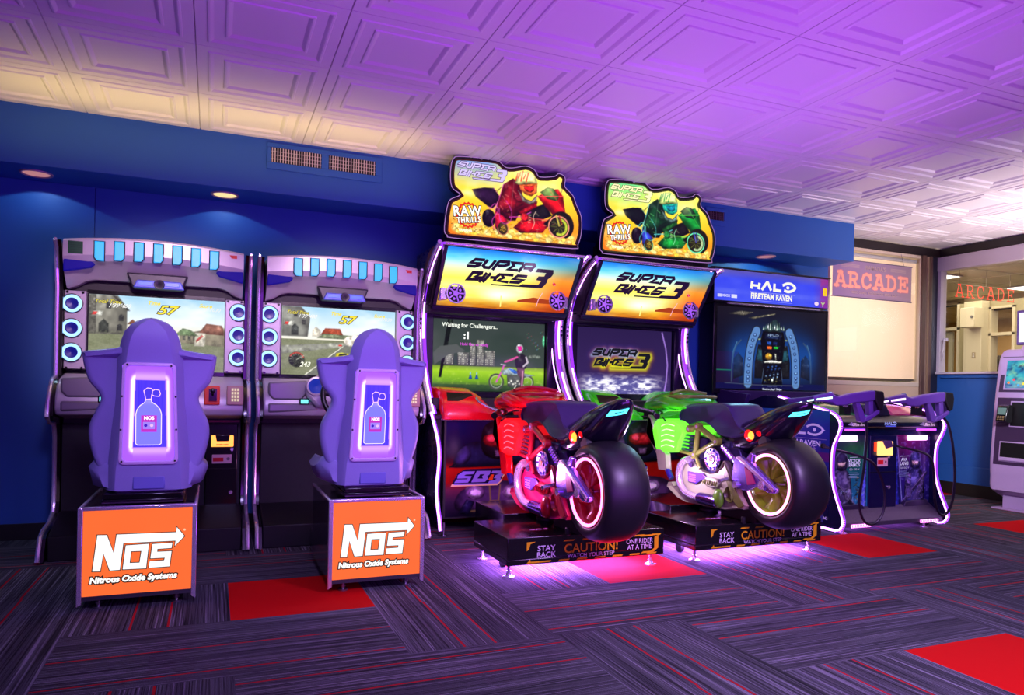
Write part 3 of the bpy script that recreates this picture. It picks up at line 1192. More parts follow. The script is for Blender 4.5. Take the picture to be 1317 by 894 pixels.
MB().box(9.434, 9.44, 6.50, 6.55, 1.53, 1.61).build('plate', mat('switch_plate', (.66, .60, .48), .4), b, bevel=.002)
MB().box(9.43, 9.434, 6.515, 6.535, 1.545, 1.565).box(9.43, 9.434, 6.515, 6.535, 1.575, 1.595).build('toggle', WHITEP, b)
tv = thing('lobby_screen', (12.2, 8.0, 1.0), 'dark switched off screen standing in the room beyond the lobby', 'television')
MB().box(12.2, 12.25, 7.98, 8.55, 1.25, 1.72).build('panel', BLACKG, tv, bevel=.006)
MB().box(12.2, 12.3, 8.2, 8.3, .0, 1.25).build('stand', BLACKM, tv)
for i, (x0_, x1_, y0_, y1_, lb) in enumerate([(7.35, 7.75, 5.50, 5.86, 'bright ceiling light panel in the lobby nearest the corner post'), (9.0, 9.35, 5.55, 5.85, 'bright ceiling light panel in the lobby above the red lettering'), (10.2, 10.8, 7.9, 8.3, 'ceiling light panel seen through the lobby transom')]):
    q = thing('ceiling_lamp', ((x0_ + x1_) / 2, (y0_ + y1_) / 2, 2.366), lb, 'ceiling light', 'lobby ceiling lights')
    MB().box(x0_, x1_, y0_, y1_, 2.356, 2.364).build('frame', WHITEP, q)
    MB().box(x0_ + .02, x1_ - .02, y0_ + .02, y1_ - .02, 2.350, 2.356).build('diffuser', glow('lobby_panel', (1, .97, .9), 3), q)
mon = thing('wall_monitor', (6.95, 4.25, 1.5), 'purple framed monitor with a blank white screen above the kiosk', 'monitor')
MB().box(6.95, 7.0, 4.02, 4.40, 1.50, 1.825).build('bezel', mat('monitor_purple', (.40, .30, .58), .35), mon, bevel=.008)
MB().box(6.943, 6.95, 4.05, 4.373, 1.527, 1.80).build('screen', glow('white_screen', (1, .98, 1), 1.3), mon)
MB().box(7.0, 7.06, 4.15, 4.27, 1.58, 1.74).build('bracket', BLACKM, mon)

# tall fill strips added on the unseen walls for reflections and ambient light
for x_ in (-2.2, -.6, 1.4, 3.4, 5.6):
    q = thing('wall_fill_strip', (x_, -2.5, 1.2), 'tall lilac fill strip added on the wall behind the viewer', 'light', 'fill strips added on the far wall')
    MB().box(x_ - .10, x_ + .10, -2.5, -2.47, .5, 2.3).build('housing', WHITEP, q)
    MB().box(x_ - .08, x_ + .08, -2.47, -2.46, .55, 2.25).build('diffuser', glow('fill_strip_diffuser', (1.0, .80, 1.0), 1.4), q)
for y_ in (.6, 3.2):
    q = thing('wall_fill_strip', (-3.0, y_, 1.2), 'tall lilac fill strip added on the side wall out of view', 'light', 'fill strips added on the side wall')
    MB().box(-3.0, -2.97, y_ - .08, y_ + .08, .5, 2.2).build('housing', WHITEP, q)
    MB().box(-2.97, -2.96, y_ - .06, y_ + .06, .55, 2.15).build('diffuser', glow('fill_strip_diffuser_side', (.9, .75, 1.0), 1.4), q)
SBSTROKES=[[(-0.2199,0.3755),(-0.2884,0.3748),(-0.3191,0.3481),(-0.2487,0.3472),(-0.2524,0.3352),(-0.2815,0.3219),(-0.3416,0.3202)],[(-0.2006,0.38),(-0.2248,0.3338),(-0.2121,0.3206),(-0.178,0.3204),(-0.164,0.3368),(-0.1415,0.3817)],[(-0.1502,0.3062),(-0.1136,0.3784)],[(-0.1164,0.3764),(-0.0429,0.3778),(-0.0398,0.3592),(-0.0707,0.3439),(-0.1193,0.341)],[(0.0746,0.3764),(-0.0122,0.3746),(0.0017,0.3512),(-0.0349,0.321),(0.0413,0.3209)],[(0.048,0.3078),(0.0819,0.3732)],[(0.08,0.374),(0.1517,0.3766),(0.1604,0.3627),(0.1443,0.3449),(0.0805,0.3423)],[(0.1203,0.3378),(0.1444,0.3384),(0.1354,0.318)],[(-0.2123,0.2793),(-0.2858,0.276),(-0.3155,0.2204),(-0.2437,0.2243),(-0.2316,0.243),(-0.2629,0.2453),(-0.2146,0.275)],[(-0.1835,0.2812),(-0.2278,0.2041)],[(-0.1543,0.2821),(-0.2003,0.2054)],[(-0.0818,0.2818),(-0.1107,0.2508),(-0.1529,0.2482)],[(-0.1077,0.2521),(-0.1182,0.2203)],[(0.0186,0.2804),(-0.0708,0.2776),(-0.0516,0.2536),(-0.0916,0.2267),(-0.0071,0.2228)],[(0.1265,0.2793),(0.0524,0.2787),(0.0243,0.2506),(0.1021,0.249),(0.0727,0.2256),(0.0003,0.2254)]]
SB3POLY=[(-0.1378,0.1989),(0.082,0.2024),(0.101,0.2167),(0.2277,0.2212),(0.2436,0.2528),(0.1997,0.2564),(0.2121,0.2885),(0.256,0.2907),(0.2645,0.3187),(0.1773,0.3194),(0.189,0.3474),(0.3154,0.3485),(0.3232,0.3166),(0.3136,0.2924),(0.2906,0.2686),(0.2924,0.2452),(0.2799,0.2188),(0.2603,0.1941),(-0.1351,0.1876)]
NOS_N=[(-0.178,0.1686),(-0.1612,0.3274),(-0.1225,0.3258),(-0.096,0.2459),(-0.0876,0.3259),(0.1484,0.3227),(0.1513,0.3471),(0.186,0.3018),(0.1442,0.2571),(0.1464,0.2819),(-0.0581,0.2839),(-0.0697,0.168),(-0.1111,0.1677),(-0.1355,0.2432),(-0.1448,0.1667)]
NOS_O=[(-0.0515,0.2762),(0.0427,0.2774),(0.0329,0.1666),(-0.0618,0.1688)]
NOS_OI=[(-0.0271,0.2459),(0.0099,0.2451),(0.0039,0.197),(-0.0314,0.1978)]
NOS_S=[(0.0533,0.2753),(0.1371,0.2769),(0.1336,0.2501),(0.0769,0.2494),(0.0764,0.2399),(0.1344,0.2389),(0.1267,0.1682),(0.0404,0.1682),(0.0438,0.1995),(0.1017,0.1997),(0.1036,0.2084),(0.0462,0.2092)]
SB_OUT=[(-0.418,0.3098),(-0.3753,0.3901),(-0.3191,0.423),(-0.0256,0.4257),(-0.0089,0.4085),(-0.012,0.3884),(-0.0349,0.3589),(-0.0363,0.3421),(-0.0628,0.3162),(-0.0734,0.3098)]
SB_S=[(-0.3293,0.4134),(-0.2424,0.4128),(-0.2524,0.3933),(-0.3081,0.3915),(-0.3218,0.3837),(-0.2661,0.3788),(-0.2794,0.3496),(-0.293,0.3352),(-0.3929,0.3351),(-0.3763,0.359),(-0.3004,0.3584),(-0.2936,0.3648),(-0.3713,0.3654),(-0.3666,0.3882)]
SB_B=[(-0.2284,0.4141),(-0.1222,0.4131),(-0.1324,0.3884),(-0.1499,0.3755),(-0.1424,0.3587),(-0.1667,0.3362),(-0.2686,0.336)]
SB_BH=[(-0.2032,0.3903),(-0.1679,0.391),(-0.1888,0.3766),(-0.1814,0.3598),(-0.2237,0.3611)]
SB_3=[(-0.1115,0.4128),(-0.0198,0.4122),(-0.0247,0.3888),(-0.0495,0.366),(-0.0454,0.3458),(-0.0701,0.3231),(-0.1451,0.3222),(-0.1349,0.3418),(-0.0922,0.3472),(-0.0781,0.3568),(-0.0997,0.3608),(-0.0858,0.3821),(-0.0608,0.3898),(-0.1183,0.398)]
SB_I=[(-0.1217,0.3864),(-0.1003,0.3875),(-0.1101,0.3477),(-0.1422,0.3487)]
SB_L=[(-0.3994,0.3206),(-0.3894,0.3307),(-0.1417,0.3271),(-0.1468,0.3182)]
TOP=[(-0.5301,2.0467),(-0.5237,2.1454),(-0.5084,2.2289),(-0.4878,2.2642),(-0.424,2.3007),(-0.4721,2.3317),(-0.4918,2.3702),(-0.496,2.4433),(-0.4888,2.5099),(-0.4765,2.5362),(-0.4468,2.5569),(-0.3118,2.5679),(-0.1692,2.5715),(-0.1326,2.5556),(-0.0957,2.5312),(-0.0408,2.5345),(0.0513,2.5599),(0.1077,2.5506),(0.1365,2.5287),(0.1656,2.4981),(0.2801,2.5176),(0.3086,2.5414),(0.3477,2.5353),(0.3678,2.5074),(0.3642,2.4544),(0.4293,2.4011),(0.4605,2.3344),(0.5023,2.2509),(0.505,2.1362),(0.4772,2.0452),(0.4382,2.0168),(-0.029,2.0094),(-0.465,2.0042),(-0.5081,2.0163)]
T_TAIL=[(-0.3422,2.348),(-0.2543,2.3716),(-0.1829,2.3765),(-0.1365,2.3234),(-0.1623,2.2614),(-0.1887,2.2331),(-0.2248,2.2457),(-0.3148,2.3016)]
T_HUB=[(-0.1707,2.2352),(-0.1067,2.2088),(-0.069,2.1538),(-0.1048,2.1245),(-0.1399,2.0703),(-0.1679,2.1094)]
T_BODY=[(-0.1112,2.4108),(-0.0392,2.4625),(0.0169,2.4358),(0.0375,2.3446),(0.0755,2.3149),(0.1506,2.3239),(0.1422,2.2799),(0.0035,2.2042),(-0.0141,2.1682),(-0.0692,2.1622),(-0.1063,2.1919),(-0.1703,2.2184),(-0.145,2.2971)]
T_HELM=[(-0.0247,2.4305),(-0.0118,2.4746),(0.0152,2.5081),(0.0707,2.5284),(0.1229,2.5054),(0.1477,2.4527),(0.0172,2.4188)]
T_VISOR=[(0.0078,2.4244),(0.1477,2.451),(0.1445,2.3834),(0.1028,2.3525),(0.0558,2.3596),(0.0179,2.3891)]
T_CHIN=[(-0.0005,2.3825),(0.0565,2.3298),(0.1036,2.3183),(0.1478,2.3666),(0.1412,2.3228),(0.0947,2.2958),(0.0383,2.3105)]
T_FAIR=[(0.1499,2.3583),(0.2439,2.4174),(0.3112,2.4302),(0.3512,2.3828),(0.3735,2.2629),(0.2868,2.227),(0.2083,2.2962)]
T_SCREEN=[(0.1681,2.3907),(0.2243,2.4323),(0.2725,2.4297),(0.322,2.3792),(0.3035,2.3421),(0.2262,2.3502)]
T_LOWER=[(-0.0315,2.1196),(0.0592,2.2104),(0.1159,2.1909),(0.2107,2.1927),(0.3453,2.216),(0.2401,2.1612),(0.1936,2.1044),(0.0247,2.0871)]
T_ENG=[(0.0582,2.253),(0.2079,2.3134),(0.2673,2.2336),(0.1727,2.1885),(0.0595,2.1976)]
T_ARM=[(0.0028,2.2381),(0.1322,2.3045),(0.1514,2.2895),(0.022,2.2062)]
T_PTS=[(0.3271,2.1617),(0.4248,2.172),(0.3253,2.24),(-0.2144,2.1799),(-0.1044,2.1035),(-0.3777,2.1741),(-0.2989,2.1829)]
T_LOGO=[(-0.4499,2.4989),(-0.0672,2.4843),(-0.111,2.4024),(-0.4395,2.4181)]
T_RAW=[(-0.456,2.1858),(-0.3047,2.2447),(-0.4499,2.1043),(-0.281,2.1725)]
HALO=[[(-0.3415,1.9693),(-0.3511,1.9036)],[(-0.2624,1.9586),(-0.2724,1.9034)],[(-0.3462,1.9342),(-0.2663,1.9324)],[(-0.2367,1.9001),(-0.1819,1.966),(-0.1691,1.967),(-0.1325,1.9021)],[(-0.2085,1.924),(-0.1505,1.9236)],[(-0.0944,1.9653),(-0.0976,1.9083),(-0.0181,1.9048)],[(-0.0035,1.9551),(0.0365,1.9719),(0.0662,1.9764),(0.1022,1.9708),(0.1403,1.9425),(0.1037,1.9144),(0.0562,1.904),(0.0142,1.9149)]]
HALODOT=[(0.0564,1.9387)]

# ---------------------------------------------------------------- racing cabinets
ORANGE = (.98, .42, .18)


def nos_panel(a):
    a.grid(-.2145, .2145, .062, .432, 8, 6, lambda u, v: mixc(ORANGE, (.96, .38, .16), fbm(u * 3, v * 3) * .5))
    for poly in (NOS_N, NOS_O, NOS_S):
        a.poly(poly, (.995, .99, 1.0), holes=[NOS_OI] if poly is NOS_O else None)
    for poly in (NOS_N, NOS_O, NOS_OI, NOS_S):
        a.line(poly, .0036, (.24, .17, .12), closed=True, up=False)
    a.k += 1
    a.ell(.184, .331, .005, .005, (.95, .75, .6), 12)
    for bold, col in ((.0066, (.20, .11, .07)), (.0018, (1, 1, .99))):
        a.text('Nitrous Oxide Systems', -.016, .129, .0365, col, bold=bold, sx=.985, shear=.15)


def race_screen(a, cx, variant):
    W, Hh = .758, .455
    x0, z0 = cx - W / 2, 1.06

    def bg(u, v):
        if v > .52:
            sky = ramp([(.52, (.93, .90, .82)), (.7, (.88, .93, .96)), (1, (.62, .80, .90))], v)
            c = fbm(u * 4, v * 5, 3)
            return mixc(sky, (1, 1, .99), max(0, c - .35) * 1.6)
        g = mixc((.42, .44, .32), (.55, .56, .46), fbm(u * 14, v * 22, 5))
        d = abs((u - .62) - (.52 - v) * (-.45 if not variant else -.2))
        w = .035 + (.52 - v) * .55
        if d < w:
            g = mixc((.40, .41, .38), (.50, .50, .46), fbm(u * 30, v * 6, 8))
            if abs(d - w) < .012 + .01 * (.52 - v):
                g = (.85, .84, .78)
        return g
    a.grid(x0, x0 + W, z0, z0 + Hh, 96, 58, bg)

    def q(pts):
        return [(x0 + u * W, z0 + v * Hh) for u, v in pts]
    # stone building
    if not variant:
        a.poly(q([(0, .48), (.27, .48), (.27, .84), (.20, 1), (0, 1)]), (.47, .46, .42))
        a.poly(q([(.0, .48), (.0, 1), (.05, 1), (.05, .48)]), (.38, .37, .34))
        a.poly(q([(.18, 1), (.26, .86), (.29, .80), (.27, .80), (.16, 1)]), (.30, .28, .26))
        a.poly(q([(.07, .50), (.14, .50), (.14, .62), (.105, .68), (.07, .62)]), (.25, .26, .24))
        for u, v in ((.20, .53), (.21, .66), (.12, .82)):
            a.poly(q([(u, v), (u + .035, v), (u + .035, v + .07), (u + .017, v + .09), (u, v + .07)]), (.22, .22, .22))
        a.poly(q([(.28, .52), (.34, .52), (.34, .64), (.31, .68), (.28, .63)]), (.80, .78, .70))
        a.poly(q([(.27, .62), (.31, .69), (.35, .62)]), (.55, .34, .25))
        a.poly(q([(.66, .40), (1, .36), (1, .62), (.96, .66), (.90, .66), (.82, .58), (.66, .52)]), (.60, .56, .48))
        a.poly(q([(.80, .54), (.86, .68), (.98, .66), (1, .58), (1, .52)]), (.56, .38, .32))
        for u in (.68, .72, .76):
            a.poly(q([(u, .44), (u + .02, .44), (u + .02, .5), (u, .5)]), (.3, .3, .28))
        a.poly(q([(.77, .36), (.85, .36), (.855, .54), (.775, .55)]), (.83, .80, .74))
        a.poly(q([(.785, .41), (.84, .50), (.825, .52), (.78, .44)]), (.75, .3, .3))
        a.poly(q([(.62, .5), (.68, .6), (.74, .58), (.80, .5)]), (.42, .50, .36))
    else:
        a.poly(q([(0, .56), (.22, .56), (.24, .86), (.16, 1), (0, 1)]), (.50, .50, .47))
        a.poly(q([(.08, .58), (.14, .58), (.14, .70), (.11, .75), (.08, .70)]), (.27, .28, .27))
        for u, v in ((.03, .72), (.17, .74), (.10, .85)):
            a.poly(q([(u, v), (u + .03, v), (u + .03, v + .07), (u, v + .07)]), (.25, .25, .25))
        a.poly(q([(.26, .57), (.33, .57), (.33, .66), (.29, .72), (.26, .66)]), (.85, .82, .75))
        a.poly(q([(.33, .60), (.37, .70), (.50, .70), (.53, .60)]), (.62, .28, .18))
        a.poly(q([(.30, .55), (.36, .62), (.62, .60), (.70, .54)]), (.46, .50, .38))
        a.poly(q([(0, .30), (.5, .42), (.58, .47), (.5, .49), (0, .42)]), (.62, .62, .58))
        a.poly(q([(.46, .22), (.60, .24), (.58, .33), (.52, .345), (.47, .33)]), (.90, .82, .12))
        a.poly(q([(.49, .29), (.57, .31), (.56, .335), (.50, .33)]), (.12, .12, .12))
        a.poly(q([(.49, .44), (.52, .44), (.52, .46), (.49, .46)]), (.85, .15, .1))
        for k in range(9):
            a.ell(x0 + (.60 + .05 * k) * W, z0 + (.52 + .03 * sin(k * 2.1)) * Hh, .05 - .002 * k, .035, mixc((.97, .93, .88), (.95, .80, .74), k / 8), 14)
        a.ell(x0 + .13 * W, z0 + .22 * Hh, .052, .052, (.16, .17, .15), 24)
        a.line(circ(x0 + .13 * W, z0 + .22 * Hh, .046, None, 20, 20, 150), .008, (.80, .25, .2))
        for k in range(9):
            an = radians(200 - k * 26)
            a.line([(x0 + .13 * W + .032 * cos(an), z0 + .22 * Hh + .032 * sin(an)), (x0 + .13 * W + .043 * cos(an), z0 + .22 * Hh + .043 * sin(an))], .003, (.9, .9, .85), up=False)
        a.k += 1
        a.line([(x0 + .13 * W, z0 + .22 * Hh), (x0 + .19 * W, z0 + .28 * Hh)], .004, (.95, .95, .9))
        a.text('243', x0 + .20 * W, z0 + .15 * Hh, .045, (.95, .95, .88), bold=.001, shear=.3)
    a.text('Total Time', x0 + .13 * W, z0 + .91 * Hh, .032, (.20, .15, .05), bold=.0022, shear=.4)
    a.text('Total Time', x0 + .13 * W, z0 + .91 * Hh, .032, (.90, .84, .35), bold=.0004, shear=.4)
    a.text("1'39\"400", x0 + .21 * W, z0 + .86 * Hh, .034, (.92, .92, .90), bold=.0006, shear=.5)
    a.text('Time', x0 + .46 * W, z0 + .92 * Hh, .034, (.93, .85, .25), bold=.001, shear=.35)
    for bold, col in ((.005, (.25, .18, .05)), (.0015, (.97, .88, .25))):
        a.text('57', x0 + .55 * W, z0 + .83 * Hh, .075, col, bold=bold, shear=.35, sx=1.35)
    a.text('Score', x0 + .85 * W, z0 + .92 * Hh, .032, (.93, .85, .25), bold=.001, shear=.35)
    a.text('017030', x0 + .90 * W, z0 + .87 * Hh, .032, (.90, .90, .88), bold=.0004, shear=.35)
    a.poly(q([(.02, .72), (.09, .72), (.10, .78), (.03, .78)]), (.80, .80, .76))
    a.poly(q([(.02, .73), (.05, .73), (.06, .77), (.03, .77)]), (.8, .2, .18))


def racing_cabinet(cx, label, variant):
    X = lambda v: cx + v
    R = thing('racing_cabinet', (cx, 4.9, 0), label, 'arcade machine', 'racing arcade cabinets')
    body = MB()
    body.box(X(-.495), X(.495), 4.93, 5.2, .10, 1.03).box(X(-.495), X(.495), 4.99, 5.2, 1.0, 1.55)
    body.box(X(-.495), X(.495), 4.56, 5.2, 0.0, .138)
    body.prism([(4.56, .138), (4.93, .138), (4.93, .22), (4.86, .22), (4.60, .15)], 'x', X(-.495), X(.495))
    body.box(X(-.49), X(.49), 4.985, 5.2, 1.5, 1.80)
    body.build('cabinet_body', BLACKM, R, bevel=.006)
    sp = [(4.81, 1.80), (4.84, 1.76), (4.86, 1.70), (4.90, 1.53), (4.90, 1.02), (4.80, .995), (4.765, .96), (4.69, .86), (4.68, .79), (4.72, .755), (4.87, .737), (4.905, .66), (4.92, .28), (4.89, .215), (4.80, .175), (4.62, .155), (4.56, .13), (4.50, .012), (5.2, .012), (5.2, 1.80)]
    for s in (-1, 1):
        MB().prism(sp, 'x', X(s * .500), X(s * .540)).build('side_panel', BLACKG, R)
        e = MB()
        e.tube([(X(s * .529), y, z) for y, z in sp[:18]], .0125, 8)
        e.tube([(X(s * .529), 4.812, 1.805), (X(s * .529), 5.2, 1.805)], .008, 8)
        e.build('chrome_edging', CHROME, R)
        m = MB()
        m.prism([(4.93, 1.06), (4.925, 1.525), (5.0, 1.53), (5.0, 1.05)], 'x', X(s * .385), X(s * .498))
        pil = m.build('speaker_pillar', SILVER, R, bevel=.006)
        sc_ = MB()
        for zz in (1.065, 1.515):
            for xx in (.402, .482):
                sc_.cyl((X(s * xx), 4.925, zz), .0075, -.006, .0, 'y', 10)
        sc_.build('pillar_bolts', BLACKG, pil)
        for zz in (1.448, 1.302, 1.158):
            c = (X(s * .4575) if s < 0 else X(s * .465), 4.925, zz)
            sr = MB().lathe([(.0, .0001), (-.004, .030), (-.010, .034)], c, 'y', 24).build('ring_speaker', mat('speaker_cone_blue', (.02, .04, .28), .35, emit=(.02, .05, .6), es=.5), R)
            MB().lathe([(-.004, .0345), (-.013, .0365), (-.014, .0445), (-.006, .051), (0, .052)], c, 'y', 32).build('light_ring', RINGL, sr)
            MB().lathe([(.0, .052), (-.010, .053), (-.009, .058), (.0, .059)], c, 'y', 32).build('bezel_ring', DARKG, sr)
    # screen
    MB().box(X(-.385), X(.385), 4.965, 5.0, 1.035, 1.54).build('screen_bezel', BLACKG, R)
    a = Art((0, 4.962, 0))
    rs = Ras(cx + .003 - .379, cx + .003 + .379, 1.06, 1.515, 170, 104, vol=.25, tex=.45)
    race_screen(rs, cx + .003, variant)
    rs.speck(cx - .38, cx + .38, 1.06, 1.30, .25, 160, 3, (.62, .64, .50), .5)
    rs.onto(a)
    a.build('screen', ART_SCREEN, R)
    # curved header hood
    n = 20
    rings = []
    for i in range(n + 1):
        u = -1 + 2 * i / n
        x = X(u * .485)
        zt = 1.803 + .032 * (1 - u * u)
        arch = min(1, (1 - abs(u)) / .28)
        arch = arch * arch * (3 - 2 * arch)
        zb = 1.535 + .062 * arch
        yf = 4.775 - .02 * (1 - u * u)
        rings.append([(x, 4.99, zt), (x, yf + .012, zt), (x, yf, zt - .012), (x, yf - .004, zt - .10), (x, yf + .012, zt - .135),
                      (x, yf + .075 + .02 * arch, zb + .055), (x, 4.905, zb + .012), (x, 4.925, zb), (x, 4.99, zb)])
    hood = MB().loft(rings).build('header_hood', SILVER, R, angle=25)
    up_ = MB()
    for i in range(n):
        pass
    for k in range(7):
        x = X(-.300 + k * .1025)
        u = (x - cx) / .485
        zt = 1.803 + .032 * (1 - u * u) - .022
        yf = 4.775 - .02 * (1 - u * u) - .005
        w_, hh = .054, .115
        pr = [(x - w_ / 2, zt), (x + w_ / 2, zt), (x + w_ / 2, zt - hh + (.0 if k else 0)), (x - w_ / 2 + .014, zt - hh), (x - w_ / 2, zt - hh + .02)]
        if k > 0:
            pr = [(x - w_ / 2, zt), (x + w_ / 2, zt), (x + w_ / 2, zt - hh + .018), (x + w_ / 2 - .014, zt - hh), (x - w_ / 2, zt - hh)]
        MB().prism(pr, 'y', yf - .004, yf + .02).build('marker_lamp', CYANL, hood, bevel=.006)
        f = MB()
        fr_ = [(p_, q_) for p_, q_ in pr]
        f.tube([(p_, yf - .003, q_) for p_, q_ in fr_], .0035, 6, closed=True)
        f.build('lamp_surround', DARKG, hood)
    # centre badge and speaker pod under the hood
    pod = MB().prism([(X(-.17), 1.645), (X(.17), 1.645), (X(.135), 1.555), (X(-.135), 1.555)], 'y', 4.84, 4.93).build('hood_pod', DARKG, R, bevel=.01)
    bd = MB().prism([(X(-.11), 1.603), (X(.13), 1.603), (X(.15), 1.556), (X(-.13), 1.556)], 'y', 4.825, 4.845).build('badge', mat('badge_blue', (.35, .40, .72), .35, emit=(.15, .3, .9), es=.25), R, bevel=.006)
    MB().lathe([(0, .001), (-.008, .012), (-.010, .026), (0, .030)], (X(.01), 4.825, 1.58), 'y', 24).build('badge_rotor', DARKG, bd)
    for s in (-1, 1):
        MB().box(X(s * .035 + .01), X(s * .112 + .01), 4.822, 4.826, 1.572, 1.594).build('badge_lamp', mat('badge_lamp_blue', (.3, .4, .8), .3, emit=(.25, .42, 1.0), es=.8), bd, bevel=.002)
        lz = MB()
        lz.prism([(X(s * .483), 1.712), (X(s * .375), 1.708), (X(s * .325), 1.672), (X(s * .345), 1.650), (X(s * .483), 1.618)], 'y', 4.778, 4.82)
        lz.build('corner_lamp', mat('corner_lamp_blue', (.14, .11, .32), .6, emit=(.03, .05, .95), es=.22, spec=.1), hood, bevel=.006)
    wl = MB().box(X(.395), X(.445), 4.768, 4.772, 1.765, 1.785).build('warning_sticker', mat('sticker_red', (.8, .16, .1), .5), hood)
    if not variant:
        g = Art((0, 4.7635, 0))
        g.rect(X(-.458), 1.720, X(-.384), 1.792, (.03, .30, .17))
        for k in range(5):
            g.line([(X(-.448), 1.782 - k * .013), (X(-.394), 1.782 - k * .013)], .003, (.02, .22, .12), up=False)
        g.build('green_sticker', ART_PRINT, hood)
    # dashboard
    dash = MB()
    dash.prism([(4.94, 1.035), (4.80, 1.0), (4.74, .97), (4.70, .90), (4.69, .83), (4.71, .795), (4.94, .765)], 'x', X(-.497), X(.497))
    D = dash.build('dashboard', SILVER, R, bevel=.012)
    # sculpted dash panels with shut lines
    dp = MB()
    dp.prism([(X(-.47), 1.005), (X(-.24), 1.02), (X(-.20), .985), (X(-.27), .895), (X(-.44), .895), (X(-.47), .93)], 'y', 4.69, 4.74)
    dp.prism([(X(-.47), .875), (X(-.20), .875), (X(-.16), .83), (X(-.47), .815)], 'y', 4.685, 4.72)
    dp.build('dash_insert', mat('dash_grey', (.52, .50, .53), .32, .35), D, bevel=.012)
    MB().prism([(X(-.18), .85), (X(-.25), .93), (X(-.22), 1.03), (X(-.10), 1.085), (X(.10), 1.085), (X(.22), 1.03), (X(.22), .88), (X(.14), .83)], 'y', 4.64, 4.78).build('steering_cowl', SILVER, D, bevel=.02)
    MB().lathe([(0, .0001), (-.004, .044), (-.004, .046)], (X(-.190), 4.634, .985), 'y', 28).build('blue_gauge', mat('gauge_blue', (.02, .12, .45), .3, emit=(.02, .18, .62), es=.55), D)
    MB().lathe([(0, .046), (-.014, .049), (-.012, .058), (0, .061)], (X(-.190), 4.634, .985), 'y', 28).build('gauge_bezel', SILVER, D)
    ds = MB().box(X(-.275), X(-.23), 4.678, 4.684, .875, .90).build('credit_display', glow('credit_lcd', (.45, .95, .95), 1.4), D, bevel=.002)
    MB().box(X(-.283), X(-.222), 4.681, 4.69, .868, .907).build('display_frame', BLACKG, D, bevel=.003)
    # steering wheel on its column
    st = MB()
    wr_ = [(X(.0) + .165 * cos(2 * pi * k / 40), 4.50 + .05 * sin(2 * pi * k / 40), .93 + .158 * sin(2 * pi * k / 40)) for k in range(40)]
    st.tube(wr_, .016, 10, closed=True)
    st.tube([(X(-.155), 4.505, .94), (X(0), 4.53, .92), (X(.155), 4.505, .94)], .013, 8)
    st.tube([(X(0), 4.53, .92), (X(0), 4.47, .79)], .013, 8)
    st.cyl((X(0), 4.52, .92), .045, -.01, .16, 'y')
    st.build('steering_wheel', mat('wheel_black', (.05, .045, .06), .35), R)
    # shifter and keypad
    sf = MB().box(X(.275), X(.362), 4.675, 4.70, .862, .975).build('shifter_plate', mat('shifter_red', (.75, .22, .10), .4, emit=(.8, .15, .04), es=.15), D, bevel=.006)
    MB().box(X(.30), X(.345), 4.655, 4.676, .885, .955).tube([(X(.322), 4.66, .92), (X(.322), 4.60, .945)], .008, 8).ell((X(.322), 4.595, .947), (.016, .016, .016)).build('shift_lever', BLACKG, D)
    kp = MB().box(X(.40), X(.495), 4.672, 4.70, .862, .978).build('keypad_plate', mat('keypad_gold', (.72, .58, .5), .35), D, bevel=.005)
    k_ = MB()
    for i in range(3):
        for j in range(4):
            k_.box(X(.427 + i * .016), X(.438 + i * .016), 4.665, 4.673, .884 + j * .021, .899 + j * .021)
    k_.build('keypad_button', mat('keypad_key', (.8, .78, .62), .3, emit=(.95, .95, .6), es=.5), kp)
    # coin door
    cd = MB().box(X(.285), X(.475), 4.905, 4.935, .16, .735)
    CD = cd.build('coin_door', BLACKG, R, bevel=.006)
    MB().box(X(.285), X(.475), 4.898, 4.905, .448, .453).build('door_gap', mat('gap_black', (.01, .01, .01), .8), CD)
    MB().box(X(.485), X(.30), 4.90, 4.93, .745, .757).build('red_lip', mat('lip_red', (.5, .08, .06), .4), CD)
    rd = MB().box(X(.318), X(.450), 4.885, 4.905, .590, .662).build('card_reader', glow('reader_amber', (1.0, .60, .26), 2.2), CD, bevel=.006)
    MB().prism([(X(.342), .664), (X(.428), .664), (X(.420), .625), (X(.350), .625)], 'y', 4.875, 4.886).build('reader_screen', BLACKG, rd, bevel=.003)
    g = Art((0, 4.884 - .0005, 0))
    g.text('SWIPE HERE', X(.384), .603, .013, (.55, .12, .02), bold=.0005)
    g.build('reader_text', ART_PRINT, rd)
    g = Art((0, 4.9035, 0))
    g.rect(X(.325), .484, X(.440), .540, (.80, .66, .68))
    g.rect(X(.330), .496, X(.392), .520, (.72, .10, .10))
    g.ell(X(.420), .512, .010, .010, (.45, .38, .42))
    g.build('price_sticker', ART_PRINT, CD)
    MB().cyl((X(.439), 4.905, .299), .011, -.012, 0, 'y', 16).build('door_lock', CHROME, CD)
    MB().cyl((X(.441), 4.905, .573), .010, -.012, 0, 'y', 16).build('door_lock', CHROME, CD)
    MB().box(X(-.495), X(.24), 4.915, 4.935, .20, .735).build('foot_well_panel', mat('foot_well', (.045, .04, .05), .6), R, bevel=.004)
    pd = MB()
    for xx in (-.07, .06):
        pd.prism([(4.80, .17), (4.90, .30), (4.915, .29), (4.82, .16)], 'x', X(xx), X(xx + .07))
    pd.build('pedal', STEEL, R, bevel=.004)
    return R


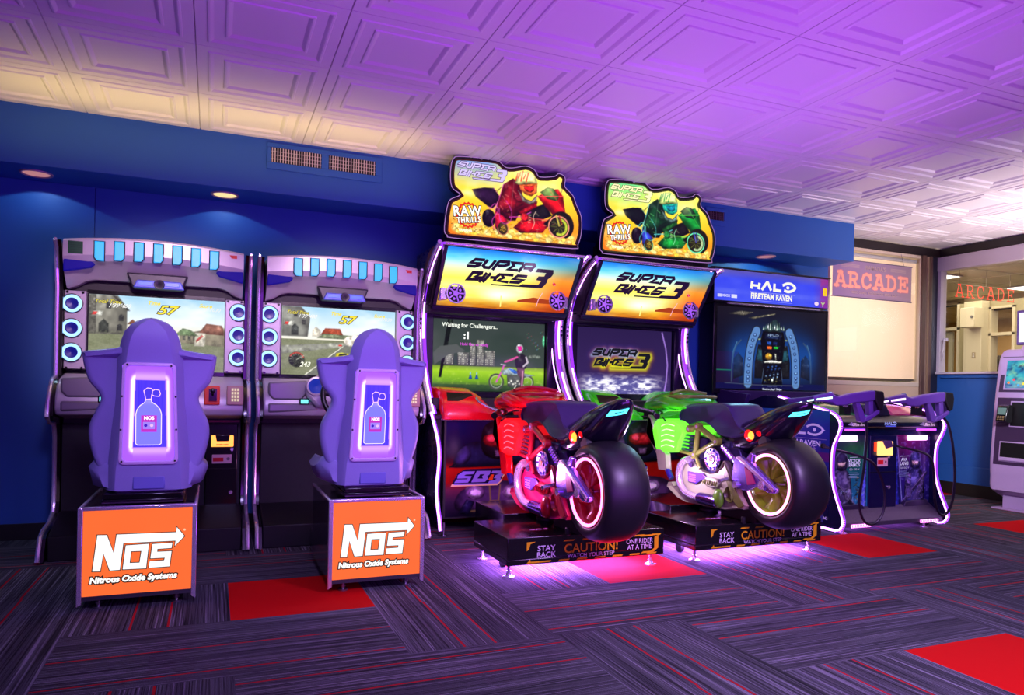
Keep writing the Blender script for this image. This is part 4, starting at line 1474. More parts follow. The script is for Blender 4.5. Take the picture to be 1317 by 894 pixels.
def seat_outline(cx):
    Lp = [(.041 - .03, 1.283), (-.030, 1.276), (-.070, 1.245), (-.092, 1.19), (-.115, 1.15), (-.19, 1.135), (-.262, 1.125), (-.268, 1.10), (-.262, 1.06), (-.243, .995), (-.205, .945),
          (-.195, .91), (-.215, .86), (-.240, .80), (-.243, .735), (-.225, .65), (-.195, .575), (-.172, .50)]
    pts = cr2([(x - .0, z) for x, z in Lp], 4)
    right = [(-x + .014, z) for x, z in pts[::-1]]
    return [(cx + x, z) for x, z in pts] + [(cx + x, z) for x, z in right]


def racing_seat(cx, yf, scx, label):
    R = thing('racing_chair', (cx, yf + .3, 0), label, 'seat', 'seats of the racing cabinets')
    X = lambda v: cx + v
    b = MB()
    b.box(X(-.232), X(.232), yf + .008, yf + .62, .05, .435)
    b.box(X(-.20), X(.20), yf + .62, yf + .98, .02, .13)
    P_ = b.build('pedestal', BLACKG, R, bevel=.006)
    a = Art((cx, yf, 0))
    nos_panel(a)
    a.build('orange_logo_panel', art_mat('orange_lightbox', 1.15, .3, base=0), R)
    tr_ = MB()
    for s in (-1, 1):
        tr_.prism([(X(s * .2150), .03), (X(s * .2350), .018), (X(s * .2350), .446), (X(s * .2150), .446)], 'y', yf - .008, yf + .02)
        tr_.tube([(X(s * .228), yf + .0, .44), (X(s * .228), yf + .62, .44)], .009, 8)
    tr_.prism([(X(-.22), .432), (X(.22), .432), (X(.22), .448), (X(-.22), .448)], 'y', yf - .008, yf + .02)
    tr_.build('chrome_trim', CHROME, R, bevel=.003)
    MB().box(X(-.2145), X(.2145), yf - .004, yf + .01, .044, .062).build('bottom_strip', DARKG, R)
    for sx_, yy in ((-.155, .04), (.155, .04), (-.155, .5), (.155, .5)):
        f = MB().cyl((X(sx_), yf + yy, 0), .008, .0, .06, seg=10).cyl((X(sx_), yf + yy, 0), .024, 0, .008, seg=16).cyl((X(sx_), yf + yy, 0), .013, .018, .028, seg=6)
        f.build('levelling_foot', STEEL, R)
    rl = MB().box(X(-.155), X(.175), yf + .05, yf + .5, .448, .468).box(X(-.15), X(.17), yf + .06, yf + .52, .468, .492)
    rl.build('slide_rail', BLACKG, R, bevel=.003)
    # seat shell
    ol = seat_outline(scx)
    n = len(ol)
    zc = .9
    yb0 = yf + .135

    def yface(z):
        return yb0 - (z - .5) * .12
    rings = []
    for inset, dy in ((.030, .10), (.004, .085), (0, .06), (0, .025), (.008, .008), (.026, 0.0)):
        ring = []
        for i, (x, z) in enumerate(ol):
            px, pz = ol[i - 1]
            qx, qz = ol[(i + 1) % n]
            tx, tz = qx - px, qz - pz
            L_ = sqrt(tx * tx + tz * tz) or 1
            nx_, nz_ = -tz / L_, tx / L_
            if (x + nx_ * .01 - scx) ** 2 + (z + nz_ * .01 - zc) ** 2 > (x - scx) ** 2 + (z - zc) ** 2:
                nx_, nz_ = -nx_, -nz_
            wing = max(0, abs(x - scx) - .12)
            ring.append((x + nx_ * inset, yface(z) + dy + wing * .28, z + nz_ * inset))
        rings.append(ring)
    sh_ = MB()
    nn_ = n
    vs = [p for r in rings for p in r]
    fs = []
    for i in range(len(rings) - 1):
        for k in range(n):
            l = (k + 1) % n
            fs.append((i * n + k, i * n + l, (i + 1) * n + l, (i + 1) * n + k))
    # front and back skins: bridge left/right outline points so they stay smooth
    half = n // 2
    for base in (0, (len(rings) - 1) * n):
        for i in range(half - 1):
            fs.append((base + i, base + i + 1, base + n - 2 - i, base + n - 1 - i))
    sh_.add(vs, fs)
    S_ = sh_.build('seat_shell', SEATP, R, angle=60)
    # raised spine on the back
    sp = MB()
    zs = [.50, .53, .60, .70, .80, .90, .98, 1.06, 1.10, 1.14, 1.18, 1.22, 1.25, 1.268]
    wl_ = [.150, .150, .146, .135, .125, .118, .112, .108, .106, .100, .092, .078, .055, .03]
    rr = []
    for z, w_ in zip(zs, wl_):
        y = yface(z)
        dp_ = .035 if z < 1.2 else .035 * max(.15, (1.285 - z) / .085)
        c0 = scx + .007
        rr.append([(c0 - w_ - .028, y + .03, z), (c0 - w_, y - dp_ + .012, z), (c0 - w_ + .015, y - dp_, z), (c0 + w_ - .015, y - dp_, z), (c0 + w_, y - dp_ + .012, z), (c0 + w_ + .028, y + .03, z)])
    sp.loft(rr)
    sp.build('spine_panel', SEATP, R, angle=30)
    # cushion in front
    cu = MB()
    cr_ = []
    for t_, w_, z0_, z1_ in ((.09, .17, .49, .60), (.14, .215, .49, .625), (.25, .225, .49, .60), (.38, .225, .49, .59), (.48, .22, .495, .60), (.53, .19, .51, .585)):
        y = yf + t_ + .05
        cr_.append([(scx - w_ - .01, y, z0_ + .03), (scx - w_ - .03, y, z1_ - .02), (scx - w_ + .0, y, z1_ + .02), (scx - w_ * .6, y, z1_ - .02), (scx + w_ * .6, y, z1_ - .02), (scx + w_, y, z1_ + .02), (scx + w_ + .03, y, z1_ - .02), (scx + w_ + .01, y, z0_ + .03), (scx + w_ * .7, y, z0_), (scx - w_ * .7, y, z0_)])
    cu.loft(cr_).build('seat_cushion', SEATP, R, angle=50)
    # lit window with the bottle
    O_ = Vector((scx + .030 - .023 + .0, yface(.85) - .037, .85))
    V_ = Vector((0, -.12, 1)).normalized()
    f = MB()
    ww = lambda z: .104 + (1.08 - z) * .032
    outer = [(-.104, .231), (.104, .229), (.120, -.226), (-.120, -.226)]
    fr2 = MB()
    ring_o = [(-.090, .231), (.090, .231), (.103, .222), (.107, .205), (.121, -.205), (.118, -.22), (.104, -.230), (-.104, -.230), (-.118, -.22), (-.121, -.205), (-.107, .205), (-.103, .222)]
    ring_i = [(x * .89, z * .945) for x, z in ring_o]

    def wp(u, v, d):
        p_ = O_ + Vector((1, 0, 0)) * u + V_ * v + Vector((0, -1, -.12)).normalized() * d
        return p_
    rg = [[wp(u, v, -.01) for u, v in ring_o], [wp(u, v, .008) for u, v in ring_o], [wp(u * .97, v * .985, .011) for u, v in ring_o], [wp(u, v, .011) for u, v in ring_i], [wp(u * .98, v * .985, .002) for u, v in ring_i]]
    fr2.loft(rg, cap=False)
    WF = fr2.build('window_frame', mat('pink_white_frame', (.78, .70, .84), .35, emit=(.75, .5, .95), es=.12), R, angle=40)
    sc2 = MB()
    for u, v in ((-.088, .222), (.088, .220), (-.108, .08), (.108, .08), (-.112, -.07), (.112, -.07), (-.108, -.215), (.108, -.215)):
        p_ = wp(u, v, .0125)
        sc2.ell(p_, (.0045, .003, .0045), 8, 6)
    sc2.build('screws', BLACKM, WF)
    a = Art(wp(0, 0, .003), (1, 0, 0), V_)

    def glowfn(u, v):
        # rectangular recess with lit rim: distance outside the dark inner panel
        dx = max(0, abs(u - .52) * 2 - (.54 + .10 * (1 - v))) / .42
        dy = max(0, abs(v - .5) * 2 - .70) / .30
        e = sqrt(dx * dx + dy * dy)
        if e <= 0:
            return mixc((.20, .14, .80), (.34, .24, .92), fbm(u * 40, v * 3, 4) * .6 + .4 * max(0, abs(u - .5) * 2.4 - .3))
        side = (1.0 if u < .5 else .72) if dx > 0 else .42
        g = math.exp(-((e - .22) ** 2) / (.030 if dx > 0 else .10)) * side * (1 if dy == 0 else .75)
        return mixc((.56, .30, .95), (1.0, .94, 1.0), min(1, g * 1.15))
    rs = Ras(-.108, .108, -.218, .218, 76, 150, vol=0, tex=0)
    rs.grid(-.108, .108, -.218, .218, 1, 1, glowfn)
    rs.onto(a)
    # gas bottle drawing
    bo = [(-.053, -.135), (-.053, .0), (-.048, .020), (-.036, .038), (-.018, .052), (-.014, .066), (.008, .068), (.010, .054), (.030, .040), (.044, .022), (.050, .0), (.050, -.135), (.042, -.142), (-.045, -.142)]
    a.poly(bo, lambda u, v: mixc((.42, .40, .98), (.55, .50, 1.0), math.exp(-((u) / .018) ** 2)))
    a.line(bo, .0032, (.86, .78, 1.0), closed=True)
    vl = [(-.014, .066), (-.018, .088), (-.022, .105), (-.008, .118), (.008, .116), (.014, .106), (.024, .112), (.040, .108), (.045, .092), (.040, .080), (.020, .082), (.010, .088), (.008, .068)]
    a.poly(vl, (.24, .18, .75))
    a.line(vl, .0030, (.90, .70, .98), closed=True)
    a.line([(.014, .106), (.012, .088)], .002, (.90, .70, .98))
    a.rect(-.032, -.082, .032, -.006, (.62, .16, .62))
    a.text('NOS', .0, -.019, .020, (.93, .85, 1.0), bold=.001)
    a.rect(-.024, -.068, .024, -.036, (.52, .42, .88))
    a.ell(-.013, -.052, .007, .007, (.2, .1, .6), 10)
    a.ell(.011, -.052, .007, .007, (.75, .6, .95), 10)
    a.build('lit_window', art_mat('lit_window_art', 1.7, .2, base=0), R)
    # recessed slot low on the back
    zz = .538
    y_ = yface(zz) - .036
    MB().box(scx - .058, scx + .075, y_ - .003, y_ + .01, .505, .566).build('lower_recess', mat('seat_recess', (.42, .44, .72), .5), R, bevel=.006)
    return R


racing_cabinet(-.325, 'racing cabinet at the end of the row with a green sticker on its silver hood', 0)
racing_cabinet(.785, 'racing cabinet next to the motorcycle machines, yellow car on its screen', 1)
racing_seat(-.292, 3.55, -.272, 'violet blue racing seat with orange logo pedestal at the end of the row')
racing_seat(.755, 3.49, .738, 'violet blue racing seat on orange logo pedestal beside the red carpet tile')

# ---------------------------------------------------------------- motorcycle cabinets
INK = (.10, .04, .16)


def sb_logo(a, du, dv, k, col, w=.0235, shadow=None, sh=None):
    """angular two-line logo; k scales it, (du, dv) moves it"""
    def T(p):
        return (du + p[0] * k, dv + p[1] * k)
    passes = ([(shadow, w + sh)] if shadow else []) + [(col, w)]
    for c, ww in passes:
        for st in SBSTROKES:
            pts = [T(p) for p in st]
            a.line(pts, ww * k, c, up=False)
        a.k += 1
        if c is shadow:
            a.line([T(p) for p in SB3POLY], sh * k, c, closed=True, up=False)
        a.poly([T(p) for p in SB3POLY], c)


def sunset(u, v):
    s = ramp([(0, (.92, .50, .05)), (.10, (.98, .72, .10)), (.22, (1.0, .90, .25)), (.36, (1, .98, .55)), (.50, (.98, .93, .35)), (.62, (1.0, .96, .62)), (.74, (.80, .96, .92)), (.86, (.30, .78, .96)), (1, (.10, .45, .88))], v)
    c = fbm(u * 5, v * 9, 7)
    s = mixc(s, (1, 1, .85), max(0, c - .5) * 1.2)
    r = max(0, u - .62) / .38
    s = mixc(s, ramp([(0, (.75, .12, .02)), (.3, (.95, .22, .02)), (.55, (1, .48, .05)), (.8, (.3, .5, .5)), (1, (.12, .4, .8))], v), min(.85, r * 1.1 * (1 - max(0, v - .6) * 1.5)))
    d = ((u - .45) / .16) ** 2 + ((v - .25) / .12) ** 2
    s = mixc(s, (1, 1, .92), math.exp(-d))
    g = max(0, .17 - v) / .17
    s = mixc(s, (.50, .26, .03), g * .55 * fbm(u * 10, v * 40, 9) * 1.6)
    return s


def motorcycle_art(a, scheme):
    """generic racer leaning over a sport bike, printed on the topper"""
    red = scheme == 'red'
    P = (lambda r_, g_: r_ if red else g_)
    body = P((.45, .04, .10), (.05, .16, .10))
    main = P((.86, .07, .10), (.06, .52, .18))
    hot = P((1.0, .28, .28), (.35, .85, .25))
    ring = P((1.0, .62, .50), (.45, .95, .70))
    trim_ = P((.85, .25, .70), (.35, .80, .80))
    fend = P((.80, .08, .20), (.18, .22, .72))
    a.poly(T_TAIL, P((.16, .07, .20), (.05, .07, .08)))
    a.line(T_TAIL[2:7], .004, trim_)
    a.ell(-.2144, 2.165, .050, .062, (.07, .04, .08), 24)
    a.poly(T_HUB, fend)
    a.ell(-.108, 2.105, .040, .046, (.30, .22, .06), 24)
    a.line(circ(-.108, 2.105, .038, .044, 24, 180, 400), .005, ring)
    for k in range(14):
        a.ell(-.108 + .022 * cos(k * 2.4) * (k / 14), 2.105 + .028 * sin(k * 2.4) * (k / 14), .004, .004, (.75, .60, .12), 6, up=False)
    a.k += 1
    a.poly(T_LOWER, main)
    a.poly(T_ENG, (.10, .09, .10))
    a.poly(T_FAIR, main)
    a.poly(T_SCREEN, P((.30, .45, .20), (.10, .22, .16)))
    a.line([T_FAIR[0], T_FAIR[3]], .006, hot)
    a.line([T_FAIR[1], T_FAIR[4]], .004, hot)
    a.line([(p[0], p[1] + .006) for p in T_LOWER[1:5]], .006, hot)
    # windscreen and mirror
    a.ell(.345, 2.46, .016, .026, P((.15, .30, .20), (.05, .15, .10)), 14)
    a.line([(.345, 2.435), (.335, 2.40)], .004, P((.3, .2, .2), (.1, .3, .2)))
    a.poly(T_BODY, body)
    a.poly([(p[0] * .62 - .045, 2.30 + (p[1] - 2.30) * .62) for p in T_BODY], P((.66, .08, .14), (.07, .30, .16)))
    a.line([T_BODY[0], T_BODY[-1], T_BODY[-2]], .005, trim_)
    a.line(cr2([(-.14, 2.24), (-.13, 2.16), (-.09, 2.14), (-.05, 2.17), (-.05, 2.24), (-.09, 2.30)], 5), .005, trim_)
    a.line(cr2([(-.21, 2.23), (-.17, 2.27), (-.15, 2.22), (-.19, 2.15), (-.17, 2.09)], 5), .005, trim_)
    a.line([(-.06, 2.19), (.02, 2.20), (.10, 2.24)], .006, trim_)
    a.poly(T_ARM, P((.74, .06, .10), (.10, .38, .14)))
    a.ell(.055, 2.20, .032, .030, P((.85, .12, .14), (.12, .5, .22)), 16)
    for k in range(4):
        a.line([(.085, 2.215 - k * .016), (.10, 2.217 - k * .016)], .004, (.9, .9, .8), up=False)
    a.k += 1
    a.line(cr2([(.14, 2.25), (.12, 2.21), (.13, 2.17), (.115, 2.13)], 4), .005, P((.95, .8, .7), (.6, .95, .7)))
    a.poly(T_HELM, P((1.0, .97, .60), (.90, .98, .55)))
    for k in range(5):
        a.line([(-.02 + k * .020, 2.45 + (k % 2) * .02), (-.005 + k * .020, 2.50 + (k % 3) * .01)], .009, P((.90, .16, .10), (.10, .5, .2)), up=False)
    a.k += 1
    a.poly(T_CHIN, P((.78, .70, .66), (.55, .75, .72)))
    a.poly(T_VISOR, P((.95, .40, .15), (.08, .72, .62)))
    a.poly([(p[0] * .6 + .035, 2.41 + (p[1] - 2.41) * .55) for p in T_VISOR], P((.90, .12, .12), (.05, .5, .62)))
    a.line([T_CHIN[0], T_CHIN[1], T_CHIN[2], T_CHIN[3]], .005, (.25, .2, .2))
    # front wheel
    a.poly([(.20, 2.17)] + circ(.345, 2.175, .098, .098, 24, 150, -70) + [(.33, 2.10)], (.12, .10, .04))
    a.ell(.322, 2.160, .086, .080, (.12, .11, .05), 28)
    a.line(circ(.322, 2.160, .080, .076, 32), .009, ring, closed=True)
    a.line(circ(.330, 2.160, .052, .054, 24, -110, 80), .018, P((.75, .80, .20), (.70, .80, .60)))
    a.line([(.30, 2.24), (.325, 2.17)], .012, P((.8, .7, .3), (.25, .25, .75)))
    a.line([(.325, 2.24), (.345, 2.18)], .008, P((.7, .15, .1), (.15, .2, .6)))


def topper(cx, parent, scheme):
    red = scheme == 'red'
    out_ = [(cx + x, z) for x, z in cr2(TOP, 3, True)]
    t = MB().prism(out_, 'y', 4.625, 4.69)
    T_ = t.build('topper_sign', mat('topper_black', (.05, .04, .06), .25), parent, bevel=.006)
    MB().box(cx - .30, cx + .32, 4.655, 4.70, 1.93, 2.05).box(cx - .50, cx + .50, 4.69, 4.78, 1.955, 2.08).build('topper_stand', BLACKM, parent, bevel=.004)
    a = Art((cx, 4.6235, 0))
    ctr = (0.0, 2.26)
    ins = []
    base = TOP
    n = len(base)
    for i, (x, z) in enumerate(base):
        px, pz = base[i - 1]
        qx, qz = base[(i + 1) % n]
        tx, tz = qx - px, qz - pz
        L_ = sqrt(tx * tx + tz * tz)
        ins.append((x + tz / L_ * -.022 * -1, z - tx / L_ * .022 * 1))
    # choose the inward side
    if max(p[0] for p in ins) > max(p[0] for p in base):
        ins = []
        for i, (x, z) in enumerate(base):
            px, pz = base[i - 1]
            qx, qz = base[(i + 1) % n]
            tx, tz = qx - px, qz - pz
            L_ = sqrt(tx * tx + tz * tz)
            ins.append((x - tz / L_ * .022, z + tx / L_ * .022))
    a.line(cr2(base, 3, True), .005, (.62, .45, .72), closed=True)

    def bg(x, z):
        u = (x + .53) / 1.06
        v = (z - 2.0) / .57
        s = ramp([(0, (.88, .42, .03)), (.2, (.98, .62, .06)), (.45, (1.0, .80, .12)), (.75, (1.0, .93, .30)), (1, (1.0, .96, .45))], v)
        s = mixc(s, (1, .98, .72), max(0, fbm(u * 8, v * 7, 11) - .45) * 1.5)
        s = mixc(s, (.95, .34, .04), max(0, u - .75) * 1.6 * (1 - v) + max(0, .15 - u) * 3 * (1 - v))
        if u < .45 and v > .55:
            k = min(1, (v - .62) * 3.2) * min(1, (.48 - u) * 5)
            s = mixc(s, (.42, .55, .92) if red else (.35, .85, .55), max(0, k) * .85)
        return s
    sm = cr2(ins, 2, True)
    a.poly(sm, bg)
    rs = Ras(-.535, .535, 1.99, 2.585, 230, 128, vol=.75, tex=.55)
    rs.grid(-.53, .53, 2.0, 2.57, 1, 1, lambda u, v: bg(-.53 + 1.06 * u, 2.0 + .57 * v))
    for k in range(60):
        x = -.46 + .0155 * k
        rs.ell(x, 2.070 + .020 * sin(k * 1.9), .020 + .012 * ((k * 7) % 5) / 5, .014 + .008 * sin(k), mixc((1.0, .94, .60), (.98, .72, .14), (k % 5) / 5), 10, vol=.3, soft=.008)
    for k in range(90):
        x = -.48 + .0042 * k
        rs.ell(x, 2.10 + .035 * sin(k * 2.7), .005, .004, ((.45, .30, .05), (.95, .80, .30), (.70, .45, .06))[k % 3], 8, vol=0)
    motorcycle_art(rs, scheme)
    # finer machinery painted over the big shapes
    dark = (.12, .03, .06) if red else (.02, .09, .05)
    lite = (1.0, .55, .50) if red else (.55, 1.0, .55)
    for k in range(46):
        x = -.12 + .40 * ((k * 37) % 47) / 47
        z = 2.10 + .14 * ((k * 23) % 41) / 41
        rs.line([(x, z), (x + .022 * cos(k * 1.7), z + .018 * sin(k * 2.3))], .004, (dark, lite, (.05, .04, .05), (.85, .80, .60))[k % 4], alpha=.7)
    for k in range(22):
        x = -.17 + .16 * ((k * 31) % 29) / 29
        z = 2.20 + .20 * ((k * 17) % 23) / 23
        rs.line([(x, z), (x + .030 * cos(k), z + .030 * sin(k))], .005, (dark, lite)[k % 3 == 0], alpha=.6)
    for k in range(16):
        an = k * pi / 8
        rs.line([(.322 + .015 * cos(an), 2.160 + .014 * sin(an)), (.322 + .060 * cos(an), 2.160 + .056 * sin(an))], .004, ((.70, .75, .25), (.20, .18, .05))[k % 2], alpha=.8)
    rs.glow(.02, 2.50, .07, .03, (1.0, 1.0, .75), .55)
    rs.glow(-.37, 2.32, .05, .02, (1.0, .95, .70), .8)
    rs.glow(.22, 2.42, .05, .05, (1.0, 1.0, .60), .35)
    for q in ((-.02, .30), (.16, .18)):
        rs.line([(q[0], 2.56), (q[0] - .03, 2.56 - q[1])], .003, (1.0, .95, .95), alpha=.5)
    rs.onto(a, sm)
    a.line(sm, .010, (.22, .08, .04) if red else (.20, .20, .06), closed=True)
    # reflections of the sky at the head of the sign
    # logo
    k = .43
    col = (.80, .74, .93) if red else (.97, .96, .70)
    sh = (.30, .16, .42) if red else (.35, .33, .22)
    sb_logo(a, -.262, 2.318, k * 1.27, col, w=.019, shadow=sh, sh=.014)
    # publisher badge
    cxx, czz = -.375, 2.165
    spk = []
    for q in range(36):
        r_ = .082 if q % 2 else .072
        spk.append((cxx + .010 + r_ * cos(q * pi / 18), czz + .004 + r_ * 1.02 * sin(q * pi / 18)))
    a.line(spk, .012, (.85, .14, .06), closed=True)
    a.line(circ(cxx + .01, czz + .004, .058), .005, (.85, .16, .06), closed=True)
    for bold, c in ((.0075, (.10, .05, .04)), (.0022, (1, .99, .96))):
        a.text('RAW', cxx, czz + .026, .096, c, bold=bold, rot=.10, sx=.86, spacing=1.12)
        a.text('THRILLS', cxx + .014, czz - .030, .054, c, bold=bold * .7, rot=.14, sx=.80, spacing=1.12)
    a.text('YAMAHA', -.385, 2.062, .024, (1, .97, .80), bold=.0015)
    a.build('backlit_picture', ART_BACK, T_)
    bl = MB()
    for q in (8, 11, 13, 22, 28, 2):
        x, z = TOP[q]
        ix, iz = ins[q]
        bl.cyl((cx + (x + ix) / 2, 4.6225, (z + iz) / 2), .005, -.001, .001, 'y', 8)
    bl.build('mounting_screws', BLACKM, T_)


def front_panel_art(a, cx):
    def bg(u, v):
        s = ramp([(0, (.05, .02, .10)), (.16, (.20, .10, .22)), (.28, (.42, .12, .26)), (.36, (.62, .04, .05)), (.50, (.72, .06, .03)), (.56, (.30, .02, .06)), (.66, (.06, .03, .16)), (1, (.08, .05, .30))], v)
        return mixc(s, (.02, .01, .06), .35 * fbm(u * 6, v * 5, 13))
    a.grid(-.455, .455, .10, .765, 30, 34, bg)
    # rider bust
    a.poly(cr2([(-.40, .47), (-.36, .57), (-.24, .62), (-.12, .60), (.02, .60), (.16, .58), (.26, .50), (.27, .46), (-.38, .44)], 4, True), (.09, .07, .20))
    a.poly(cr2([(-.40, .47), (-.37, .55), (-.30, .59), (-.27, .52), (-.33, .46)], 4, True), (.22, .15, .38))
    a.poly(cr2([(-.19, .55), (-.20, .66), (-.16, .745), (-.06, .765), (.04, .745), (.07, .66), (.05, .56), (-.02, .50), (-.12, .50)], 4, True), (.10, .05, .12))
    a.poly(cr2([(-.17, .60), (-.175, .66), (-.06, .675), (.05, .66), (.045, .60), (-.06, .575)], 4, True), (.55, .05, .10))
    a.poly(cr2([(-.16, .62), (-.16, .66), (-.10, .667), (-.10, .61)], 3, True), (.85, .15, .25))
    a.poly([(-.10, .56), (-.02, .56), (-.03, .51), (-.09, .51)], (.30, .18, .34))
    for k in range(3):
        a.line([(-.09, .55 - k * .014), (-.03, .55 - k * .014)], .004, (.65, .35, .6), up=False)
    a.k += 1
    # bike headlamps below the band
    a.poly(cr2([(-.34, .13), (-.36, .26), (-.20, .33), (.02, .34), (.18, .30), (.22, .20), (.16, .12)], 4, True), (.26, .13, .33))
    for x_ in (-.235, .035):
        a.ell(x_, .262, .070, .048, (.60, .34, .68))
        a.ell(x_, .262, .048, .034, (.82, .60, .90))
    a.line([(-.13, .31), (-.12, .20), (-.06, .20), (-.05, .31)], .010, (.50, .36, .22))
    a.line([(-.27, .135), (-.12, .14), (-.10, .20)], .010, (.45, .32, .22))
    a.line([(-.08, .20), (-.06, .14), (.06, .14)], .010, (.45, .32, .22))
    a.poly([(-.36, .12), (-.30, .22), (-.24, .20), (-.28, .11)], (.10, .06, .22))


def sb3_badge(a):
    a.poly(SB_OUT, (.88, .62, .55))
    a.poly([(-.155 + (p[0] + .155) * .975, .4745 + (p[1] - .4745) * .90) for p in SB_OUT], (.09, .04, .20))
    grad = lambda x, z: mixc((.50, .35, .78), (.94, .66, .96), (z - .44) / .08)
    for pl, hl in ((SB_S, None), (SB_B, [SB_BH]), (SB_3, None), (SB_L, None)):
        a.poly(pl, grad, holes=hl)
    a.poly(SB_I, (.82, .22, .08))


def screen_waiting(a):
    def bg(u, v):
        if v < .36:
            g = ramp([(0, (.10, .17, .10)), (.09, (.30, .42, .20)), (.14, (.42, .62, .12)), (.28, (.62, .80, .12)), (.34, (.50, .62, .16)), (.36, (.22, .28, .14))], v)
            return mixc(g, (.75, .85, .35), max(0, fbm(u * 40, v * 30, 31) - .55) * 1.2) if v > .09 else mixc(g, (.16, .26, .18), fbm(u * 30, v * 30))
        return mixc(mixc((.12, .22, .14), (.30, .34, .30), fbm(u * 3, v * 3, 17)), (.20, .20, .25), v * .4)
    a.grid(-.455, .455, .97, 1.505, 80, 50, bg)
    # blocks of flats
    for x0, x1, z0, z1 in ((-.39, -.29, 1.16, 1.30), (-.26, -.17, 1.16, 1.26), (-.165, -.115, 1.16, 1.33), (-.11, -.05, 1.16, 1.36), (-.045, .04, 1.16, 1.28)):
        a.rect(x0, z0, x1, z1, (.40, .40, .38), up=False)
        a.k += 0
    a.k += 1
    for x0, x1, z0, z1 in ((-.39, -.29, 1.16, 1.30), (-.26, -.17, 1.16, 1.26), (-.165, -.115, 1.16, 1.33), (-.11, -.05, 1.16, 1.36), (-.045, .04, 1.16, 1.28)):
        i = x0 + .008
        while i < x1 - .008:
            j = z0 + .01
            while j < z1 - .01:
                if int(i * 1000 + j * 733) % 3:
                    a.rect(i, j, i + .007, j + .009, (.75, .74, .68), up=False)
                j += .016
            i += .013
    a.k += 1
    a.poly([(-.34, 1.505), (-.30, 1.505), (-.385, 1.07), (-.405, 1.07)], (.05, .09, .05))
    a.poly([(-.44, 1.16), (-.33, 1.24), (-.20, 1.27), (-.27, 1.32), (-.40, 1.30), (-.45, 1.25)], lambda x, z: (.32, .34, .33))
    for x in (-.17, -.12):
        a.poly([(x, 1.06), (x + .03, 1.06), (x + .022, 1.09), (x + .008, 1.09)], (.10, .30, .62))
        a.ell(x + .015, 1.105, .006, .012, (.55, .75, .8), 8)
    # motorbike and standing rider
    for cx_, r_ in ((.055, .058), (.315, .050)):
        a.line(circ(cx_, 1.045, r_, r_ * 1.0, 26), .012, (.28, .28, .27), closed=True)
        a.line(circ(cx_, 1.045, r_ * .80, r_ * .80, 22), .005, (.72, .74, .72), closed=True)
        for k in range(6):
            an = k * pi / 6
            a.line([(cx_ - r_ * .8 * cos(an), 1.045 - r_ * .8 * sin(an)), (cx_ + r_ * .8 * cos(an), 1.045 + r_ * .8 * sin(an))], .002, (.70, .72, .68), up=False)
        a.k += 1
    a.line([(.055, 1.045), (.10, 1.13), (.115, 1.17)], .013, (.80, .35, .70))
    a.line([(.09, 1.18), (.13, 1.175)], .006, (.8, .8, .85))
    a.poly([(.09, 1.13), (.16, 1.155), (.21, 1.14), (.28, 1.115), (.38, 1.10), (.30, 1.085), (.22, 1.10), (.16, 1.10), (.11, 1.10)], (.62, .70, .72))
    a.poly([(.15, 1.15), (.21, 1.14), (.25, 1.11), (.20, 1.11)], (.20, .42, .80))
    a.poly([(.14, 1.10), (.26, 1.10), (.28, 1.03), (.24, 1.00), (.15, 1.01)], (.35, .36, .36))
    for k in range(6):
        a.ell(.16 + .018 * k, 1.04 + .015 * sin(k * 2), .010, .008, (.80, .80, .76), 10, up=False)
    a.k += 1
    a.line([(.22, 1.02), (.20, .985), (.25, .985)], .008, (.85, .85, .8))
    a.poly([(.215, 1.25), (.205, 1.20), (.22, 1.15), (.30, 1.15), (.31, 1.21), (.30, 1.25), (.26, 1.27)], (.12, .10, .13))
    a.line([(.225, 1.24), (.17, 1.215), (.125, 1.20)], .016, (.82, .32, .58))
    a.line([(.30, 1.24), (.315, 1.20), (.28, 1.17)], .015, (.75, .70, .75))
    a.poly([(.225, 1.16), (.29, 1.16), (.285, 1.06), (.27, .98), (.25, .98), (.255, 1.08), (.235, 1.10), (.225, 1.12)], (.40, .25, .34))
    a.line([(.275, 1.13), (.27, 1.02)], .010, (.80, .55, .68))
    a.ell(.245, 1.305, .030, .036, (.80, .80, .84), 20)
    a.poly([(.225, 1.325), (.262, 1.325), (.262, 1.29), (.235, 1.285)], (.95, .12, .62))
    for k in range(26):
        a.ell(.30 + .15 * ((k * 37) % 29) / 29, 1.30 + .15 * ((k * 53) % 31) / 31, .0028, .0028, ((.35, .55, .75), (.7, .35, .35), (.4, .7, .45))[k % 3], 6, up=False)
    a.k += 1
    a.ell(.448, 1.37, .012, .045, (.35, .75, .55), 14)
    for x_, z_ in ((.34, 1.245), (.37, 1.25), (.40, 1.245)):
        a.ell(x_, z_, .025, .014, (.38, .42, .38), 12, up=False)
    a.k += 1
    a.text('Waiting for Challengers..', -.165, 1.462, .043, (.93, .95, .90), bold=.0008, sx=1.02)
    a.text(':1', -.19, 1.385, .072, (.97, .97, .95), bold=.003, sx=1.0)
    a.text('Hold Gas to ready', -.13, 1.322, .030, (.85, .30, .85), bold=.0005)


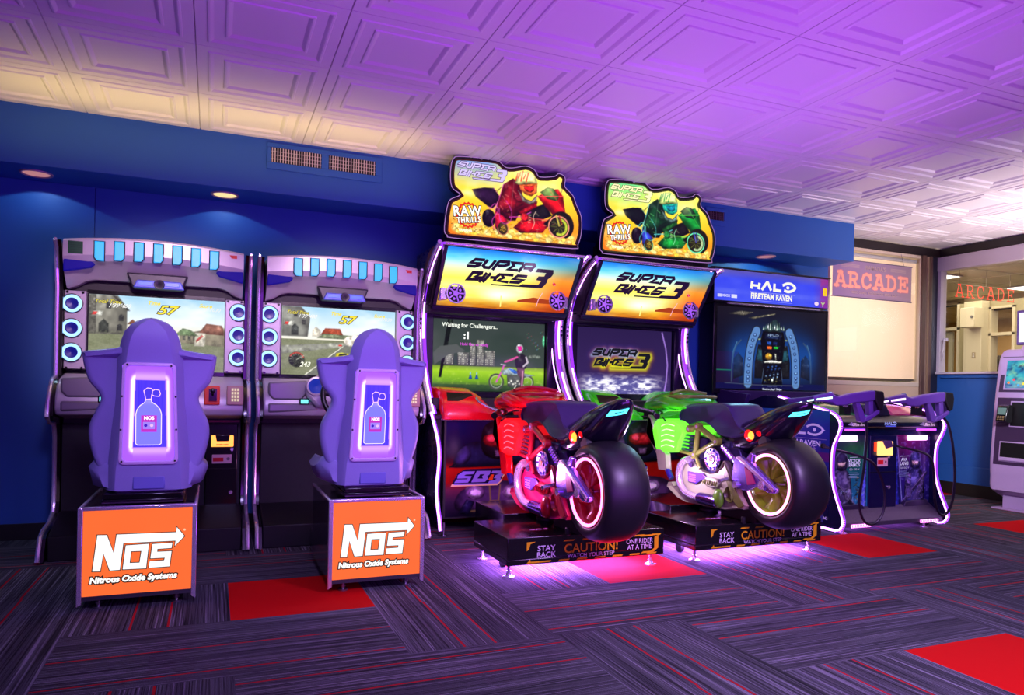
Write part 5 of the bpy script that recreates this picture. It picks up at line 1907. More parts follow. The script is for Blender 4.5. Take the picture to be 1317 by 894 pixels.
def screen_title(a):
    def bg(u, v):
        s = mixc((.20, .13, .34), (.15, .10, .27), v)
        if v < .32:
            k = max(0, fbm(u * 16, v * 26, 23) - .36) * 3.4
            s = mixc(s, mixc((.34, .32, .58), (.98, .97, 1.0), min(1, k)), (1 - max(0, v - .20) * 8) * min(1, u * 7) * min(1, (1 - u) * 4))
        return s
    a.grid(-.455, .455, .97, 1.505, 1, 1, bg)
    T = lambda p: (-.02 + p[0] * .85, 1.02 + p[1] * .81)
    # halo of the logo: blue and red above, yellow-green below
    for g_, ct, cb, al in ((.075, (.30, .20, .60), (.55, .22, .12), .35), (.050, (.85, .42, .36), (.95, .70, .10), .45), (.030, (.55, .75, .90), (.85, .95, .10), .8)):
        for st in SBSTROKES[:8]:
            a.line([T(p) for p in st], g_ * .6, ct, soft=g_ * .55, alpha=al)
        for st in SBSTROKES[8:]:
            a.line([T(p) for p in st], g_ * .6, cb, soft=g_ * .55, alpha=al)
        a.line([T(p) for p in SB3POLY], g_ * .6, cb, closed=True, soft=g_ * .55, alpha=al)
    a.line([(.36, 1.49), (.40, 1.36), (.42, 1.22), (.41, 1.08), (.39, .98)], .010, (.72, .55, .95), soft=.006)


def bike_cabinet(cx, label, scheme):
    X = lambda v: cx + v
    red = scheme == 'red'
    R = thing('motorcycle_cabinet', (cx, 4.95, 0), label, 'arcade machine', 'motorcycle arcade cabinets')
    up_ = [(4.600, 1.965), (4.66, 1.945), (4.80, 1.865), (4.92, 1.76), (4.99, 1.66), (5.035, 1.55), (5.05, 1.42), (5.03, 1.27), (4.98, 1.13), (4.90, 1.00), (4.80, .885), (4.735, .815)]
    lo_ = [(4.735, .815), (4.66, .74), (4.59, .665), (4.55, .60), (4.535, .52), (4.55, .44), (4.575, .36), (4.575, .28), (4.545, .20), (4.51, .14), (4.48, .06)]
    side = up_ + lo_[1:] + [(5.2, .06), (5.2, 1.965)]
    b = MB()
    b.box(X(-.545), X(.545), 5.12, 5.2, .08, 1.95)
    b.box(X(-.545), X(.545), 4.78, 5.2, .08, .92)
    b.prism([(4.66, 1.958), (5.18, 1.958), (5.18, 1.60), (4.90, 1.575)], 'x', X(-.545), X(.545))
    b.box(X(-.545), X(.545), 4.93, 5.18, 1.53, 1.60)
    b.build('cabinet_body', BLACKM, R, bevel=.004)
    for s in (-1, 1):
        sp = MB().prism(side, 'x', X(s * .548), X(s * .562)).build('side_panel', mat('side_panel_dark_violet', (.10, .07, .20), .28, coat=.3), R)
        e = MB()
        e.tube([(X(s * .566), y, z) for y, z in cr2(up_, 3)], .016, 10)
        e.tube([(X(s * .528), y + .02, z) for y, z in cr2(up_, 3)], .010, 8)
        e.build('chrome_tube', CHROME, R)
        # long violet strips along the curve
        arc = cr2(up_, 4)
        l1 = MB()
        for i0, i1 in (((0, 15), (17, 30), (32, len(arc))) if s > 0 else ((4, 14), (18, 27), (31, len(arc)))):
            l1.tube([(X(s * .545), y - .004, z) for y, z in arc[i0:i1]], .0072, 8)
        if s > 0:
            l1.tube([(X(s * .505), y + .035, z) for y, z in arc[2:-3]], .005, 8)
            l1.tube([(X(.492), y + .07, z) for y, z in arc[3:12]], .003, 6)
        LS = l1.build('led_strip', LED, R)
        hl = MB()
        for (y, z), (y2, z2) in zip(arc, arc[1:]):
            hl.add([(X(s * .5465), y + .024, z - .0), (X(s * .5465), y2 + .024, z2), (X(s * .5465), y2 - .006, z2), (X(s * .5465), y - .006, z), (X(s * .524), y + .024, z), (X(s * .524), y2 + .024, z2), (X(s * .524), y2 - .004, z2), (X(s * .524), y - .004, z)], [(4, 5, 6, 7), (0, 3, 2, 1), (3, 7, 6, 2), (0, 1, 5, 4)])
        hl.build('led_halo_strip', LEDH, LS, smooth=False)  # emissive backing that paints the violet halo round the strip
        cl = MB()
        for q in (22, 23, 24):
            y, z = arc[q]
            cl.ell((X(s * .566), y - .012, z), (.010, .010, .010), 10, 6)
        cl.build('tube_clamps', BLACKG, R)
        l2 = MB().tube([(X(s * .562), y, z) for y, z in cr2(lo_, 4)], .0085, 8)
        LS = l2.build('lower_led_strip', LED, R)
        hl = MB()
        lp = cr2(lo_, 4)
        for (y, z), (y2, z2) in zip(lp, lp[1:]):
            hl.add([(X(s * .566), y - .006, z), (X(s * .566), y2 - .006, z2), (X(s * .566), y2 + .022, z2), (X(s * .566), y + .022, z), (X(s * .546), y - .006, z), (X(s * .546), y2 - .006, z2), (X(s * .546), y2 + .022, z2), (X(s * .546), y + .022, z)], [(0, 1, 2, 3), (7, 6, 5, 4), (0, 4, 5, 1), (3, 2, 6, 7)])
        hl.build('led_halo_strip', LEDH, LS, smooth=False)  # violet halo of the lower strip, painted as an emissive band
        if s < 0:
            gs = MB().prism([(4.62, 1.955), (4.66, 1.93), (4.80, 1.86), (4.90, 1.78), (4.97, 1.72), (5.0, 1.80), (4.9, 1.93), (4.8, 1.96)], 'x', X(-.5645), X(-.5625))
            gs.build('gold_splash_graphic', mat('gold_splash', (.55, .36, .08), .4, noise=.7, nscale=30), sp)
    # marquee
    top = Vector((0, 4.62, 1.95))
    bot = Vector((0, 4.88, 1.575))
    V_ = (top - bot).normalized()
    L_ = (top - bot).length
    a = Art((cx, bot.y, bot.z), (1, 0, 0), V_)
    a.grid(-.502, .502, .002, .452, 90, 46, sunset)
    a.k += 1
    # road glint and far hills
    a.line([(-.02, .02), (-.035, .11)], .010, (1.0, .92, .50))
    a.poly([(.10, .085), (.22, .115), (.33, .105), (.50, .12), (.50, .07), (.1, .07)], (.62, .22, .04))
    sb_logo(a, 0, 0, 1.0, INK)
    a.ell(.352, .235, .014, .012, (.80, .12, .16), 8)
    a.line([(.34, .25), (.36, .225), (.372, .235)], .005, (.95, .35, .55))
    a.line([(.26, .04), (.262, .10), (.28, .16)], .004, (1, .75, .85))
    mq = a.build('marquee', ART_BACK, R)
    fr_ = MB()
    fr_.tube([(X(-.53), top.y - .012, top.z + .012), (X(.53), top.y - .012, top.z + .012)], .012, 10)
    fr_.build('marquee_top_rail', CHROME, R)
    f2 = MB()
    nrm = Vector((1, 0, 0)).cross(V_)

    def bar(u0, u1, v0, v1, d0, d1):
        vs = []
        for d in (d0, d1):
            for u, v in ((u0, v0), (u1, v0), (u1, v1), (u0, v1)):
                vs.append(Vector((cx, bot.y, bot.z)) + Vector((1, 0, 0)) * u + V_ * v + nrm * d)
        f2.add(vs, [(3, 2, 1, 0), (4, 5, 6, 7), (0, 1, 5, 4), (1, 2, 6, 5), (2, 3, 7, 6), (3, 0, 4, 7)])
    bar(-.53, .53, -.03, .0, -.02, .012)
    bar(-.53, -.503, 0, .455, -.02, .010)
    bar(.503, .53, 0, .455, -.02, .010)
    f2.build('marquee_frame', mat('frame_violet_black', (.16, .10, .26), .25, .3), R, bevel=.003)
    # round horn speakers at the marquee's lower corners
    for s, u_ in ((-1, -.388), (1, .402)):
        c = (X(u_), 4.79, 1.655)
        hs = MB().lathe([(.10, .02), (.06, .036), (.02, .050), (0, .066), (-.006, .072), (-.012, .070), (-.012, .062), (.0, .058)], c, 'y', 32)
        H_ = hs.build('horn_speaker', CHROME, R)
        arm_ = MB().prism([(X(s * .50), 1.70), (X(s * .44), 1.70), (X(s * .44), 1.61), (X(s * .50), 1.60)], 'y', 4.80, 4.88)
        arm_.build('speaker_arm', CHROME, H_, bevel=.01)
        MB().lathe([(.002, .0001), (.002, .060)], c, 'y', 28).build('speaker_cone', BLACKG, H_)
        sp_ = MB()
        for k in range(5):
            an = 2 * pi * k / 5 + .3
            sp_.tube([(c[0] + .016 * sin(an), c[1] - .008, c[2] + .016 * cos(an)), (c[0] + .058 * sin(an), c[1] - .004, c[2] + .058 * cos(an))], .0055, 6)
            a1 = an + .63
            sp_.ell((c[0] + .040 * sin(a1), c[1] - .003, c[2] + .040 * cos(a1)), (.010, .004, .010), 8, 6)
        sp_.lathe([(-.004, .0001), (-.012, .010), (-.010, .018), (-.004, .020)], c, 'y', 16)
        sp_.build('speaker_grille', mat('speaker_violet_metal', (.78, .62, .95), .3, .2, emit=(.62, .40, .85), es=.35), H_)  # emission stands in for light falling on the violet metal
    # screen
    bz = MB()
    bz.box(X(-.545), X(-.462), 5.07, 5.12, .92, 1.56).box(X(.462), X(.545), 5.07, 5.12, .92, 1.56).box(X(-.462), X(.462), 5.07, 5.12, 1.512, 1.56).box(X(-.462), X(.462), 5.07, 5.12, .92, .965)
    bz.build('screen_bezel', mat('bezel_violet_black', (.09, .06, .15), .25), R, bevel=.003)
    a = Art((cx, 5.108, 0))
    rs = Ras(-.455, .455, .97, 1.505, 190, 112, vol=.4 if red else 0, tex=.5 if red else 0)
    (screen_waiting if red else screen_title)(rs)
    rs.onto(a)
    if not red:
        sb_logo(a, -.02, 1.02, .83, (.07, .08, .09), w=.0235)
    a.build('screen', ART_SCREEN, R)
    dv = MB().box(X(-.045), X(.075), 5.03, 5.07, 1.528, 1.572).build('camera_box', BLACKG, R, bevel=.004)
    g = MB()
    g.tube([(X(-.04), 5.028, 1.533), (X(.07), 5.028, 1.533), (X(.07), 5.028, 1.567), (X(-.04), 5.028, 1.567)], .0025, 6, closed=True)
    g.build('camera_outline', glow('cyan_outline', (.2, .6, .7), .7), dv)
    # control deck with the air scoops
    dk = MB()
    dk.prism([(4.72, .775), (4.72, .80), (4.80, .86), (5.07, .93), (5.07, .775)], 'x', X(-.545), X(.545))
    dk.build('control_deck', BLACKG, R, bevel=.004)
    MB().tube([(X(-.50), 4.705, .775), (X(.50), 4.705, .775)], .006, 8).build('deck_chrome_line', CHROME, R)
    sc_col = mat('scoop_red', (.92, .04, .12), .25, coat=.6, emit=(.9, .02, .10), es=.22) if red else mat('scoop_green', (.22, .78, .10), .25, coat=.6, emit=(.2, .9, .05), es=.22)  # slight emission paints the bright gloss of the scoops
    for s in (-1, 1):
        A_ = lambda u: X(s * u)
        k_ = MB()
        # scoop: high outer cowl with a sloping mouth, falling away towards the middle
        def prof_(x, k):
            return [(A_(x), 4.66 + .04 * (1 - k), .775), (A_(x), 4.66 + .04 * (1 - k), .775 + .055 * k), (A_(x), 4.70 + .02 * (1 - k), .775 + .115 * k), (A_(x), 4.80, .775 + .190 * k), (A_(x), 4.92, .80 + .195 * k), (A_(x), 5.06, .83 + .170 * k), (A_(x), 5.06, .80)]
        k_.loft([prof_(.493, .86), prof_(.48, .98), prof_(.45, 1.0), prof_(.25, .97), prof_(.18, .80), prof_(.12, .52), prof_(.08, .25)])
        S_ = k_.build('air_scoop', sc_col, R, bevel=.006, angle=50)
        o_ = MB()
        p0, p1, p2, p3 = Vector((A_(.455), 4.715, .905)), Vector((A_(.44), 4.790, .957)), Vector((A_(.26), 4.790, .950)), Vector((A_(.205), 4.735, .880))
        nr = Vector((0, -.62, .78))
        o_.add([p + nr * .006 for p in (p0, p1, p2, p3)] + [p - nr * .012 for p in (p0, p1, p2, p3)], [(0, 1, 2, 3), (7, 6, 5, 4), (0, 4, 5, 1), (1, 5, 6, 2), (2, 6, 7, 3), (3, 7, 4, 0)])
        o_.build('scoop_opening', mat('scoop_dark_grille', (.10, .05, .03), .4), S_)
        st_ = MB()
        for q in range(3):
            y_ = 4.73 + q * .05
            st_.prism([(A_(.15 - q * .01), .84 + q * .02), (A_(.05), .83 + q * .02), (A_(.05), .80), (A_(.15), .80)], 'y', y_, y_ + .035)
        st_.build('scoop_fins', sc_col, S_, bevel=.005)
    pn = MB().box(X(-.47), X(.47), 4.724, 4.78, .09, .770)
    pn.build('front_panel', BLACKM, R)
    a = Art((cx, 4.7225, 0))
    rs = Ras(-.455, .455, .10, .765, 150, 110, vol=.8, tex=.5)
    front_panel_art(rs, cx)
    rs.onto(a)
    sb3_badge(a)
    a.build('front_panel_artwork', ART_PRINTL, R)
    for sx_ in (-.50, .50):
        for yy in (4.60, 5.1):
            MB().cyl((X(sx_), yy, 0), .009, 0, .09, seg=10).cyl((X(sx_), yy, 0), .028, 0, .008, seg=16).build('levelling_foot', STEEL, R)
    topper(cx, R, scheme)
    return R


# ---------------------------------------------------------------- ride-on motorcycles


def ride(cx, label, scheme):
    red = scheme == 'red'
    X = lambda v: cx + v
    R = thing('ride_on_motorcycle', (cx, 3.7, 0), label, 'arcade motorcycle', 'ride-on motorcycles')
    if red:
        PAINT = mat('bike_red', (.66, .03, .12), .3, coat=.5)
        PAINT2 = mat('bike_red_bright', (.95, .03, .08), .25, coat=.6)
        BELLY = mat('bike_crimson', (.84, .10, .36), .24, .25, coat=.6)
        RIM = mat('rim_red', (.75, .03, .14), .3, coat=.4)
        PODM = mat('pod_red_lit', (.9, .10, .12), .3, emit=(1.0, .10, .14), es=.75)
        PODC = (1.0, .45, .50)
    else:
        PAINT = mat('bike_olive', (.42, .47, .16), .35, coat=.4)
        PAINT2 = mat('bike_green', (.25, .84, .10), .25, coat=.6)
        BELLY = mat('bike_pale_green', (.66, .68, .54), .35, coat=.4)
        RIM = mat('rim_green', (.60, .72, .14), .32, coat=.4)
        PODM = mat('pod_green_lit', (.3, .9, .15), .3, emit=(.42, 1.0, .20), es=1.5)
        PODC = (.85, 1.0, .70)
    TAILM = mat('tail_black_gloss', (.07, .055, .12), .16, coat=.6)
    SEATM = mat('saddle_vinyl', (.17, .12, .30), .38, bump=.1, nscale=300)
    ENGM = mat('engine_chrome', (.88, .82, .95), .22, 1.0)
    # platform
    pf = MB().box(X(-.485), X(.485), 3.452, 3.97, .10, .215).box(X(-.485), X(.485), 3.452, 3.462, .068, .10).box(X(-.485), X(-.475), 3.462, 3.97, .068, .10).box(X(.475), X(.485), 3.462, 3.97, .068, .10)
    P_ = pf.build('platform', BLACKG, R, bevel=.004)
    MB().box(X(-.30), X(.33), 3.97, 4.47, .06, .245).build('platform_bridge', BLACKG, R, bevel=.004)
    a = Art((cx, 3.4505, .0085))
    a.V = Vector((0, 0, .885))
    YEL = (.86, .66, .10)
    WHT = (.80, .76, .82)
    for k in range(7):
        x0 = -.27 + k * .111
        if 0 < k < 7:
            for zz in ((.193,) if k > 0 else ()):
                a.poly([(x0, zz), (x0 + .060, zz), (x0 + .068, zz + .010), (x0 + .008, zz + .010)], YEL, up=False)
        a.poly([(x0 - .03, .076), (x0 + .032, .076), (x0 + .040, .086), (x0 - .022, .086)], YEL, up=False)
    a.k += 1
    a.poly([(-.375, .203), (-.325, .203), (-.355, .190), (-.362, .160), (-.375, .150)], YEL)
    a.poly([(-.375, .076), (-.300, .076), (-.300, .086), (-.352, .086), (-.355, .100)], YEL)
    a.poly([(.445, .195), (.418, .182), (.418, .112), (.395, .095), (.345, .095), (.330, .084), (.410, .084), (.445, .112)], YEL)
    a.poly([(.325, .190), (.405, .190), (.413, .200), (.333, .200)], YEL)
    a.text('STAY', -.262, .160, .046, WHT, bold=.0006, sx=.98)
    a.text('BACK', -.262, .121, .046, WHT, bold=.0006, sx=.94)
    a.text('CAUTION!', .012, .147, .078, YEL, bold=.0012, sx=.90)
    a.text('WATCH YOUR STEP', .010, .102, .034, WHT, bold=.0003, sx=.94)
    a.text('ONE RIDER', .318, .163, .043, WHT, bold=.0004, sx=.80)
    a.text('AT A TIME', .318, .126, .043, WHT, bold=.0004, sx=.80)
    a.build('caution_sign', ART_PRINT, P_)
    g = Art((cx, 0, .2165), (1, 0, 0), (0, 1, 0))
    g.line(circ(-.235, 3.62, .11, .028, 30), .004, (.65, .22, .22), closed=True)
    g.text('SB3', -.235, 3.62, .035, (.70, .50, .75), bold=.001, sx=2.2, shear=.3)
    g.build('deck_badge', ART_PRINT, P_)
    for sx_, yy in ((-.455, 3.50), (.425, 3.50), (-.45, 3.92), (.45, 3.92)):
        f = MB().cyl((X(sx_), yy, 0), .009, .0, .075, seg=10)
        f.lathe([(0, .0001), (0, .032), (.006, .032), (.013, .016), (.020, .013), (.034, .013), (.036, .0001)], (X(sx_), yy, 0), 'z', 20)
        f.build('levelling_foot', CHROME, R)
    for sx_ in (-.40, .40):
        MB().cyl((X(sx_), 3.72, .03), .03, -.012, .012, 'x', 20).box(X(sx_) - .01, X(sx_) + .01, 3.71, 3.73, .03, .07).build('caster', BLACKM, R)
    un = MB().box(X(-.43), X(.43), 3.50, 3.93, .092, .099)
    un.build('underglow_strip', glow('underglow', (.72, .42, 1.0), 62), R)
    # supports
    sup = MB().cyl((X(-.06), 3.88, 0), .035, .21, .34).cyl((X(-.06), 3.88, 0), .06, .215, .235).box(X(-.09), X(.10), 3.40, 3.72, .215, .33)
    sup.cyl((X(-.13), 3.46, 0), .016, .21, .25, seg=6).cyl((X(.02), 3.46, 0), .016, .21, .25, seg=6)
    sup.build('mount', BLACKM, R, bevel=.004)
    # rear wheel
    wc = (X(-.012), 3.258, .472)
    tp = [(-.112, .178), (-.122, .186), (-.127, .202), (-.122, .224), (-.101, .244), (-.065, .257), (-.028, .262), (.028, .262), (.065, .257), (.101, .244), (.122, .224), (.127, .202), (.122, .186), (.112, .178)]
    W_ = MB().lathe([(hh, r) for hh, r in cr2(tp, 3)], wc, 'x', 72).build('rear_tyre', RUBBER, R, angle=70)
    rim = MB().lathe([(-.120, .180), (-.126, .172), (-.112, .158), (-.06, .150), (-.045, .06), (-.075, .035), (-.075, .0001)], wc, 'x', 48)
    rim.lathe([(.120, .180), (.126, .172), (.112, .158), (.06, .150), (.045, .06), (.075, .035), (.075, .0001)], wc, 'x', 48)
    RM = rim.build('wheel_rim', RIM, R, angle=50)
    for s in (-1, 1):
        spk = MB()
        for k in range(6):
            a0 = 2 * pi * k / 6 + .35
            rg = []
            for t_, w_, d_ in ((.030, .016, .100), (.07, .028, .092), (.11, .042, .090), (.152, .060, .104)):
                an = a0 + (t_ - .03) * 3.2
                cy_, cz_ = wc[1] + t_ * cos(an), wc[2] + t_ * sin(an)
                tx_, tz_ = -sin(an), cos(an)
                rg.append([(X(s * (d_ - .03)), cy_ - tx_ * w_, cz_ - tz_ * w_), (X(s * d_), cy_ - tx_ * w_ * .5, cz_ - tz_ * w_ * .5), (X(s * d_), cy_ + tx_ * w_ * .5, cz_ + tz_ * w_ * .5), (X(s * (d_ - .03)), cy_ + tx_ * w_, cz_ + tz_ * w_)])
            spk.loft(rg)
        spk.build('spoke_disc', RIM, RM, angle=50)
    for s in (-1, 1):
        r_ = MB().lathe([(s * .119, .162), (s * .128, .165), (s * .131, .172), (s * .124, .178)], wc, 'x', 56).build('rim_light', glow('rim_led_' + scheme, (1.0, .45, .80) if red else (1.0, .55, .88), 4.5), RM)
    bo_ = MB()
    for k in range(9):
        an = 2 * pi * k / 9
        bo_.ell((X(-.131), wc[1] + .168 * cos(an), wc[2] + .168 * sin(an)), (.004, .006, .006), 8, 6)
    bo_.build('rim_bolts', BLACKM, RM)
    MB().cyl(wc, .018, -.16, .16, 'x', 16).build('axle', ENGM, R)

    def se(y, hw, z0, z1, p=2.6, n=28, dz=0):
        zc, hz = (z0 + z1) / 2, (z1 - z0) / 2
        r = []
        for k in range(n):
            an = 2 * pi * k / n
            c_, s_ = cos(an), sin(an)
            r.append((X(hw * math.copysign(abs(c_) ** (2 / p), c_)), y + dz * s_, zc + hz * math.copysign(abs(s_) ** (2 / p), s_)))
        return r
    # tail cowl
    tc = MB()
    rings = [se(3.85, .055, .695, .742), se(3.78, .092, .650, .765), se(3.69, .114, .605, .785), se(3.60, .124, .588, .806), se(3.48, .128, .625, .845), se(3.39, .128, .655, .883),
             se(3.31, .120, .700, .913), se(3.25, .106, .745, .933), se(3.20, .090, .790, .946), se(3.155, .072, .835, .955), se(3.12, .054, .875, .958), se(3.095, .036, .908, .958), se(3.08, .018, .930, .953)]
    tc.loft(rings)
    T_ = tc.build('tail_cowl', TAILM, R, angle=70)
    for s in (-1, 1):
        rc = (X(s * .108), 3.435, .745)
        L_ = MB().ell(rc, (.030, .050, .042), 24, 12).build('tail_light', mat('lamp_red_ring', (.6, .05, .05), .2, emit=(1.0, .05, .04), es=1.5), T_)
        MB().ell((rc[0] + s * .014, rc[1] - .022, rc[2]), (.020, .026, .026), 20, 10).build('lamp_bulb', glow('lamp_orange', (1.0, .45, .12), 5), L_)
        MB().ell((X(s * .112), 3.362, .765), (.014, .034, .028), 16, 8).build('lamp_reflector', mat('lamp_reflector_red', (.9, .1, .1), .15, emit=(1.0, .05, .03), es=.8), L_)
        MB().cyl((X(s * .085), 3.33, .715), .035, -.03, .03, 'x', 20).build('tail_pivot', BLACKM, T_)
    # saddle
    se_ = MB()
    sp = [(4.10, .835), (4.06, .885), (3.98, .915), (3.80, .927), (3.62, .925), (3.56, .87), (3.50, .79), (3.44, .765), (3.46, .735), (3.58, .715), (3.68, .73), (3.77, .785), (3.86, .805), (4.0, .77), (4.07, .785)]
    spc = cr2(sp, 3, True)
    rr = []
    for x_, k in ((-.125, .80), (-.135, .93), (-.127, 1.0), (-.09, 1.03), (.09, 1.03), (.127, 1.0), (.135, .93), (.125, .80)):
        rr.append([(X(x_), 3.825 + (y - 3.80) * (.97 + .03 * k), .835 + (z - .835) * k) for y, z in spc])
    se_.loft(rr)
    se_.build('saddle', SEATM, R, angle=60)
    # front dome with the instrument fairing
    fd = MB()
    fd.loft([se(4.62, .07, .865, .90), se(4.55, .15, .845, .925), se(4.45, .19, .85, .965), se(4.34, .205, .86, .992), se(4.24, .205, .865, 1.000), se(4.14, .19, .865, .975), se(4.07, .16, .87, .945), se(4.03, .11, .885, .92)])
    F_ = fd.build('front_fairing', PAINT2, R, angle=70)
    wd = MB()
    wd.tube([(X(-.15), 4.20, .985), (X(0), 4.26, 1.008), (X(.15), 4.20, .985)], .012, 8, smooth=4)
    wd.tube([(X(-.185), 4.32, .955), (X(-.12), 4.06, .965), (X(.12), 4.06, .965), (X(.185), 4.32, .955)], .012, 8, smooth=5)
    wd.build('fairing_ridges', PAINT, F_)
    MB().ell((X(-.158), 4.27, .945), (.038, .075, .018), 18, 8).build('turn_indicator', mat('indicator_amber', (.8, .45, .08), .3, emit=(.9, .4, .05), es=.35), F_)
    MB().ell((X(-.06), 4.10, .968), (.04, .03, .010), 16, 8).build('green_gauge', mat('gauge_teal', (.02, .55, .42), .3, emit=(.03, .8, .6), es=.7), F_)
    # bars
    hb = MB()
    for s in (-1, 1):
        hb.tube([(X(s * .10), 4.30, .87), (X(s * .20), 4.27, .845), (X(s * .30), 4.16, .835)], .014, 10)
        hb.tube([(X(s * .22), 4.27, .85), (X(s * .235), 4.44, .87), (X(s * .25), 4.60, .905), (X(s * .24), 4.66, .925)], .008, 8)
    hb.tube([(X(-.12), 4.30, .868), (X(.12), 4.30, .868)], .014, 8)
    HB = hb.build('handlebar', CHROME, R)
    for s in (-1, 1):
        gr = MB().tube([(X(s * .215), 4.275, .842), (X(s * .31), 4.13, .826)], .021, 12).tube([(X(s * .20), 4.22, .815), (X(s * .29), 4.06, .80)], .007, 6)
        gr.ell((X(s * .20), 4.28, .845), (.04, .035, .022), 14, 8)
        gr.build('grip', BLACKG, HB)
    # glowing side pods and fork legs
    pod = [(4.30, .800), (4.08, .800), (3.99, .752), (4.005, .70), (4.04, .64), (4.075, .585), (4.285, .580), (4.325, .64), (4.36, .71)]
    rr = []
    for x_, k in ((-.185, .78), (-.198, .92), (-.19, 1.0), (.19, 1.0), (.198, .92), (.185, .78)):
        rr.append([(X(x_), 4.17 + (y - 4.17) * k, .69 + (z - .69) * k) for y, z in cr2(pod, 2, True)])
    PD = MB().loft(rr).build('radiator_pod', PODM, R, angle=50)
    rb = MB()
    for s in (-1, 1):
        for k in range(5):
            z = .615 + k * .036
            rb.tube([(X(s * .197), 4.24, z - .004), (X(s * .204), 4.17, z + .014), (X(s * .197), 4.09, z + .006)], .0035, 6, smooth=3)
    rb.build('pod_ribs', mat('pod_rib_' + scheme, PODC, .3, emit=PODC, es=.9), PD)
    fk = [(4.40, .83), (4.355, .80), (4.33, .745), (4.375, .69), (4.31, .60), (4.27, .56), (4.245, .46), (4.165, .462), (4.18, .56), (4.23, .585), (4.30, .58), (4.42, .69)]
    for s in (-1, 1):
        MB().prism(fk, 'x', X(s * .165), X(s * .208)).build('fork_shroud', BELLY if not red else PAINT2, R, bevel=.008)
        MB().tube([(X(s * .175), 4.20, .47), (X(s * .175), 4.14, .40)], .02, 10).build('fork_tube', mat('anodised_blue', (.25, .20, .70), .3, .7), R)
    # trellis frame
    for s in (-1, 1):
        tf = MB()
        x_ = X(s * .165)
        A_, B_, C_, D_, E_ = (x_, 3.865, .772), (x_, 3.895, .585), (x_, 3.79, .640), (x_, 3.675, .688), (x_, 3.955, .752)
        tf.tube([E_, A_, D_], .019, 10)
        tf.tube([A_, B_], .019, 10)
        tf.tube([B_, C_, D_], .016, 10, smooth=3)
        tf.tube([B_, (x_, 4.06, .595)], .013, 8)
        tf.tube([B_, (x_, 3.84, .50)], .012, 8)
        for p_ in (A_, B_, D_, E_):
            tf.cyl(p_, .025, -.018, .018, 'x', 16)
        t_o = tf.build('trellis_frame', PAINT, R)
        for p_ in (A_, B_, D_, E_):
            MB().cyl((p_[0] + s * .018, p_[1], p_[2]), .010, -.003, .003, 'x', 10).build('frame_bolt', CHROME, t_o)
    # engine
    en = MB().box(X(-.13), X(.13), 3.58, 4.02, .36, .70)
    en.prism([(3.93, .72), (3.80, .70), (3.80, .56), (3.95, .55)], 'x', X(-.15), X(.15))
    en.build('engine_block', mat('engine_dark_metal', (.22, .18, .34), .3, .8), R, bevel=.012)
    fins = MB()
    for s in (-1, 1):
        for k in range(5):
            z = .610 + k * .024
            fins.tube([(X(s * .16), 4.085 - abs(k - 2) * .008, z + .006), (X(s * .165), 3.91, z)], .009, 8)
    fins.build('cylinder_fins', mat('fins_violet_metal', (.30, .20, .46) if not red else (.34, .34, .52), .22, .9), R)
    for s in (-1, 1):
        c = (X(s * .165), 3.716, .573)
        cv = MB().lathe([(s * -.03, .070), (s * .004, .074), (s * .010, .070), (s * .004, .054), (s * .008, .050), (s * .006, .030), (s * .014, .024), (s * .014, .0001)], c, 'x', 36)
        CV = cv.build('clutch_cover', ENGM, R)
        nt_ = MB()
        for k in range(10):
            an = 2 * pi * k / 10
            nt_.box(c[0] - .006 + s * .006, c[0] + .006 + s * .006, c[1] + .060 * cos(an) - .007, c[1] + .060 * cos(an) + .007, c[2] + .060 * sin(an) - .007, c[2] + .060 * sin(an) + .007)
        nt_.build('cover_lugs', mat('lug_blue_violet', (.25, .18, .62), .3, .7), CV, bevel=.002)
        MB().box(c[0] + s * .012, c[0] + s * .017, c[1] - .012, c[1] + .012, c[2] - .014, c[2] + .014).build('cover_badge', mat('badge_orange', (.9, .45, .25), .4), CV)
        c2 = (X(s * .155), 3.945, .535)
        MB().lathe([(s * -.02, .036), (s * .006, .038), (s * .008, .028), (s * .002, .022), (s * .006, .0001)], c2, 'x', 24).build('engine_port', ENGM, R)
        # shock absorber
        sh_ = MB()
        sh_.tube([(X(s * .155), 3.635, .665), (X(s * .160), 3.50, .565)], .010, 8)
        for k in range(6):
            t_ = k / 6
            sh_.lathe([(-.005, .017), (0, .024), (.005, .017)], (X(s * .157), 3.62 - .10 * t_, .655 - .075 * t_), 'y', 14)
        sh_.build('shock_absorber', ENGM, R)
    # belly fairing
    be = [(4.215, .335), (4.20, .365), (4.165, .372), (4.135, .345), (4.075, .365), (4.06, .44), (4.075, .50), (4.05, .548), (3.98, .570), (3.93, .560), (3.89, .52), (3.82, .485), (3.76, .478), (3.70, .49), (3.64, .53), (3.61, .575), (3.585, .56), (3.555, .50), (3.50, .45), (3.46, .385), (3.405, .325), (3.425, .300), (3.47, .298), (3.58, .272), (3.80, .262), (4.00, .258), (4.10, .278), (4.17, .312)]
    rr = []
    for x_, k in ((-.150, .90), (-.166, .97), (-.160, 1.0), (.160, 1.0), (.166, .97), (.150, .90)):
        rr.append([(X(x_), 3.80 + (y - 3.80) * k, .42 + (z - .42) * k) for y, z in be])
    BE = MB().loft(rr).build('belly_fairing', BELLY, R, angle=40)
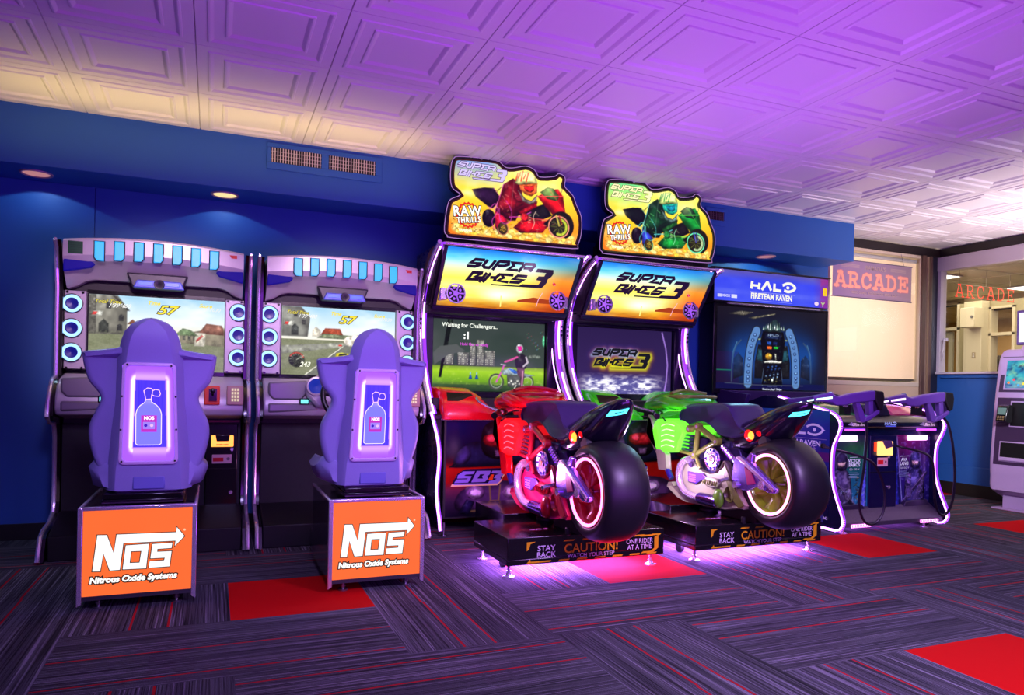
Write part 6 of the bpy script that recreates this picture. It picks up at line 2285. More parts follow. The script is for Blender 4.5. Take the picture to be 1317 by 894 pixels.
    for s in (-1, 1):
        MB().ell((X(s * .160), 3.735, .425), (.016, .088, .036), 24, 8).build('oval_vent', PAINT if red else BELLY, BE)
        vr = MB()
        for k in range(7):
            y_ = 3.80 - k * .022
            vr.tube([(X(s * .176), y_, .408), (X(s * .180), y_ - .014, .438)], .0035, 6)
        vr.build('vent_ribs', PAINT, BE)
        iw = MB().prism([(3.97, .47), (3.965, .40), (3.88, .395), (3.84, .42), (3.76, .445), (3.82, .475), (3.90, .468)], 'x', X(s * .160), X(s * .170))
        iw.build('inset_cover', mat('inset_violet_metal', (.50, .36, .86), .25, .6), BE, bevel=.006)
        lg = MB()
        for k in range(4):
            lg.box(X(s * .169), X(s * .172), 3.88, 3.95, .405 + k * .014, .412 + k * .014)
        lg.build('inset_bars', mat('inset_bar_pink', (.9, .55, .85), .3, .4), BE)
        pk = MB().lathe([(s * .0, .052), (s * .008, .046), (s * -.012, .036), (s * -.018, .0001)], (X(s * .166), 3.545, .375), 'x', 24)
        pk.build('side_pocket', PAINT, BE)
        rp_ = MB().prism([(3.60, .57), (3.555, .50), (3.48, .40), (3.41, .325), (3.46, .30), (3.50, .33), (3.56, .42), (3.60, .48)], 'x', X(s * .162), X(s * .172))
        rp_.build('rear_edge_panel', PAINT, BE, bevel=.005)
        pi_ = MB().tube([(X(s * .18), y, z) for y, z in ((3.945, .552), (4.00, .530), (4.035, .490), (4.048, .44), (4.035, .385), (3.99, .340), (3.93, .318), (3.82, .310))], .024, 14, smooth=4)
        PI = pi_.build('exhaust_pipe', CHROME, R)
        mu = MB().cyl((X(s * .18), 3.64, .313), .036, 0, .18, 'y', 24)
        mu.build('muffler', mat('muffler_violet_chrome', (.62, .50, .86), .16, 1.0), PI, bevel=.003)
        MB().ell((X(s * .18), 3.635, .335), (.030, .040, .062), 20, 10).build('muffler_cap', PAINT if red else mat('cap_green', (.38, .60, .14), .3), PI)
        # swingarm with its axle block
        sw = [(3.49, .608), (3.45, .622), (3.40, .602), (3.355, .650), (3.335, .640), (3.345, .59), (3.14, .462), (3.150, .436), (3.20, .432), (3.25, .445), (3.31, .452), (3.38, .418), (3.48, .422), (3.515, .475), (3.505, .55)]
        SW = MB().prism(sw, 'x', X(s * .150), X(s * .182)).build('swingarm', mat('swingarm_violet_metal', (.66, .58, .95), .22, .9), R, bevel=.006)
        br = MB().prism([(3.47, .612), (3.44, .622), (3.145, .462), (3.16, .445)], 'x', X(s * .182), X(s * .192))
        br.build('swingarm_brace', CHROME, SW, bevel=.003)
        MB().prism([(3.40, .56), (3.34, .545), (3.30, .47), (3.37, .455)], 'x', X(s * .182), X(s * .187)).build('caliper_panel', mat('caliper_magenta', (.72, .14, .42), .3), SW, bevel=.004)
        MB().cyl((X(s * .186), 3.245, .470), .026, -.012, .014, 'x', 6).build('axle_nut', CHROME, SW)
        MB().cyl((X(s * .186), 3.47, .445), .020, -.012, .012, 'x', 16).build('swingarm_bolt', CHROME, SW)
        fp = MB().tube([(X(s * .17), 3.56, .47), (X(s * .25), 3.54, .46)], .012, 10)
        fp.build('foot_peg', CHROME, R)
    lamp('engine_glow', 'POINT', (X(-.34), 3.86, .50), 9.0, (1.0, .34, .95) if red else (.85, .50, 1.0), radius=.04)
    # rear upright behind the swingarm
    MB().prism([(3.62, .66), (3.52, .66), (3.48, .58), (3.56, .46), (3.62, .46)], 'x', X(-.13), X(.13)).build('swing_pivot_block', mat('engine_dark_metal', (.2, .2, .2)), R, bevel=.01)
    return R, T_


TAIL_REFL = [(-.074, .866), (-.068, .888), (-.042, .904), (-.006, .914), (.006, .900), (.002, .880), (-.035, .870)]  # outline of the cyan reflection painted on the tail


def add_tail_reflection(cx, T_):
    """emissive cyan patch painted as a reflection on the sloping rear of the cowl (ray-cast on to the cowl so that it sits on its surface)"""
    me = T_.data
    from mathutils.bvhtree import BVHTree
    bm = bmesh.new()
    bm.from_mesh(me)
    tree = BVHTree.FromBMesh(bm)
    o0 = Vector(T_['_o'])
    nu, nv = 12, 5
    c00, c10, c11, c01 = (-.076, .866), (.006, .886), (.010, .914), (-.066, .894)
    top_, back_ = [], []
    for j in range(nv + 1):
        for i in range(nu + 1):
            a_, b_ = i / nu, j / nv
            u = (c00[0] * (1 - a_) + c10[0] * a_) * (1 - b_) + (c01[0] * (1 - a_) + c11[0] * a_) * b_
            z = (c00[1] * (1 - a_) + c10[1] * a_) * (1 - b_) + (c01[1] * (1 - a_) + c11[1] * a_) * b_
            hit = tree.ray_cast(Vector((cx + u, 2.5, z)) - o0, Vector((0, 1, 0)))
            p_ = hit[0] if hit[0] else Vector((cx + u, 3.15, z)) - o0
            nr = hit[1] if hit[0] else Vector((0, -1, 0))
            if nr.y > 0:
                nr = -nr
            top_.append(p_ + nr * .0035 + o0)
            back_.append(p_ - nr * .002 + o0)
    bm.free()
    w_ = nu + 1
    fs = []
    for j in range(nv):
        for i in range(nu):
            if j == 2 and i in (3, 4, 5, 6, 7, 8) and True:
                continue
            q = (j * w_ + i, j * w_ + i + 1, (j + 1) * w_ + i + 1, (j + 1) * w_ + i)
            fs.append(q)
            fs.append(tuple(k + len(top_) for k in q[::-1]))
    MB().add(top_ + back_, fs).build('cyan_tail_reflection', glow('cyan_reflection', (.30, .88, 1.0), 3.0), T_, fix=False)  # glowing patch stands in for a reflection on the glossy cowl


for cx_, sch, l1, l2 in ((1.94, 'red', 'motorcycle cabinet under the red rider topper, Waiting for Challengers on screen', 'red ride-on motorcycle with glowing red pod and a pink lit rear wheel'),
                         (3.13, 'green', 'motorcycle cabinet under the green rider topper, title logo on screen', 'green ride-on motorcycle with glowing green pod beside the shooter machine')):
    bike_cabinet(cx_, l1, sch)
    R_, T2 = ride(cx_ - .025, l2, sch)
    add_tail_reflection(cx_ - .025, T2)

# ---------------------------------------------------------------- shooter machine
HX = 4.70
HALO_W = [[(-.3575, 1.8995), (-.3575, 1.897)]]


def halo_word(a, u0, v0, w, hgt, col, lw):
    """wide capitals: H, a barless A, L and a ring with a dot"""
    S = lambda x, y: (u0 + x * w, v0 + y * hgt)
    a.line([S(0, 0), S(.02, 1)], lw, col, up=False)
    a.line([S(.20, 0), S(.20, 1)], lw, col, up=False)
    a.line([S(.02, .5), S(.20, .5)], lw * .8, col, up=False)
    a.line([S(.25, 0), S(.375, 1), S(.395, 1), S(.50, 0)], lw, col, up=False)
    a.line([S(.55, 1), S(.55, .05), S(.70, .05)], lw, col, up=False)
    a.line([S(*p) for p in cr2([(.72, .78), (.80, 1.0), (.88, 1.04), (.96, .90), (1.03, .52), (.96, .12), (.88, -.02), (.80, .02), (.74, .16)], 5)], lw * .9, col, up=False)
    a.poly([S(1.0, .66), S(1.07, .52), S(1.0, .38)], col, up=False)
    a.k += 1
    a.ell(u0 + .87 * w, v0 + .5 * hgt, w * .028, w * .028, col, 12)


H = thing('shooter_cabinet', (HX, 4.6, 0), 'two player shooter machine with blue marquee, violet outlined sides and big dark screen', 'arcade machine')
NAVY = mat('navy_panel', (.07, .07, .22), .25, coat=.4)
bd = MB()
bd.box(3.98, 5.20, 5.06, 5.2, .1, 1.02)
bd.box(HX - .535, HX + .535, 4.02, 5.2, .12, .74)
bd.build('cabinet_body', NAVY, H, bevel=.004)
sp = cr2([(4.46, .975), (4.13, .912), (3.93, .868), (3.862, .825), (3.842, .775), (3.862, .71), (3.902, .62), (3.912, .50), (3.905, .38), (3.868, .26), (3.815, .14), (3.802, .08), (3.83, .035), (3.88, .022)], 4)
side = sp + [(4.95, .022), (4.95, .80), (4.80, .93), (4.60, .985)]
for s, nm in ((-1, 'left'), (1, 'right')):
    xo = HX + s * .55
    SP = MB().prism(side, 'x', xo - s * .0, xo - s * .022).build('side_panel', NAVY, H)
    st = MB().tube([(xo - s * .011, y, z) for y, z in sp], .0125, 10)
    st.tube([(xo, 3.86, .022), (xo, 4.35, .022)], .009, 8)
    LS = st.build('led_outline', LED, H)
    hl = MB()
    for (y, z), (y2, z2) in zip(sp, sp[1:]):
        dy, dz = y2 - y, z2 - z
        q = sqrt(dy * dy + dz * dz) or 1
        ny, nz = -dz / q, dy / q
        f_ = .0135
        hl.add([(xo - s * .002, y + ny * f_, z + nz * f_), (xo - s * .002, y2 + ny * f_, z2 + nz * f_), (xo - s * .002, y2 - ny * f_, z2 - nz * f_), (xo - s * .002, y - ny * f_, z - nz * f_),
                (xo - s * .020, y + ny * f_, z + nz * f_), (xo - s * .020, y2 + ny * f_, z2 + nz * f_), (xo - s * .020, y2 - ny * f_, z2 - nz * f_), (xo - s * .020, y - ny * f_, z - nz * f_)], [(0, 1, 2, 3), (7, 6, 5, 4), (0, 4, 5, 1), (3, 2, 6, 7)])
    hl.build('led_halo_strip', LEDH, LS, smooth=False)  # halo glow round the outline, painted as emissive strips
a = Art((HX - .5515, 0, 0), (0, -1, 0), (0, 0, 1))
a.V = Vector((0, 0, 1))


def sidebg(u, v):
    s = mixc((.08, .05, .26), (.10, .20, .52), v)
    s = mixc(s, (.20, .10, .55), fbm(u * 5, v * 6, 51))
    if v > .75:
        s = mixc(s, (.08, .45, .62), (v - .75) * 2.2 * fbm(u * 7, v * 7, 5))
    if v < .25:
        s = mixc(s, (.02, .02, .08), .7)
    if .55 < v < .62:
        s = mixc(s, (.50, .05, .30), .5 * u)
    return s


rs = Ras(-4.70, -3.93, .06, .88, 70, 76, vol=0, tex=0)
rs.grid(-4.70, -3.93, .06, .88, 1, 1, sidebg)
rs.onto(a)
WH = (.78, .66, .90)
halo_word(a, -4.52, .700, .515, .070, WH, .018)
a.line([(-4.62, .668), (-3.95, .668)], .003, (.5, .4, .7))
a.text('FIRETEAM RAVEN', -4.262, .632, .054, WH, bold=.0016, sx=1.20)
a.line([(-4.22, .555), (-4.10, .585)], .008, (.55, .30, .62))
a.line(circ(-4.085, .590, .018, .030, 16), .006, (.55, .40, .68), closed=True)
a.line(circ(-4.065, .575, .014, .026, 16), .005, (.50, .38, .66), closed=True)
a.poly([(-4.12, .25), (-4.02, .27), (-3.97, .20), (-3.97, .06), (-4.15, .06)], (.20, .17, .42))
a.text('XBOX    343', -4.01, .095, .030, WH, bold=.0006)
a.build('side_artwork', ART_PRINTL, H)

# front face
fy = 3.955
MB().box(HX - .528, HX + .528, fy, 4.03, .10, .765).build('front_face', NAVY, H)
a = Art((HX, fy - .0012, 0))
X0 = HX


def pbg(k):
    def f(u, v):
        if k == 0:
            s = ramp([(0, (.16, .48, .72)), (.4, (.12, .42, .55)), (.62, (.12, .40, .34)), (.85, (.18, .42, .24)), (1, (.22, .16, .30))], v)
            s = mixc(s, (.10, .05, .25), max(0, .55 - u) * 1.4)
        else:
            s = ramp([(0, (.10, .08, .42)), (.5, (.20, .10, .48)), (.8, (.42, .10, .40)), (1, (.55, .08, .40))], v)
            s = mixc(s, (.08, .06, .30), max(0, u - .35) * .9)
        return mixc(s, (.05, .03, .15), .4 * fbm(u * 6, v * 8, 60 + k))
    return f


PA = a
a = Ras(-.528, .528, .12, .70, 200, 110, vol=.8, tex=.7)
a.grid(-.528, .528, .12, .70, 1, 1, lambda u, v: pbg(0)(min(1, u / .36), v) if u < .5 else pbg(1)(max(0, (u - .66) / .34), v))
# flank strips beside the coin door
a.poly([(-.215, .12), (-.150, .12), (-.150, .68), (-.165, .68)], (.30, .30, .75))
a.line([(-.215, .12), (-.165, .69)], .006, (.65, .72, .95))
a.poly([(.165, .68), (.15, .12), (.215, .12)], (.14, .14, .55))
a.line([(.165, .69), (.240, .12)], .006, (.62, .62, .90))
# armoured figures, generic
for fx, c1, c2 in ((-.40, (.20, .16, .30), (.50, .44, .58)), (.37, (.17, .13, .36), (.50, .36, .66))):
    m = 1 if fx < 0 else -1
    a.poly(cr2([(fx - .09, .13), (fx - .11, .34), (fx - .07, .43), (fx, .46), (fx + .07, .42), (fx + .10, .33), (fx + .09, .13)], 4, True), c1)
    a.poly(cr2([(fx - .055, .46), (fx - .055, .54), (fx, .575), (fx + .055, .54), (fx + .055, .46), (fx, .435)], 4, True), c1)
    a.line(cr2([(fx - .055, .46), (fx - .055, .54), (fx, .575), (fx + .055, .54), (fx + .055, .46)], 4), .005, c2)
    a.poly([(fx - .04, .50), (fx + .04, .50), (fx + .03, .465), (fx - .03, .465)], mixc(c2, (1, .8, .4), .3))
    for k in range(4):
        a.poly([(fx - .10 + k * .01, .22 + k * .05), (fx - .04, .21 + k * .05), (fx - .045, .25 + k * .05), (fx - .10, .255 + k * .05)], mixc(c1, c2, .3 + .15 * k), up=False)
        a.line([(fx + .02, .20 + k * .05), (fx + .085, .21 + k * .05), (fx + .08, .24 + k * .05)], .004, c2, up=False)
    a.k += 1
    a.line([(fx - .12 * m, .40), (fx + .14 * m, .17)], .030, mixc(c1, (.02, .02, .04), .5))
    a.line([(fx - .12 * m, .41), (fx + .14 * m, .185)], .006, c2)
    a.ell(fx + .07 * m, .26, .035, .045, mixc(c1, c2, .35), 16)
    a.line(circ(fx + .07 * m, .26, .03, .04, 16), .004, c2, closed=True)
for k in range(14):
    a.poly([(-.28 + .012 * (k % 5), .14 + .018 * k), (-.25 + .012 * (k % 5), .145 + .018 * k), (-.26 + .012 * (k % 4), .16 + .018 * k)], ((.12, .12, .12), (.45, .42, .12), (.30, .32, .40))[k % 3], up=False)
a.k += 1
for fx, sgn in ((-.40, 1), (.37, -1)):
    for k in range(60):
        x = fx - .11 + .22 * ((k * 37) % 53) / 53
        z = .14 + .40 * ((k * 29) % 59) / 59
        a.line([(x, z), (x + .022 * cos(k * 1.3), z + .020 * sin(k * 2.1))], .005, ((.04, .03, .08), (.62, .56, .72), (.25, .20, .36), (.40, .30, .55))[k % 4], alpha=.55)
a.speck(-.528, -.15, .12, .30, .5, 60, 9, (.55, .62, .80), .62)
a.speck(.165, .528, .12, .68, .35, 50, 11, (.55, .45, .90), .64)
a.onto(PA)
a = PA
TW = (.85, .86, .92)
for u, l1, l2 in ((-.275, 'VICTOR', 'RAMOS'), (.245, 'AVA', 'LANG')):
    a.line([(u - .045, .535), (u + .05, .537)], .003, TW)
    a.text(l1, u, .508, .036, TW, bold=.001, sx=.95)
    a.text(l2, u, .478, .036, TW, bold=.001, sx=.95)
    a.text('OO  OO  V', u, .445, .020, TW)
    for k in range(4):
        a.line([(u - .055, .420 - k * .012), (u + .03 + .02 * (k % 2), .420 - k * .012)], .002, (.6, .65, .8), up=False)
    a.k += 1
a.build_split('character_poster', ART_PRINTL, H, 0)

cd = MB().box(HX - .135, HX + .145, fy - .02, fy + .01, .135, .70)
CD = cd.build('coin_door', mat('coin_door_navy', (.06, .05, .26), .3), H, bevel=.006)
MB().box(HX - .135, HX + .145, fy - .0225, fy - .019, .418, .424).build('door_gap', _mats['gap_black'], CD)
rd = MB().box(HX - .07, HX + .075, fy - .045, fy - .02, .548, .655).build('card_reader', glow('reader_orange_white', (1.0, .72, .42), 2.0), CD, bevel=.006)
MB().prism([(HX - .045, .662), (HX + .045, .662), (HX + .065, .615), (HX - .005, .600)], 'y', fy - .055, fy - .044).build('reader_screen', mat('reader_screen_violet', (.12, .06, .2), .2, emit=(.4, .2, .5), es=.4), rd, bevel=.003)
MB().box(HX - .098, HX - .074, fy - .024, fy - .019, .58, .645).build('side_glow', glow('reader_red_glow', (1.0, .22, .03), 1.6), rd)
g = Art((HX, fy - .0212, 0))
g.rect(-.062, .465, .048, .530, (.78, .55, .66))
g.rect(-.056, .480, .002, .512, (.80, .10, .16))
g.ell(.026, .498, .009, .009, (.35, .2, .3))
g.build('price_sticker', ART_PRINTL, CD)
MB().cyl((HX + .058, fy - .02, .305), .013, -.012, 0, 'y', 16).build('door_lock', CHROME, CD)
MB().cyl((HX + .055, fy - .02, .535), .010, -.010, 0, 'y', 16).build('door_lock', CHROME, CD)

# shelf over the face with the lit name plates
sh = MB().prism([(3.88, .765), (3.88, .80), (3.93, .835), (4.10, .86), (4.60, .90), (4.95, .90), (4.95, .72), (3.955, .745)], 'x', HX - .528, HX + .528)
SHF = sh.build('control_shelf', mat('shelf_black_violet', (.06, .045, .12), .3, coat=.3), H, bevel=.006)
for u in (-.345, .395):
    st = MB().box(HX + u - .11, HX + u + .10, 3.876, 3.884, .738, .752)
    st.build('shelf_light', glow('violet_bar', (.66, .25, 1.0), 3.0), H)
    rl = MB().box(HX + u - .13, HX + u + .085, 3.935, 3.952, .658, .698).build('player_light_bar', glow('player_bar', (1.0, .72, .98), 4.0), H, bevel=.008)
    g = Art((HX + u, 3.9335, 0))
    g.text('PLAYER', -.01, .678, .026, (.95, .80, .95), bold=.0006)
    g.build('bar_lettering', ART_PRINT, rl)
    g = Art((HX + u + .02, 3.8785, 0))
    for k in range(5):
        g.line([(-.09 - k * .008 + .02, .800 - k * .004), (-.05, .790 - k * .004)], .003, WH, up=False)
    g.text('Ulltra Arc', .0, .783, .030, (.95, .82, .92), bold=.0015, shear=.3)
    g.build('wing_emblem', ART_PRINTL, SHF)
g = Art((HX, 3.8785, 0))
halo_word(g, -.055, .781, .115, .020, (.75, .85, 1.0), .0055)
g.rect(-.052, .768, .062, .776, (.35, .45, .95))
g.build('centre_emblem', ART_PRINTL, SHF)
# coloured humps either side of the centre and the gun holster block
for u, cc, nm in ((-.36, (.04, .50, .22), 'hump_green'), (.36, (.72, .10, .38), 'hump_pink')):
    hm = MB()
    hm.loft([[(HX + u - .19, y, .84), (HX + u - .15, y, .84 + hz * .8), (HX + u - .05, y, .84 + hz), (HX + u + .08, y, .84 + hz), (HX + u + .16, y, .84 + hz * .6), (HX + u + .19, y, .84)] for y, hz in ((4.02, .02), (4.08, .07), (4.25, .09), (4.45, .09), (4.55, .05))])
    hm.build('console_hump', mat(nm, cc, .25, coat=.4, emit=cc, es=.12), H, bevel=.004)
MB().prism([(HX - .16, .84), (HX - .13, .93), (HX + .10, .935), (HX + .16, .84)], 'y', 4.0, 4.4).build('holster_block', mat('holster_grey', (.15, .13, .22), .4), H, bevel=.01)
pil = MB()
pil.prism([(4.98, .80), (4.70, .90), (4.66, .99), (4.80, 1.0), (5.06, 1.03)], 'x', 4.02, 4.06).prism([(4.98, .80), (4.70, .90), (4.66, .99), (4.80, 1.0), (5.06, 1.03)], 'x', 5.16, 5.20)
pil.box(4.06, 5.16, 4.93, 5.06, .80, 1.02)
pil.build('screen_pedestal', mat('pedestal_violet', (.22, .14, .36), .35, .3), H, bevel=.004)
for u in (4.165, 5.05):
    c = (u, 4.915, .905)
    S_ = MB().lathe([(.02, .0001), (.02, .064), (-.002, .070), (-.010, .066), (-.004, .058)], c, 'y', 28).build('speaker', mat('speaker_dark', (.06, .05, .08), .4), H)
    gsp = MB()
    for k in range(6):
        an = 2 * pi * k / 6
        gsp.tube([(c[0] + .014 * sin(an), c[1] - .006, c[2] + .014 * cos(an)), (c[0] + .060 * sin(an), c[1] - .004, c[2] + .060 * cos(an))], .0045, 6)
    gsp.lathe([(-.006, .034), (-.009, .038), (-.006, .042)], c, 'y', 24).lathe([(-.006, .012), (-.010, .015), (-.006, .018)], c, 'y', 16)
    gsp.build('speaker_grille', mat('grille_gold_violet', (.62, .52, .50), .3, .7), S_)

# big screen and marquee
bz = MB().box(3.94, 5.24, 5.005, 5.2, .995, 1.775)
bz.build('screen_housing', mat('screen_housing_black', (.035, .03, .06), .25), H, bevel=.006)
a = Art((4.59, 5.0035, 0))


def hs(u, v):
    x = abs(u - .5) * 2
    c = math.exp(-((x - .30) / .45) ** 2) * math.exp(-((v - .42) / .36) ** 2)
    s = mixc((.035, .03, .085), (.06, .24, .52), c * 1.15)
    s = mixc(s, (.22, .19, .17), max(0, v - .62) * .7 + max(0, u - .86) * 1.0)
    if u < .2 and v < .45:
        s = mixc(s, (.14, .05, .22), .6)
    if v < .07:
        s = (.035, .04, .24)
    return s


PA = a
a = Ras(-.615, .615, 1.035, 1.745, 230, 132, vol=.6, tex=.6)
a.grid(-.615, .615, 1.035, 1.745, 1, 1, hs)
a.poly([(-.50, 1.685), (-.36, 1.715), (-.22, 1.71), (-.33, 1.675)], (.34, .32, .28))
a.poly([(-.28, 1.660), (.02, 1.712), (.02, 1.703), (-.22, 1.652)], (.55, .52, .42))
# vehicle-like pod of light
for s in (-1, 1):
    m = lambda p: [(x * s, z) for x, z in p]
    band = cr2([(.185, 1.545), (.235, 1.44), (.262, 1.30), (.272, 1.16), (.272, 1.085)], 5)
    a.line(m([(.40, 1.44), (.435, 1.36), (.445, 1.26)]), .012, (.30, .42, .50))
    a.line(m(cr2([(.355, 1.46), (.41, 1.40), (.445, 1.28), (.45, 1.10)], 5)), .012, (.22, .27, .32))
    a.poly(m([(.33, 1.15), (.43, 1.12), (.43, 1.30), (.38, 1.35), (.33, 1.30)]), (.08, .07, .10))
    a.line(m(band), .104, (.10, .13, .19))
    a.line(m(band), .082, (.34, .50, .72))
    for k in range(9):
        x, z = band[2 + k * 2]
        a.ell(x * s, z, .020, .016, (.20, .33, .58), 10, up=False)
        a.ell(x * s, z, .010, .008, (.45, .60, .80), 8, up=False)
    a.k += 1
    a.poly(m([(.095, 1.42), (.165, 1.43), (.20, 1.27), (.20, 1.13), (.10, 1.13)]), (.07, .08, .09))
    a.poly(m([(.105, 1.38), (.165, 1.39), (.18, 1.29), (.11, 1.28)]), (.12, .28, .33))
    a.line(m([(.095, 1.22), (.11, 1.12), (.11, 1.07)]), .012, (.42, .52, .66))
    a.line(m([(.10, 1.478), (.125, 1.50), (.135, 1.478), (.16, 1.476)]), .010, (.62, .68, .45))
a.poly([(-.115, 1.55), (-.14, 1.47), (-.10, 1.20), (-.12, 1.07), (.12, 1.07), (.10, 1.20), (.14, 1.47), (.115, 1.55)], (.02, .03, .06))
a.poly([(-.10, 1.545), (-.06, 1.60), (-.02, 1.64), (.03, 1.66), (.07, 1.62), (.10, 1.57), (.09, 1.545)], (.14, .22, .24))
for k in range(10):
    a.poly([(-.12 + k * .025, 1.56 + .01 * (k % 3)), (-.105 + k * .025, 1.60 + .012 * (k % 4)), (-.095 + k * .025, 1.56)], ((.65, .75, .70), (.30, .42, .40), (.85, .90, .92))[k % 3], up=False)
a.k += 1
a.poly([(-.09, 1.535), (.09, 1.535), (.10, 1.475), (-.10, 1.475)], (.03, .06, .16))
halo_word(a, -.055, 1.508, .115, .016, (.75, .85, .95), .005)
a.line([(-.05, 1.495), (.055, 1.495)], .004, (.4, .55, .9))
a.rect(-.065, 1.43, -.02, 1.46, (.10, .28, .65))
a.rect(.0, 1.43, .05, 1.46, (.06, .12, .32))
a.rect(-.065, 1.392, -.012, 1.418, (.90, .36, .10))
a.rect(.010, 1.396, .062, 1.416, (.12, .75, .20))
a.ell(-.045, 1.325, .04, .032, (.60, .42, .06), 14)
a.ell(-.03, 1.335, .02, .014, (.92, .75, .25), 12)
for k in range(5):
    a.poly([(.02 + .006 * k, 1.355 - .015 * k), (.045, 1.35 - .015 * k), (.03, 1.335 - .015 * k)], (.85, .86, .75), up=False)
a.k += 1
a.poly([(-.105, 1.28), (-.02, 1.295), (.11, 1.285), (.10, 1.27), (-.09, 1.268)], (.85, .84, .80))
for k in range(26):
    a.ell(-.085 + .17 * ((k * 29) % 31) / 31, 1.10 + .15 * ((k * 17) % 23) / 23, .012, .009, ((.10, .20, .42), (.05, .08, .18), (.35, .45, .58), (.30, .30, .18))[k % 4], 8, up=False)
a.k += 1
a.ell(.0, 1.118, .014, .014, (.85, .88, .85), 14)
a.line([(-.52, 1.085), (-.20, 1.072), (.36, 1.072)], .006, (.30, .33, .38))
a.line([(-.61, 1.195), (-.46, 1.195)], .006, (.05, .62, .38))
for k in range(70):
    x = -.11 + .22 * ((k * 37) % 61) / 61
    z = 1.08 + .46 * ((k * 29) % 67) / 67
    a.line([(x, z), (x + .016 * cos(k * 1.3), z + .014 * sin(k * 2.1))], .004, ((.02, .02, .05), (.45, .60, .72), (.15, .25, .40), (.75, .78, .70))[k % 4], alpha=.55)
a.glow(-.40, 1.32, .10, .16, (.10, .42, .85), .35)
a.glow(.42, 1.32, .10, .16, (.10, .42, .85), .35)
a.onto(PA)
a = PA
a.text('Swipe Card', .0, 1.062, .022, (.30, .32, .50))
a.text('Cost to play 1 Swipe', .0, 1.048 - .012, .026, (.80, .82, .90), bold=.0004)
a.build('screen', ART_SCREEN, H)
MB().box(4.07, 5.12, 4.985, 5.0, 1.765, 1.778).build('screen_top_bar', CHROME, H, bevel=.003)
mq = MB().box(3.885, 5.165, 4.94, 5.2, 1.775, 2.055).box(3.87, 5.18, 4.925, 5.2, 2.052, 2.064)
mq.build('marquee_box', mat('marquee_box_black', (.09, .05, .10), .3), H, bevel=.004)
a = Art((4.52, 4.9385, 0))


def hm_(u, v):
    s = mixc((.16, .22, .95), (.34, .40, .98), fbm(u * 5, v * 3, 71))
    s = mixc(s, (.62, .66, .98), max(0, math.exp(-((v - .30) / .12) ** 2) - .35) * .8 * fbm(u * 9, 2, 3))
    if v > .72:
        s = mixc(s, (.45, .36, .55), (v - .72) * 2.2)
    s = mixc(s, (.50, .14, .60), max(0, u - .86) * 5)
    if u > .93:
        s = mixc(s, (.85, .12, .40), .6 * fbm(u * 50, v * 10, 8))
    return s


a.grid(-.632, .640, 1.785, 2.048, 60, 14, hm_)
WW = (1, .98, .92)
dx = 4.52 - 4.63
for st in HALO[:3]:
    a.line([(p[0] - dx, p[1]) for p in st], .027 if st is not HALO[2] else .020, WW, up=False)
a.line([(p[0] - dx, p[1]) for p in HALO[3]], .026, WW, up=False)
a.line([(p[0] - dx, p[1]) for p in HALO[5]], .026, WW, up=False)
ring = cr2([(p[0] - dx, p[1]) for p in HALO[6]], 5)
a.line(ring, .024, WW, up=False)
a.ell(HALODOT[0][0] - dx, HALODOT[0][1], .018, .014, WW, 12)
a.line([(-.3675 - dx, 1.8790), (.1348 - dx, 1.8770)], .004, (.62, .62, 1.0))
a.text('FIRETEAM RAVEN', -.124 - dx, 1.842, .066, WW, bold=.0028, sx=.90)
a.line([(-.34 - dx, 1.805), (.11 - dx, 1.803)], .003, (.6, .62, 1.0))
a.rect(-.60, 1.812, -.555, 1.838, (.80, .80, 1.0))
a.text('XBOX', -.51, 1.825, .030, (.86, .86, 1.0), bold=.001)
a.rect(-.455, 1.810, -.395, 1.840, (.88, .88, 1.0))
a.rect(.575, 1.895, .625, 1.965, (.98, .80, .12))
a.ell(.50, 1.820, .025, .018, (.95, .85, .95), 14)
a.line([(.555, 1.835), (.575, 1.815), (.595, 1.835), (.575, 1.815), (.575, 1.795)], .009, (.75, .85, .55))
a.build('marquee', art_mat('halo_marquee_art', 1.0, .15, base=0), H)

# foot deck
dk = MB().prism([(3.83, .045), (3.83, .075), (3.95, .165), (3.96, .165), (3.96, .045)], 'x', HX - .528, HX + .528)
DK = dk.build('foot_deck', mat('deck_violet_grey', (.34, .30, .38), .42, .4, noise=.25, nscale=60), H, bevel=.003)
for pr_ in ([(HX + .20, .12), (HX + .25, .19), (HX + .48, .195), (HX + .52, .12)], [(HX - .52, .12), (HX - .52, .18), (HX - .21, .185), (HX - .16, .12)]):
    MB().prism(pr_, 'y', 3.93, 3.958).build('kick_plate', mat('kick_grey', (.26, .22, .34), .35, .5), DK, bevel=.004)
for u in (-.335, .375):
    lb = MB().box(HX + u - .095, HX + u + .090, 3.822, 3.830, .040, .062).build('deck_light', glow('deck_light_pink', (1.0, .55, .95), 5), H)
    fn = MB()
    for k in range(12):
        x = HX + u - .090 + k * .0155
        fn.prism([(x, .040), (x + .004, .040), (x - .004, .062), (x - .008, .062)], 'y', 3.819, 3.823)
    fn.build('deck_light_fins', BLACKM, lb)
for sx_ in (-.50, .33):
    MB().cyl((HX + sx_, 3.84, 0), .009, 0, .05, seg=10).cyl((HX + sx_, 3.84, 0), .028, 0, .008, seg=16).build('levelling_foot', CHROME, H)
MB().cyl((HX + .42, 3.90, .028), .028, -.012, .012, 'x', 20).build('caster', BLACKM, H)
for sx_ in (-.50, .50):
    MB().cyl((HX + sx_, 4.8, 0), .009, 0, .12, seg=10).cyl((HX + sx_, 4.8, 0), .028, 0, .008, seg=16).build('levelling_foot', CHROME, H)
MB().box(HX - .38, HX + .40, 3.90, 4.7, .040, .044).build('underglow_strip', glow('underglow_halo', (.75, .42, 1.0), 3.0), H)


